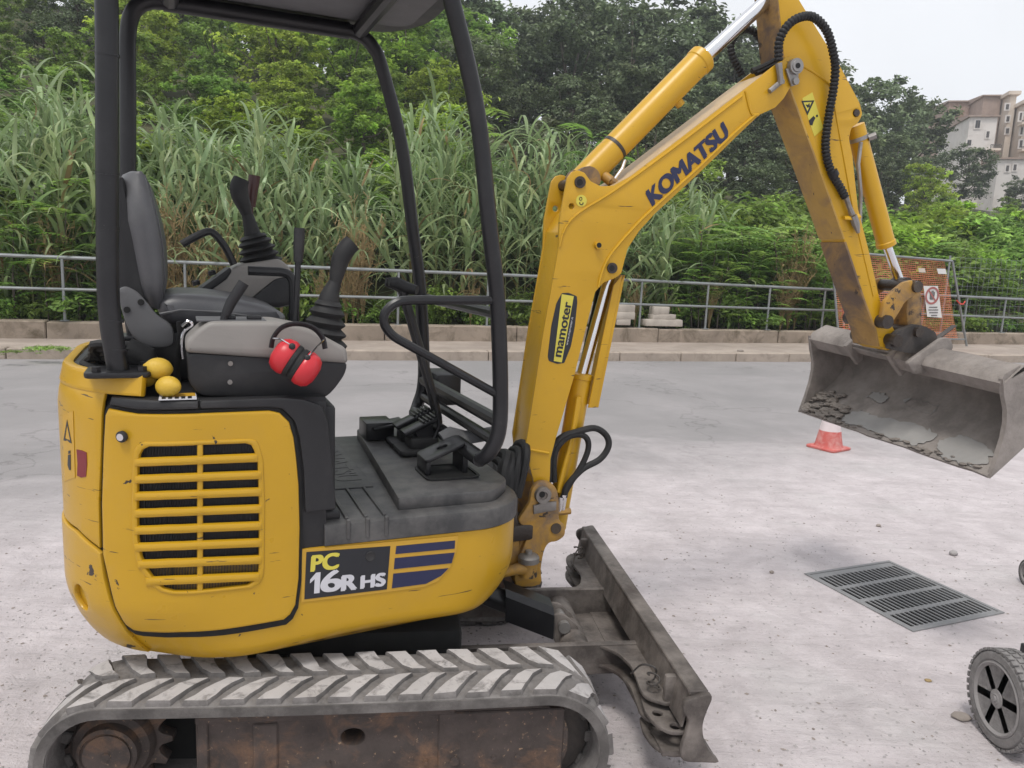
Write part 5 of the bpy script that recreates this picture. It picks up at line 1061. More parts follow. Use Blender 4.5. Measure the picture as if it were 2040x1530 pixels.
# top beam of the bucket mouth
for (ya, yb) in ((BK0, .02), (.25, BK1)):
    m_ = MB(BF); rows = []
    for j in range(9):
        y = ya + (yb - ya) * j / 8; E_, T_, u_, v_ = bkprof(y); b0 = T_ - v_ * .055; q = [b0 - u_ * .006, b0 + u_ * .02, T_ + u_ * .09 + v_ * .006, T_ + u_ * .02 + v_ * .02, T_ - u_ * .012 + v_ * .006]
        rows.append([(p.x, y, p.y) for p in q])
    m_.loft(rows); m_.build('top_beam', 'bucket_steel', bucket)
m_ = MB(BF); rows = []
for y in (.02, .25):
    E_, T_, u_, v_ = bkprof(y); b0 = T_ - v_ * .04; rows.append([(p.x, y, p.y) for p in (b0 + u_ * .012, b0 + u_ * .05, T_ + u_ * .09 + v_ * .012, T_ + u_ * .01 + v_ * .012)])
m_.loft(rows); m_.build('mount_plate', 'bucket_steel', bucket)
for y in (.005, .255):
    E_, T_, u_, v_ = bkprof(y); m_ = MB(BF); pl = [T_ + u_ * .1 + v_ * .03, T_ - u_ * .02 + v_ * .022, T_ - u_ * .02 - v_ * .02, T_ - u_ * .012 - v_ * .085, T_ + u_ * .02 - v_ * .085, T_ + u_ * .06 - v_ * .03]
    m_.plate([(p.x, p.y) for p in pl], y - .011, y + .011, (), .003); m_.build('gusset', 'bucket_steel', bucket)
# ears welded on the bucket back
E_, T_, u_, v_ = bkprof(.1)
for y0, nm in ((-AH - .036, 0), (AH + .010, 1)):
    e2 = MB(BF); q = bp_([(1764, 694), (1766, 672), (1784, 657), (1800, 651), (1816, 645), (1834, 649), (1854, 661), (1858, 675)], -AH - .012)
    e2.plate(fillet(q + [((T_ + u_ * .24 - v_ * .01).x, (T_ + u_ * .24 - v_ * .01).y), ((T_ + u_ * .03 - v_ * .0).x, (T_ + u_ * .03 - v_ * .0).y)], .008), y0, y0 + .026); e2.build('bucket_ear', 'dark_steel', bucket)
m_ = MB(BF)
for (px, py, r) in ((1781, 678, .024), (1824, 661, .020)):
    pin(m_, px, py, -AH - .052, AH + .052, r, -AH - .03)
m_.build('bucket_pins', 'grease', bucket)
# quick-coupler wedge plate (dusty) on the near side
m_ = MB(BF); m_.plate(fillet(bp_([(1800, 722), (1870, 672), (1886, 672), (1892, 690), (1870, 735), (1815, 745)], -.13), .012), -.15, -.128, (), .005); m_.build('coupler_plate', 'bucket_steel', bucket)
# dried cement patches and mud on the bucket floor
def bfloor(s_, t_, w):
    y = BK0 + (BK1 - BK0) * t_; E_, T_, u_, v_ = bkprof(y); p = E_ + u_ * s_ + v_ * (.0125 + .005 * sst(.1, .24, s_) + w); return (p.x, y, p.y)
for (pts, nm) in (([(.02, .06), (.10, .05), (.13, .16), (.11, .24), (.05, .25), (.015, .20)], 'cement_patch'), ([(.03, .33), (.10, .30), (.12, .42), (.11, .62), (.09, .72), (.03, .74), (.02, .55)], 'cement_patch'), ([(.19, .42), (.23, .40), (.24, .52), (.21, .56)], 'cement_patch'), ([(.17, .66), (.21, .64), (.225, .72), (.19, .74)], 'cement_patch')):
    m_ = MB(BF); sp2 = smooth2([(a + .012 * noise.noise(Vector((a * 60, b * 20, 1))), b) for a, b in pts], 9); m_.outline([(a + .016 * noise.noise(Vector((a * 90, b * 45, 3))) + .006 * noise.noise(Vector((a * 260, b * 130, 5))), b + .03 * noise.noise(Vector((a * 70, b * 40, 7)))) for a, b in sp2], [], 0, .002, 0, bfloor, (.05, .03)); m_.build(nm, 'wet_cement', bucket)
m_ = MB(BF)
for k in range(120):
    t = random.uniform(.76, .985); s_ = random.uniform(.0, .16) * (1 if t > .85 else .6); c = bfloor(s_, t, .006); r = random.uniform(.005, .016); m_.ellipsoid(c, (r * 1.5, r * 1.7, r * .6), None, 7, 5, lambda d: 1 + .35 * noise.noise(d * 2 + Vector((k, 0, 0))))
for k in range(50):
    t = random.uniform(.05, .95); c = bfloor(random.uniform(.0, .03), t, .002); r = random.uniform(.004, .009); m_.ellipsoid(c, (r * 1.5, r * 2, r * .6), None, 6, 4)
tag(m_.build('cement_crust', 'concrete_mud', bucket), kind='stuff')
# ================================================================== tracks
YO, YI = -.65, -.42
Zs, Xs, Rs = .215, -.545, .148; Zi, Xi, Ri = .185, .535, .168
def track_path():
    """closed loop of the belt centre surface with tangent normals (x,z)"""
    P = []
    th = math.atan2((Zi + Ri) - (Zs + Rs), Xi - Xs)
    for k in range(0, 25): a = math.radians(-90 - k * 180 / 24) ; P.append((Xs + Rs * math.cos(a), Zs + Rs * math.sin(a)))
    for k in range(0, 25): a = math.radians(90 - k * 180 / 24); P.append((Xi + Ri * math.cos(a), Zi + Ri * math.sin(a)))
    out = []; N = len(P)
    for i in range(N):
        a, b = Vector(P[i]), Vector(P[(i + 1) % N]); n = max(1, int((b - a).length / .05))
        for k in range(n): 
            t = k / n; q = a.lerp(b, t)
            if abs(b.x - a.x) > .5 and q.y > .2: q.y += -.006 * math.sin(t * math.pi)
            out.append(q)
    return out
TP = track_path(); TN = len(TP)
tcum = [0]
for i in range(TN): tcum.append(tcum[-1] + (TP[(i + 1) % TN] - TP[i]).length)
TL = tcum[-1]
def tpt(s):
    s = s % TL; i = int(np.searchsorted(tcum, s, 'right') - 1); i = min(i, TN - 1); a, b = TP[i], TP[(i + 1) % TN]; t = (s - tcum[i]) / max(1e-9, tcum[i + 1] - tcum[i]); p = a.lerp(b, t)
    a0, b0 = TP[i - 1], TP[(i + 2) % TN]; d = (b - a).normalized() * .6 + (b0 - a0).normalized() * .4; d.normalize(); n = Vector((-d.y, d.x)); c = Vector((0, .19)); n = n if n.dot(p - Vector((max(-.5, min(.5, p.x)), .19))) > 0 else -n
    return p, n
def TM(s, y, w): p, n = tpt(s); q = p + n * w; return (q.x, y, q.y)
NL = 37; pitch = TL / NL
def lug_mesh(k, row, side):
    yo, yi = YO, YI; W_ = yi - yo
    if row == 0: ya, yb, ds, o = yo + .003, yo + W_ * .475, .062, 0.0
    else: ya, yb, ds, o = yo + W_ * .545, yi - .004, -.050, .060 + pitch * .45
    s0 = k * pitch + o; V_ = []; hw = .0240; N_ = 4
    m_ = MB(TF)
    for (w, shr) in ((-.004, 0.0), (.011, .001), (.0165, .0036)):
        for e in (-1, 1):
            for j in range(N_ + 1):
                t = j / N_; y = ya + shr + (yb - ya - 2 * shr) * t
                bend = ds * (t if row == 0 else t) + (.012 * max(0, t - .72) / .28 if row == 0 else .012 * max(0, .28 - t) / .28)
                wid = hw * (1.25 - .35 * t if row == 0 else .9 + .35 * t)
                s_ = s0 + bend + e * (wid - shr) + .0045 * noise.noise(Vector((k * 3.1 + e, t * 2.5, row * 7 + side))); V_.append(TM(s_, y * side + .002 * noise.noise(Vector((k * 2.3, t * 3, e))), w * (1 + .28 * noise.noise(Vector((k * 1.7 + row, t * 2.2, side * 3 + e))))))
    n1 = N_ + 1; fs = []
    for l in range(2):
        b0, b1 = l * 2 * n1, (l + 1) * 2 * n1
        for e in (0, 1):
            for j in range(N_): fs.append((b0 + e * n1 + j, b0 + e * n1 + j + 1, b1 + e * n1 + j + 1, b1 + e * n1 + j))
        for j in (0, N_): fs.append((b0 + j, b0 + n1 + j, b1 + n1 + j, b1 + j))
    b2 = 4 * n1
    for j in range(N_): fs.append((b2 + j, b2 + j + 1, b2 + n1 + j + 1, b2 + n1 + j))
    m_.add(V_, fs); return m_
for side in (1, -1):
    yo, yi = (YO, YI) if side == 1 else (-YI, -YO)
    m_ = MB(TF); rows = []; n = 150
    prof = [(yo, -.014), (yo - .004, -.006), (yo + .002, .002), (yo + .02, .006), ((yo + yi) / 2, .005), (yi - .02, .006), (yi - .002, .002), (yi + .004, -.006), (yi, -.014), (yi, -.026), (yo, -.026)]
    for i in range(n):
        s_ = TL * i / n; rows.append([TM(s_, y, w + .0012 * noise.noise(Vector((s_ * 30, y * 40, 0)))) for y, w in prof])
    rows.append(rows[0]); m_.loft(rows, cap=False); bmesh.ops.remove_doubles(m_.b, verts=m_.b.verts, dist=1e-5); tr = m_.build('track', 'track_rubber', EX, 50)
    for row in (0, 1):
        for k in range(NL):
            lo_ = lug_mesh(k, row, side).build('lug', 'lug_rubber', tr); lo_.data.materials.append(MATS['track_rubber'])
            for pi, p_ in enumerate(lo_.data.polygons): p_.material_index = 0 if pi >= len(lo_.data.polygons) - 4 else 1
    ye = yo - .0045 if side == 1 else yi + .0045
    m_ = MB(TF); rows = [[TM(TL * i / n, ye, w) for w in (.0, -.024)] for i in range(n)]
    V_ = [p for r in rows for p in r] + [(p[0], p[1] + .006 * side, p[2]) for r in rows for p in r]; N2 = n * 2
    m_.add(V_, [(2 * i, 2 * i + 1, 2 * ((i + 1) % n) + 1, 2 * ((i + 1) % n)) for i in range(n)] + [(2 * i, N2 + 2 * i, N2 + 2 * ((i + 1) % n), 2 * ((i + 1) % n)) for i in range(n)] + [(2 * i + 1, N2 + 2 * i + 1, N2 + 2 * ((i + 1) % n) + 1, 2 * ((i + 1) % n) + 1) for i in range(n)]); m_.build('track_edge', 'track_edge', tr)
    # inner guide teeth
    for k in range(NL):
        q = TM(k * pitch + .02, 0, -.026); p, nn2 = tpt(k * pitch + .02); ang = math.atan2(nn2.x, nn2.y)
        m_ = MB(TF); m_.box(q[0] - .016, q[0] + .016, (yo + yi) / 2 - .03, (yo + yi) / 2 + .03, q[2] - .03, q[2] + .004, .004, 1, Matrix.Rotation(ang, 3, 'Y')); m_.build('guide_tooth', 'track_edge', tr)
    # roller frame
    yf0, yf1 = (yo + .030, yi - .03) if side == 1 else (yo + .03, yi - .030)
    rf = [(-.335, .318), (.30, .318), (.555, .305, .03), (.60, .25, .03), (.60, .16, .03), (.56, .10, .03), (-.335, .085)]
    hx_, hz_ = TF.px(703, 1469, YO + .03)
    m_ = MB(TF); m_.plate(fillet(rf, .008), yf0, yf1, [circ(hx_, hz_, .030, 20, .024)], .004); fr_ = m_.build('roller_frame', 'rust_frame', tr)
    m_ = MB(TF); m_.plate(circ(hx_, hz_, .04, 16), (yf0 + yf1) / 2 - .01, (yf0 + yf1) / 2 + .01); m_.build('frame_inside', 'shadow_black', fr_)
    ys = yf0 - .006 if side == 1 else yf1 + .006
    sx = TF.px(873, 1470, YO + .03)[0]
    m_ = MB(TF); y0, y1 = sorted((ys, ys + .01 * side)); m_.box(sx, .585, y0, y1, .125, .300, .003, 1); m_.box(-.33, -.305, y0, y1, .09, .315, .003, 1); m_.box(-.335, .30, y0, y1, .296, .316, .003, 1); m_.box(-.20, -.14, y0 - .0, y1, .10, .29, .003, 1); m_.build('frame_plate', 'rust_frame', fr_)
    for (px, py) in ((905, 1512), (655, 1518), (848, 1516), (983, 1505), (1030, 1503)):
        c = TF.px(px, py, YO + .03); m_ = MB(TF); m_.cyl((c[0], ys - .006 * side, c[1]), (c[0], ys + .012 * side, c[1]), .012 if px == 905 else .006, n=10); m_.build('bolt', 'rust_frame', fr_)
    # drive sprocket
    m_ = MB(TF); g = []; NT = 13
    for k in range(NT):
        for (da, rr) in ((-.30, .112), (-.20, .124), (-.11, .137), (.11, .137), (.20, .124), (.30, .112), (.5, .106)):
            a = 2 * math.pi * (k + da) / NT; g.append((Xs + rr * math.cos(a), Zs + rr * math.sin(a)))
    ym = (yo + yi) / 2; m_.plate(g, ym - .018, ym + .018, (), .003); spk = m_.build('sprocket', 'rust_frame', tr)
    dr = -1 if side == 1 else 1
    m_ = MB(TF); m_.lathe([(.0, .0), (.098, .0), (.098, .03), (.09, .045), (.072, .05), (.070, .075), (.062, .080), (.060, .074), (.0, .074)], (Xs, ym, Zs), (0, dr, 0), 28); m_.build('hub', 'rust_frame', spk)
    m_ = MB(TF); m_.cyl((Xs, ym + dr * .074, Zs), (Xs, ym + dr * .079, Zs), .055, n=26); m_.lathe([(.004, .0), (.010, .0), (.010, .004), (.0, .004)], (Xs, ym + dr * .078, Zs), (0, dr, 0), 12); m_.build('hub_cap', 'rust_frame', spk)
    m_ = MB(TF); y0, y1 = sorted((yi * 1.0 - .03 if side == 1 else yo + .03, yi - .012 if side == 1 else yo + .012)); m_.plate(fillet([(-.66, .12), (-.30, .06), (-.30, .32), (-.52, .335), (-.66, .28)], .04), y0, y1); m_.build('drive_shade_plate', 'shadow_black', tr)  # near-black plate added where the inside of the track is only in shade
    # front idler
    m_ = MB(TF); m_.lathe([(.0, -.03), (.10, -.03), (.135, -.022), (.135, .022), (.10, .03), (.0, .03)], (Xi, ym, Zi), (0, 1, 0), 30); m_.build('idler', 'dark_steel', tr)
    for x in (-.30, -.10, .10, .30):
        m_ = MB(TF); m_.lathe([(.0, -.05), (.05, -.05), (.05, .05), (.0, .05)], (x, ym, .085), (0, 1, 0), 16); m_.build('roller', 'dark_steel', tr)
# undercarriage centre
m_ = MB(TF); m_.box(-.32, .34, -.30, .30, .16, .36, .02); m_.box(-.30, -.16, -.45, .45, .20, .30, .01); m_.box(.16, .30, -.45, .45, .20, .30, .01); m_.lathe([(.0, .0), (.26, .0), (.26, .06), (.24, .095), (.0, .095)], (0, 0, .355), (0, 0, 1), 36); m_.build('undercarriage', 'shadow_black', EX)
# ================================================================== dozer blade
BL = bpy.data.objects.new('dozer_blade', None); COL.objects.link(BL); BL.parent = EX; BL.location = TF.w(.9, 0, .1) - SW
BY = .65
ez = lambda *q: [TF.px(*p, -BY) for p in q]
endp = smooth2(ez((1366, 1400), (1388, 1391), (1414, 1384), (1419, 1394), (1409, 1418), (1401, 1445), (1403, 1472), (1414, 1496), (1433, 1519), (1400, 1520), (1362, 1517), (1358, 1495), (1368, 1462), (1372, 1436), (1362, 1418)), 3)
for y in (-BY, BY - .02):
    m_ = MB(TF); m_.plate(endp, y, y + .02, (), .004); m_.build('end_plate', 'blade_steel', BL)
front = ez((1416, 1386), (1407, 1418), (1399, 1445), (1401, 1472), (1412, 1496), (1431, 1517))
fr2 = [Vector((p.x, p.y)) for p in spline([(a, b, 0) for a, b in front], 4)]
m_ = MB(TF); m_.plate([tuple(p) for p in fr2] + [(p.x - .014, p.y) for p in fr2[::-1]], -BY + .018, BY - .018); m_.build('mouldboard', 'blade_steel', BL)
tx0, tz0 = front[0]
m_ = MB(TF); m_.box(tx0 - .052, tx0 + .002, -BY + .019, BY - .019, tz0 - .010, tz0 + .004, .003, 1); m_.build('top_flange', 'blade_steel', BL)
bzx = TF.px(1374, 1440, -BY)[0]
m_ = MB(TF); m_.plate([(tx0 - .050, tz0 - .006), (tx0 - .045, tz0 - .006), (bzx - .01, tz0 - .10), (bzx - .015, tz0 - .10)], -BY + .02, BY - .02); m_.box(bzx - .06, tx0 - .02, -BY + .021, BY - .021, tz0 - .185, tz0 - .172); m_.build('back_channel', 'blade_steel', BL)
AZ = .255
for y in (-.215, .195):
    m_ = MB(TF); m_.box(.10, tx0 - .03, y, y + .022, AZ - .105, AZ, .004, 1); m_.build('blade_arm', 'blade_steel', BL)
m_ = MB(TF); m_.cyl((.735, -.20, .185), (.735, .20, .185), .047, n=20); m_.build('cross_tube', 'blade_steel', BL)
m_ = MB(TF); m_.box(.76, tx0 - .03, -.19, .19, .15, .16); m_.build('web_plate', 'blade_steel', BL)
ctop = [(1165, 1281), (1200, 1283), (1232, 1297), (1258, 1322), (1270, 1352), (1277, 1372), (1290, 1385), (1330, 1397), (1346, 1392), (1330, 1345), (1287, 1278)]
wing = [(1276, 1384), (1300, 1392), (1345, 1405), (1374, 1445), (1374, 1464), (1338, 1462), (1305, 1442), (1284, 1415)]
for sgn in (1, -1):
    for z, pts in ((AZ - .006, ctop), (AZ - .07, ctop), (AZ - .035, wing), (AZ - .10, wing)):
        q = [TF.pz(*p, AZ if pts is ctop else AZ - .035) for p in pts]; q = [(a, max(b, -BY + .022)) for a, b in q]; hl = []
        if pts is wing:
            for hp2 in ((1310, 1420), (1345, 1446)): c = TF.pz(*hp2, AZ - .035); hl.append(circ(c[0], c[1], .0145, 14))
        if sgn < 0: q = [(a, -b) for a, b in q]; hl = [[(a, -b) for a, b in h] for h in hl]
        m_ = MB(TF); m_.zplate(fillet(q, .02, 4), z - .012, z, hl, .003); m_.build('ear_plate', 'blade_steel', BL)
    tb = TF.pz(1322, 1385, AZ); m_ = MB(TF); m_.box(tb[0] - .006, tb[0] + .045, (tb[1] - .012) * sgn - .012, (tb[1] - .012) * sgn + .012, AZ - .01, AZ + .07, .008); m_.build('extension_tab', 'blade_steel', BL)
    m_ = MB(TF); lpz = AZ + .01; cx0, cy0 = TF.pz(1296, 1355, AZ)
    m_.tube(spline([(cx0 - .05, sgn * (cy0 + .03), lpz - .005), (cx0 - .03, sgn * (cy0 + .0), lpz + .04), (cx0 + .0, sgn * (cy0 - .03), lpz + .045), (cx0 + .005, sgn * (cy0 - .02), lpz + .01), (cx0 - .015, sgn * (cy0 - .03), lpz)], 4), .003, 6)
    m_.tube(spline([(cx0 - .01 + .018 * math.cos(a), sgn * (cy0 - .05) + .018 * math.sin(a), lpz - .003 + .004 * k) for k, a in enumerate([k2 * .9 for k2 in range(12)])], 3), .003, 6); m_.build('clip_pin', 'dark_steel', BL)
# blade lift cylinder with guard
m_ = MB(TF); m_.cyl((.30, -.02, .40), (.62, -.02, .265), .036, n=16); m_.cyl((.60, -.02, .275), (.70, -.02, .235), .02, n=12); bcyl = m_.build('lift_cylinder', 'black_paint', BL)
m_ = MB(TF); g0, g1 = Vector((.50, 0, .345)), Vector((.665, 0, .275))
m_.loft([[(g.x, -.075, g.z - .075), (g.x, -.075, g.z + .01), (g.x, -.055, g.z + .03), (g.x, .02, g.z + .03), (g.x, .02, g.z + .024), (g.x, -.053, g.z + .022), (g.x, -.069, g.z + .006), (g.x, -.069, g.z - .075)] for g in (g0, g1)]); m_.build('cylinder_guard', 'black_paint', bcyl)
for y in (-.065, .02):
    m_ = MB(TF); m_.plate(fillet([(.66, .285), (.70, .285), (.755, .235), (.76, .17), (.68, .17), (.655, .23)], .018), y, y + .014, (), .003); m_.build('clevis', 'blade_steel', BL)
m_ = MB(TF); m_.cyl((.70, -.085, .245), (.70, .055, .245), .02, n=14); m_.build('clevis_pin', 'steel', BL)
# ================================================================== things lying on the machine
def lemon(px, py, y, r, yaw, label, tilt=0.3):
    c = HF.p3(px, py, y); l = MB(HF); rot = Matrix.Rotation(yaw, 3, 'Z') @ Matrix.Rotation(tilt, 3, 'Y')
    l.ellipsoid(c, (r * 1.22, r, r), rot, 20, 14, lambda d: 1 + (.16 * max(0, (abs(d.x) - .86) / .14) ** 1.5 if d.x < 0 else .06 * max(0, (d.x - .9) / .1)))
    tag(l.build('lemon', 'lemon', angle=80), label, 'lemon')
lemon(316, 734, -.395, .0255, .2, 'yellow lemon lying on top of the other lemon by the canopy post', .15)
lemon(335, 770, -.435, .0250, 2.4, 'yellow lemon lowest on the black engine cover beside the console', .1)
lemon(292, 752, -.36, .0225, 1.4, 'half hidden lemon tucked between canopy post foot and other lemons', 0)
em = thing('ear_defenders', HF.w(*HF.p3(590, 715, -.47)), 'red ear defenders with black headband hanging on the grey control console', 'ear defenders')
yA = -.475; c1, c2_ = Vector(HF.p3(566, 708, yA)), Vector(HF.p3(612, 737, yA - .015)); ax_ = (c2_ - c1).normalized()
def cup(c, d):
    prof = [(.0, -.004), (.039, -.004), (.043, .0), (.045, .009), (.042, .025), (.034, .036), (.018, .042), (.0, .043)]
    return MB(HF).lathe(prof, c, d, 24).build('ear_cup', 'red_plastic', em, 50)
mid = (c1 + c2_) / 2; k1 = cup(mid - ax_ * .016, -ax_); k2 = cup(mid + ax_ * .016, ax_)
for s_ in (-1, 1):
    m_ = MB(HF); m_.lathe([(.016, -.009), (.038, -.009), (.042, -.004), (.042, .004), (.038, .009), (.016, .009)], mid + ax_ * .0085 * s_, ax_, 24); m_.build('cushion', 'black_rubber', em)
m_ = MB(HF); m_.tube(spline([HF.p3(540, 693, -.45), HF.p3(545, 672, -.448), HF.p3(562, 652, -.446), HF.p3(590, 645, -.444), HF.p3(622, 652, -.446), HF.p3(642, 672, -.449), HF.p3(648, 695, -.455)], 5), .0085, 10, sy=.4); m_.build('headband', 'black_plastic', em)
m_ = MB(HF); m_.tube([HF.p3(542, 674, -.452), HF.p3(560, 676, -.485), HF.p3(580, 688, -.512)], .0022, 6); m_.tube([HF.p3(646, 676, -.455), HF.p3(630, 692, -.50), HF.p3(613, 712, -.522)], .0022, 6); m_.build('wire_fork', 'chrome', em)
m_ = MB(HF); m_.ellipsoid(HF.p3(612, 713, -.52), (.008, .006, .008)); m_.ellipsoid(HF.p3(582, 690, -.512), (.008, .006, .008)); m_.build('swivel_knob', 'black_plastic', em)
# ================================================================== VEGETATION
def set_tint(me, cols):
    a = me.color_attributes.new('tint', 'FLOAT_COLOR', 'CORNER'); a.data.foreach_set('color', np.asarray(cols, dtype=np.float32).ravel())
def leafcloud(name, lobes, n, ln, wd, m, clusters=70, spread=.30, up=.25, tintvar=.5, warm=.12, r_=None):
    g = r_ or rng; per = n // clusters; P = []; N = []; T = []
    vol = np.array([l[1] ** 2 for l in lobes]); vol = vol / vol.sum()
    for c in range(clusters):
        L = lobes[g.choice(len(lobes), p=vol)]; d = g.normal(size=3); d /= np.linalg.norm(d); d[2] = abs(d[2]) if g.random() < .55 else d[2]
        rad = L[1] * (.72 + .33 * g.random()); cc = np.array(L[0]) + d * rad * np.array([1, 1, L[2] if len(L) > 2 else .85]); t = 1 + tintvar * g.normal() * .6; wm = g.random() * warm
        k = per + g.integers(-per // 3, per // 3 + 1); q = g.normal(size=(k, 3)) * spread * L[1] * np.array([1, 1, .62]) * .55
        P.append(cc + q); nn = d * .55 + g.normal(size=(k, 3)) * .55 + np.array([0, 0, up + .75]); N.append(nn); tt = np.clip(t * (1 + .22 * g.normal(size=k)), .35, 1.9); T.append(np.stack([tt * (1 + wm), tt * (1 + wm * .35), tt * (1 - wm * .3), np.ones(k)], -1))
    P, N, T = np.concatenate(P), np.concatenate(N), np.concatenate(T); n = len(P)
    N /= np.linalg.norm(N, axis=1)[:, None]; a = g.normal(size=(n, 3)); a -= N * (a * N).sum(1)[:, None]; a /= np.linalg.norm(a, axis=1)[:, None]; b = np.cross(N, a)
    s = (.6 + .8 * g.random(n))[:, None]; fold = N * .18 * wd * s
    V = np.stack([P - a * ln * .5 * s, P + b * wd * .5 * s + fold, P + a * ln * .5 * s - N * .15 * ln * s, P - b * wd * .5 * s + fold], 1).reshape(-1, 3)
    Fc = (np.arange(n) * 4)[:, None] + np.arange(4)[None]
    me = bpy.data.meshes.new(name); me.from_pydata(V.tolist(), [], Fc.tolist()); me.materials.append(MATS[m]); set_tint(me, np.repeat(T, 4, axis=0)); return me
def wood(name, paths, m='bark'):
    k = MB(W0)
    for pth, rs in paths: k.tube(pth, rs, 7)
    me = bpy.data.meshes.new(name); bmesh.ops.recalc_face_normals(k.b, faces=k.b.faces); k.b.to_mesh(me); k.b.free(); me.materials.append(MATS[m]); me.shade_smooth(); return me
def tree_proto(h, r, seed, m, n, ln, wd, nl=9, clusters=90, bare=.25):
    g = np.random.default_rng(seed); lobes = []; paths = []; tr = [(0, 0, -.6), (.08 * h * g.normal() * .4, .0, h * .22), (.1 * g.normal(), .1 * g.normal(), h * .45), (.2 * g.normal(), .2 * g.normal(), h * .75)]
    paths.append((spline(tr, 3), [h * .026 * (1 - .7 * i / 9) for i in range(10)]))
    for k in range(nl):
        a = 2 * math.pi * k / nl + g.uniform(-.4, .4); z = h * (bare + (.92 - bare) * ((k * .618) % 1)); q = max(.15, math.sin(math.pi * min(.97, (z / h - bare * .5) / (1.02 - bare * .5)))); rr = r * q * g.uniform(.45, .8)
        c = (rr * math.cos(a), rr * math.sin(a), z); lobes.append((c, r * g.uniform(.34, .56), .8)); b0 = tr[1] if z < h * .5 else tr[2]
        paths.append((spline([b0, ((b0[0] + c[0]) / 2, (b0[1] + c[1]) / 2, (b0[2] + c[2]) / 2 - .05 * h), c], 3), [h * .012 * (1 - .75 * i / 6) for i in range(7)]))
    lobes.append(((0, 0, h * .86), r * .42, .8)); lobes.append(((0, 0, h * .5), r * .5, .9))
    top = max(l[0][2] + l[1] * .9 for l in lobes)
    return wood('trunk', paths), leafcloud('crown', lobes, n, ln, wd, m, clusters, r_=g), top
TREES = {'oak': [tree_proto(7, 2.9, 10 + k, 'leaf_oak', 6500, .26, .17, 12, 150, .12) for k in range(4)],
         'light': [tree_proto(6.5, 2.7, 30 + k, 'leaf_light', 5200, .30, .17, 11, 120, .12) for k in range(3)],
         'mid': [tree_proto(6, 2.6, 50 + k, 'leaf_mid', 5600, .26, .16, 11, 130, .08) for k in range(3)],
         'grey': [tree_proto(6, 2.3, 70 + k, 'leaf_grey', 4200, .26, .10, 10, 110, .12) for k in range(1)]}
LAB = {'oak': ('dark green evergreen oak on the wooded slope behind the boom', 'dark evergreen trees on the slope'),
       'light': ('bright yellow green broadleaf tree on the slope above the reeds', 'bright green trees on the slope'),
       'mid': ('mid green bushy tree on the lower slope beyond the railing', 'mid green trees on the lower slope'),
       'grey': ('grey green wispy shrub tree standing behind the reeds', 'grey green trees behind the reeds')}
ROWT = ((27.5, 'on the ridge'), (21.5, 'high on the slope'), (16, 'halfway up the slope'), (11.5, 'low on the slope'), (0, 'at the foot of the slope'))
KT = {'oak': 'dark evergreen oak', 'light': 'bright green broadleaf tree', 'mid': 'mid green bushy tree', 'grey': 'grey green wispy tree'}
def plant_tree(kind, i, px, py, d, sx=1.0, name='hillside_tree'):
    tm, cm, top = TREES[kind][i % len(TREES[kind])]; x, z = WF.px(px, py, d); g = hz(x, d); s = max(.25, (z - g) / top)
    o = thing(name, WF.w(x, d, g), KT[kind] + ' ' + [t for l, t in ROWT if d >= l][0] + ' ' + zone(px), 'tree', LAB[kind][1]); rz = random.uniform(0, 6.28)
    for nm, me in (('trunk', tm), ('crown', cm)):
        c = bpy.data.objects.new(nm, me); COL.objects.link(c); c.parent = o; c.rotation_euler = (0, 0, rz); c.scale = (s * sx, s * sx, s)
    return o
SKY = [(-400, -170), (880, -120), (960, -40), (1005, 22), (1050, 26), (1090, -25), (1390, -25), (1425, 8), (1470, 24), (1540, 42), (1640, 98), (1690, 136), (1750, 150), (1810, 170), (1850, 190), (1880, 208), (1905, 228), (1925, 262), (1955, 345), (2060, 352), (2500, 380)]
def skyy(px): return float(np.interp(px, [s[0] for s in SKY], [s[1] for s in SKY]))
random.seed(21); ti = 0
for (d, dy, step, sx) in ((31, 0, 88, 1.0), (25, 62, 105, 1.05), (19, 140, 120, 1.1), (14, 215, 135, 1.1), (9.5, 290, 150, 1.2)):
    px = -180 + random.uniform(0, 60)
    while px < 2250:
        y = skyy(px) + dy + random.uniform(-18, 40); y = min(y, 455)
        if d == 31 and px > 1000: y = skyy(px) + random.uniform(-4, 8)
        if px > 1870 and dy > 0: y = max(y, 385 + dy * .12)
        if px < 900: kind = random.choice(['light', 'light', 'mid', 'light'] if dy > 30 else ['mid', 'oak', 'light'])
        elif px < 1000: kind = random.choice(['mid', 'oak'])
        elif px > 1820 and dy > 60: kind = random.choice(['mid', 'light', 'mid'])
        else: kind = 'oak' if dy < 230 else random.choice(['oak', 'mid'])
        if px < 160: kind = random.choice(['mid', 'oak', 'mid'])
        plant_tree(kind, ti, px, y, d + random.uniform(-1.5, 1.5), sx); ti += 1; px += step * random.uniform(.75, 1.25)
for (px, py, d, k) in ((1300, 215, 6, 'grey'), (1085, 235, 5, 'grey'), (600, 260, 5, 'light'), (470, 180, 8, 'light'), (760, 300, 4.6, 'light'), (1900, 395, 6.5, 'light'), (1800, 420, 5.5, 'mid'), (1990, 430, 5, 'mid'), (2080, 400, 5, 'light'), (1740, 470, 4, 'mid'), (1520, 405, 5.5, 'mid'), (1600, 420, 5.5, 'light'), (1440, 400, 6, 'mid'), (900, 300, 4.5, 'mid'), (40, 300, 5, 'mid'), (250, 270, 5, 'mid')):
    plant_tree(k, ti, px, py, d, 1.15); ti += 1
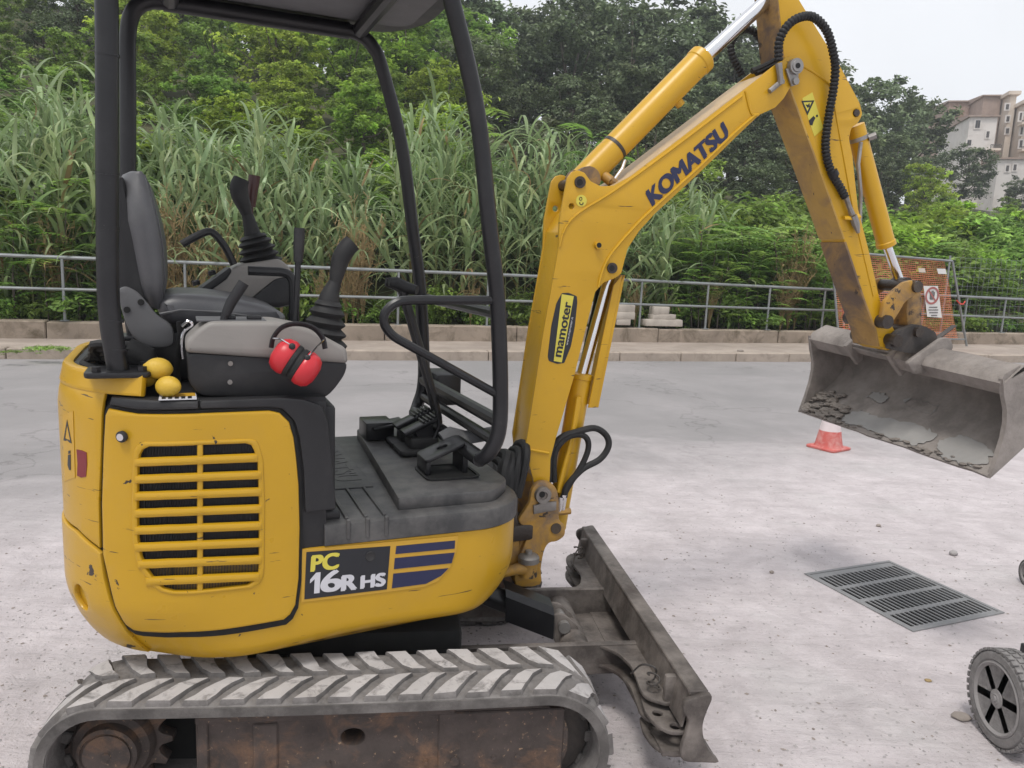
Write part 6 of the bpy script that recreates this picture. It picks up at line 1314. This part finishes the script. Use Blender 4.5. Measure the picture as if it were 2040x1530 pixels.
# ---- reeds
def reed_leaf(seed):
    g = np.random.default_rng(seed); L = g.uniform(.65, 1.1); w = g.uniform(.020, .032); n = 8; V = []; ang = math.radians(g.uniform(52, 80)); drop = math.radians(g.uniform(9, 24)); x = z = 0.0; tw = g.uniform(-.5, .5)
    for i in range(n + 1):
        t = i / n; ww = w * min(1, .55 + 2.2 * t) * (1 - t ** 2.2) + .0015; s_ = math.sin(tw * t) * ww
        V += [(x, -ww, z + s_), (x, 0, z - .012 * (1 - t)), (x, ww, z - s_)]; x += L / n * math.cos(ang); z += L / n * math.sin(ang); ang -= drop * (.5 + 1.0 * t)
    Fc = [];
    for i in range(n): Fc += [(3 * i, 3 * i + 1, 3 * i + 4, 3 * i + 3), (3 * i + 1, 3 * i + 2, 3 * i + 5, 3 * i + 4)]
    return np.array(V), Fc
RL = [reed_leaf(100 + k) for k in range(8)]; RLM = []
for k, (V, Fc) in enumerate(RL):
    for (mm, suffix) in (('leaf_reed', 0), ('leaf_dry', 1)):
        me = bpy.data.meshes.new('reed_leaf'); me.from_pydata(V.tolist(), [], Fc); me.materials.append(MATS[mm]); me.shade_smooth(); t = .8 + .5 * ((k * .37) % 1); set_tint(me, [(t * (1 + .1 * (k % 2)), t, t, 1)] * sum(len(f) for f in Fc)); RLM.append(me)
def cane_mesh(seed, h):
    g = np.random.default_rng(seed); bx_, by_ = g.normal(size=2) * .10; P = [(bx_ * (t ** 2) * h * .5, by_ * (t ** 2) * h * .5, h * t) for t in np.linspace(0, 1, 7)]
    return wood('cane', [(P, [.014 * (1 - .75 * i / 6) for i in range(7)])], 'reed_cane'), P
CANES = [cane_mesh(200 + k, 4.0) for k in range(6)]
def reed(px, py, d, dry=.04, row='front row'):
    x, z = WF.px(px, py, d); g = hz(x, d); h = z - g; me, P = random.choice(CANES); s = h / 4.35
    o = bpy.data.objects.new('giant_reed', me); COL.objects.link(o); o.location = WF.w(x, d, g); o.rotation_euler = (0, 0, random.uniform(0, 6.28)); o.scale = (1, 1, s)
    tag(o, 'giant reed cane in the ' + row + ' of the reeds ' + zone(px), 'reed', 'giant reeds behind the railing')
    rz = random.uniform(0, 6.28); nl = int(8 + h * 3.6)
    for k in range(nl):
        t = .16 + .84 * k / (nl - 1); i = min(5, int(t * 6)); a, b = Vector(P[i]), Vector(P[i + 1]); q = a.lerp(b, t * 6 - i)
        lf_ = bpy.data.objects.new('leaf', random.choice(RLM[1::2] if random.random() < (dry if t > .35 else .25) else RLM[0::2])); COL.objects.link(lf_); lf_.parent = o; lf_.location = q
        lf_.rotation_euler = (random.uniform(-.25, .25), random.uniform(-.15, .25) - (.55 if k > nl - 5 else 0), rz + (k % 2) * math.pi + random.uniform(-.7, .7)); sc_ = random.uniform(.75, 1.25) * (1.0 if .3 < t < .9 else .8); lf_.scale = (sc_, sc_ * 1.15, sc_ / s)
REEDTOP = [(-100, 240), (0, 210), (60, 170), (100, 110), (140, 125), (185, 215), (250, 330), (300, 250), (330, 205), (400, 230), (460, 240), (520, 210), (560, 215), (620, 260), (680, 300), (720, 330), (760, 395), (790, 330), (820, 210), (870, 175), (900, 200), (950, 235), (1000, 270), (1050, 225), (1100, 235), (1150, 270), (1200, 300), (1260, 360), (1330, 345), (1390, 315), (1440, 360), (1480, 430)]
def rtop(px): return 34 + float(np.interp(px, [s[0] for s in REEDTOP], [s[1] for s in REEDTOP]))
random.seed(5); nre = 0
for (d0, d1, n, lo, row) in ((1.7, 2.6, 62, 0, 'back row'), (1.05, 1.7, 66, 25, 'middle row'), (.55, 1.05, 60, 80, 'front row')):
    for k in range(n):
        px = -60 + 1510 * (k + random.uniform(-.4, .4)) / n
        if 700 < px < 785 and random.random() < .6: continue
        if 235 < px < 285 and random.random() < .4: continue
        reed(px, rtop(px) + lo + random.uniform(-8, 70) * (1.4 if lo else 1), random.uniform(d0, d1), .04, row); nre += 1
# more distant canes of the same bed, one mass
g = np.random.default_rng(9); VV = []; FF = []; TT = []; off_ = 0
for k in range(330):
    px = g.uniform(-120, 1470); d = g.uniform(2.3, 4.2); x, z = WF.px(px, rtop(px) + g.uniform(-5, 140), d); gr_ = hz(x, d); h = z - gr_
    if h < .8: continue
    base = WF.w(x, d, gr_); rz = g.uniform(0, 6.28); tl3 = g.normal(size=2) * .12
    for j in range(13):
        t = .25 + .75 * j / 12; V, Fc = RL[g.integers(8)]; a = rz + (j % 2) * math.pi + g.uniform(-.7, .7); sc_ = g.uniform(.75, 1.25); ca, sa = math.cos(a), math.sin(a); W_ = V * sc_
        W_ = np.stack([W_[:, 0] * ca - W_[:, 1] * sa * 1.2, W_[:, 0] * sa + W_[:, 1] * ca * 1.2, W_[:, 2]], -1) + np.array([base.x + tl3[0] * t * t * h * .5, base.y + tl3[1] * t * t * h * .5, base.z + t * h])
        VV.append(W_); FF += [[i + off_ for i in f] for f in Fc]; off_ += len(V); tt = g.uniform(.55, 1.15); TT += [(tt, tt, tt, 1)] * sum(len(f) for f in Fc)
me = bpy.data.meshes.new('reed_bed'); me.from_pydata(np.concatenate(VV).tolist(), [], FF); me.materials.append(MATS['leaf_reed']); set_tint(me, TT); me.shade_smooth()
o = bpy.data.objects.new('reed_bed', me); COL.objects.link(o); tag(o, 'dense mass of reeds filling the bed behind the front canes', 'reed bed', kind='stuff')
# ---- plants with feathery pinnate leaves
def frond(g, L, n):
    V = []; Fc = []; T = []; ang = math.radians(g.uniform(20, 60)); x = z = 0; pts = []
    for i in range(n + 1): pts.append((x, z, ang)); x += L / n * math.cos(ang); z += L / n * math.sin(ang); ang -= math.radians(g.uniform(4, 9)) * 12 / n
    for i, (x, z, a) in enumerate(pts):
        t = i / n; ll = L * .26 * math.sin(math.pi * (.12 + .83 * t)) + .01; w = ll * .17 + .006
        for sgn in (-1, 1):
            b = len(V); fx = .35 + g.uniform(-.1, .1); dz = -ll * .22
            V += [(x, 0, z), (x + ll * .5 * fx + w, sgn * ll * .5, z + dz * .3), (x + ll * fx, sgn * ll, z + dz), (x + ll * .5 * fx - w, sgn * ll * .5, z + dz * .3)]; Fc.append((b, b + 1, b + 2, b + 3)); tt = g.uniform(.75, 1.25); T += [(tt, tt, tt * .9, 1)] * 4
    return V, Fc, T
def pinnate(seed, h, nf):
    g = np.random.default_rng(seed); V = []; Fc = []; T = []; P = [(.06 * h * math.sin(t * 2 + seed) * t, .05 * h * math.cos(t * 3 + seed) * t, h * .8 * t) for t in np.linspace(0, 1, 6)]
    for k in range(nf):
        t = .2 + .8 * k / (nf - 1); i = min(4, int(t * 5)); c = np.array(P[i]) * (1 - (t * 5 - i)) + np.array(P[i + 1]) * (t * 5 - i); fv, ff, ft = frond(g, g.uniform(.42, .75) * h * (.5 if t > .9 else .42), 11); a = k * 2.4 + g.uniform(-.3, .3)
        fv = np.array(fv); ca, sa = math.cos(a), math.sin(a); fv = np.stack([fv[:, 0] * ca - fv[:, 1] * sa, fv[:, 0] * sa + fv[:, 1] * ca, fv[:, 2]], -1) + c; b = len(V); V += fv.tolist(); Fc += [[q + b for q in f] for f in ff]; bri = g.uniform(.75, 1.3); T += [(x_[0] * bri, x_[1] * bri, x_[2] * bri, 1) for x_ in ft]
    me = bpy.data.meshes.new('fronds'); me.from_pydata(V, [], Fc); me.materials.append(MATS['leaf_frond']); set_tint(me, T); return wood('stem', [(P, [.012 * h * (1 - .8 * i / 5) for i in range(6)])]), me, max(v[2] for v in V)
PIN = [pinnate(300 + k, 2.0, 16) for k in range(4)]
random.seed(11)
PINS = [(1180, 235, 1.6), (1215, 262, 1.2), (1420, 430, .8), (1475, 440, 1.1), (1545, 455, .8), (1600, 470, 1.0), (1640, 480, .7), (1350, 430, 1.2), (1500, 500, .5), (1570, 520, .5), (1440, 520, .45), (1390, 500, .6), (60, 350, .9), (110, 380, .7), (160, 410, .8), (20, 420, .6), (150, 470, .5), (90, 500, .45), (270, 440, .9), (1780, 490, 1.5), (1850, 480, 1.8), (1930, 470, 1.6), (2000, 500, 1.2), (2040, 520, .9), (1960, 540, .9), (1700, 480, 1.4), (950, 200, 2.2), (1620, 560, .45), (1480, 570, .4), (1340, 560, .4), (1410, 470, .9), (1455, 480, .7), (1525, 480, .7), (1580, 490, .9), (1500, 450, 1.3), (1620, 510, .6), (1400, 545, .5), (1540, 545, .5), (1760, 540, .8), (1890, 520, 1.0), (1830, 560, .7), (2020, 560, .7)]
for i, (px, py, d) in enumerate(PINS):
    sm, fm, top = PIN[i % 4]; x, z = WF.px(px, py, d); gz = hz(x, d); s = max(.2, (z - gz) / top)
    o = thing('feather_leaf_sapling', WF.w(x, d, gz), 'light green sapling with feathery leaves ' + ('by the railing ' if d < .75 else 'farther back ') + zone(px), 'sapling', 'feathery saplings behind the railing')
    w_ = min(1.35, max(.7, 1.6 / max(s, .3))) if s > 1 else 1.1
    for nm, me in (('stem', sm), ('foliage', fm)):
        c = bpy.data.objects.new(nm, me); COL.objects.link(c); c.parent = o; c.rotation_euler = (0, 0, random.uniform(0, 6.28)); c.scale = (s * w_, s * w_, s)
# ---- low weeds along the wall and dry grass
WEED = [leafcloud('weed', [((-.25, 0, .15), .3, .8), ((.25, .1, .18), .32, .9), ((0, 0, .35), .3, .8)], 520, .10, .05, m, 26, .45) for m in ('leaf_mid', 'leaf_frond', 'leaf_mid')]
WSTEM = wood('stem', [([(0, 0, -.1), (.02, 0, .2), (-.02, .02, .45)], [.012, .009, .004])])
for k in range(64):
    px = -40 + 2140 * (k + random.uniform(-.4, .4)) / 64; d = random.uniform(.62, 1.0); x = WF.px(px, 640, d)[0]; me = WEED[k % 3]
    if 1170 < px < 1375: d += .5
    s = random.uniform(.55, 1.15); o = thing('weed_clump', WF.w(x, d, hz(x, d) - .02), 'weeds', 'weeds'); o.scale = (s * 1.2, s * .75, s * random.uniform(.7, 1.3)); o.rotation_euler = (0, 0, random.uniform(0, 6.28))
    for nm_, me_ in (('foliage', me), ('stem', WSTEM)): c = bpy.data.objects.new(nm_, me_); COL.objects.link(c); c.parent = o
    tag(o, 'low green weed clump along the wall ' + zone(px), 'weeds', 'weeds behind the low wall')
def drygrass(seed):
    g = np.random.default_rng(seed); k = MB(W0)
    for i in range(26):
        a = g.uniform(0, 6.28); h = g.uniform(.6, 1.15); ln_ = g.uniform(.05, .35); q = [(ln_ * math.cos(a) * t * t, ln_ * math.sin(a) * t * t, h * t) for t in (0, .4, .7, 1)]; k.tube(q, [.004, .0035, .003, .0015], 4)
        for j in range(12):
            t = g.uniform(.45, 1); c = Vector((ln_ * math.cos(a) * t * t, ln_ * math.sin(a) * t * t, h * t)); e = Vector(g.normal(size=3)) * .035 + Vector((0, 0, .035)); k.tube([c, c + e], [.003, .0045], 3)
    me = bpy.data.meshes.new('dry_grass'); k.b.to_mesh(me); k.b.free(); me.materials.append(MATS['dry_stalk']); return me
DRY = [drygrass(400 + k) for k in range(3)]
for i, (px, py, d) in enumerate(((332, 400, .7), (350, 430, .6), (318, 440, .55), (455, 470, .55), (715, 420, .7), (725, 450, .6), (690, 500, .5), (705, 470, .55), (560, 520, .45), (275, 430, .6), (1585, 490, .6), (1600, 470, .7), (1565, 540, .45), (1270, 560, .45), (100, 440, .6), (400, 520, .4), (940, 560, .4), (640, 540, .4), (1420, 560, .4), (430, 430, .7))):
    x, z = WF.px(px, py, d); gz = hz(x, d); s = max(.25, z - gz); o = bpy.data.objects.new('dry_grass_tuft', DRY[i % 3]); COL.objects.link(o); o.location = WF.w(x, d, gz); o.scale = (s * .8, s * .8, s); o.rotation_euler = (0, 0, i * 1.3)
    tag(o, 'straw coloured dry grass tuft ' + zone(px), 'dry grass', 'dry grass tufts by the railing')
# ---- kerb-side weeds at the left
for (px, py, s) in ((75, 700, .16), (100, 703, .2), (20, 706, .12)):
    w = rayw(px, py, .13); o = bpy.data.objects.new('weed_clump', WEED[1]); COL.objects.link(o); o.location = w; o.scale = (s * 2, s, s * .8); tag(o, 'tiny weed tuft growing at the kerb edge', 'weeds', 'weed tufts at the kerb')
# ================================================================== HOUSES on the far slope
BD = 78.0
class Far:
    """vertical plane facing the road at distance BD"""
    def __init__(s, dist): s.f = Frame((0, dist, 0), -14)
    def r(s, x0, y0, x1, y1): a = s.f.px(x0, y1, 0); b = s.f.px(x1, y0, 0); return a[0], b[0], a[1], b[1]
def house(dist, rect, depth, m, label, wins=(), roof=None, down=8.0, balc=()):
    F_ = Far(dist); x0, x1, z0, z1 = F_.r(*rect); hs2 = thing('house', F_.f.w((x0 + x1) / 2, depth / 2, z0 - down), label, 'house')
    MB(F_.f).box(x0, x1, 0, depth, z0 - down, z1).build('wall', m, hs2)
    if roof:
        rf_ = MB(F_.f); rf_.plate([(x0 - .15, z1), (x1 + .15, z1), (x1 + .15, z1 + .12), (x0 - .15, z1 + .12)], -.2, depth); V_ = [(x0 - .15, -.2, z1 + .12), (x1 + .15, -.2, z1 + .12), (x1 + .15, depth, z1 + roof), (x0 - .15, depth, z1 + roof), (x1 + .15, depth, z1 + .12), (x0 - .15, depth, z1 + .12)]
        rf_.add(V_, [(0, 1, 2, 3), (1, 4, 2), (0, 3, 5), (3, 2, 4, 5)]); rf_.build('roof', 'roof_tile', hs2)
    else: MB(F_.f).box(x0 - .25, x1 + .25, -.25, depth + .2, z1, z1 + .3).build('cornice', 'plaster_cream', hs2)
    for (a, b, c, d) in wins:
        wx0, wx1, wz0, wz1 = F_.r(a, b, c, d); MB(F_.f).box(wx0 - .12, wx1 + .12, -.06, .02, wz0 - .12, wz1 + .12).build('window_frame', 'plaster_white', hs2)
        w2 = MB(F_.f).box(wx0, wx1, -.08, -.05, wz0, wz1).build('window', 'window_dark', hs2); MB(F_.f).box((wx0 + wx1) / 2 - .04, (wx0 + wx1) / 2 + .04, -.10, -.081, wz0, wz1).build('mullion', 'shutter', w2)
    for (a, b, c, d) in balc:
        wx0, wx1, wz0, wz1 = F_.r(a, b, c, d); bb = MB(F_.f).box(wx0, wx1, -1.1, 0, wz0, wz0 + .18).build('balcony', 'plaster_cream', hs2); rl2 = MB(F_.f)
        for k in range(9): xx = wx0 + (wx1 - wx0) * k / 8; rl2.cyl((xx, -1.05, wz0 + .18), (xx, -1.05, wz1), .03, n=4)
        rl2.cyl((wx0, -1.05, wz1), (wx1, -1.05, wz1), .04, n=4); rl2.build('balcony_rail', 'shutter', bb)
house(78, (1918, 233, 1988, 345), 9, 'plaster_white', 'white plastered house with tiled lean-to roof on the far slope', ((1942, 240, 1953, 255), (1926, 279, 1935, 290), (1964, 262, 1971, 274)), 1.0, balc=((1964, 292, 1986, 303),))
house(88, (1884, 203, 1975, 260), 10, 'brick_wall', 'long brick house with brown roof behind the white house', (), 1.0)
house(82, (1994, 189, 2026, 330), 9, 'plaster_cream', 'tall narrow cream tower house on the far slope', ((2003, 208, 2010, 218), (2004, 232, 2011, 242), (2003, 256, 2010, 266)), None)
house(80, (2026, 206, 2100, 330), 9, 'plaster_cream', 'cream apartment house with dark balconies at the edge of the slope', ((2030, 225, 2036, 240), (2032, 254, 2038, 268), (2030, 280, 2037, 294)), None, balc=((2026, 244, 2045, 252), (2026, 296, 2046, 304)))
house(84, (1957, 192, 1996, 215), 8, 'roof_tile', 'low brown roofed house beside the cream tower', (), .8)
house(74, (1985, 318, 2080, 352), 7, 'plaster_white', 'grey white low house at the foot of the tower', ((2003, 330, 2010, 341), (2018, 328, 2025, 339)), .8)
# ---- bushes filling the bank behind the fence and the reeds
BUSH = [(leafcloud('foliage', [((-.5, 0, .5), .5, .9), ((.45, .2, .55), .5, .9), ((0, -.2, .9), .5, .9), ((.1, .3, .4), .5, .8)], 3000, .115, .052, m, 110, .42, r_=np.random.default_rng(600 + k)), wood('stem', [([(0, 0, -.2), (.02, 0, .4), (-.2, 0, .8)], [.03, .02, .01]), ([(0, 0, 0), (.2, .1, .4), (.4, .15, .7)], [.02, .015, .008])])) for k, m in enumerate(('leaf_mid', 'leaf_frond', 'leaf_light', 'leaf_mid'))]
random.seed(33)
BT = {0: 'mid green bush', 1: 'fresh green bush', 2: 'pale yellow green bush', 3: 'leafy green bush'}
for k in range(84):
    px = random.choice([random.uniform(1380, 2120), random.uniform(1380, 2120), random.uniform(-60, 330), random.uniform(330, 1400)]); d = random.uniform(2.2, 6.0) if px > 1380 or px < 330 else random.uniform(3.5, 6.0); x = WF.px(px, 560, d)[0]; gz = hz(x, d); s = random.uniform(.8, 1.5); i = random.randrange(4)
    o = thing('bush', WF.w(x, d, gz), BT[i] + (' near the wall ' if d < 3 else ' up the bank ') + zone(px), 'bush', 'bushes on the bank'); rz = random.uniform(0, 6.28)
    for nm, me in (('foliage', BUSH[i][0]), ('stem', BUSH[i][1])):
        c = bpy.data.objects.new(nm, me); COL.objects.link(c); c.parent = o; c.rotation_euler = (0, 0, rz); c.scale = (s * 1.2, s * 1.2, s)
# ================================================================== HAZE
hm = bpy.data.materials.new('haze'); hm.use_nodes = True; t = hm.node_tree; t.nodes.remove(t.nodes['Principled BSDF'])
pv = node(t, 'ShaderNodeVolumePrincipled'); pv.inputs['Color'].default_value = (0.86, 0.91, 0.97, 1); pv.inputs['Density'].default_value = 0.0015; t.links.new(pv.outputs[0], t.nodes['Material Output'].inputs['Volume']); MATS['haze'] = hm
hb_ = MB(W0); hb_.box(-150, 165, -120, 175, -1.5, 30); tag(hb_.build('haze', 'haze'), kind='stuff')
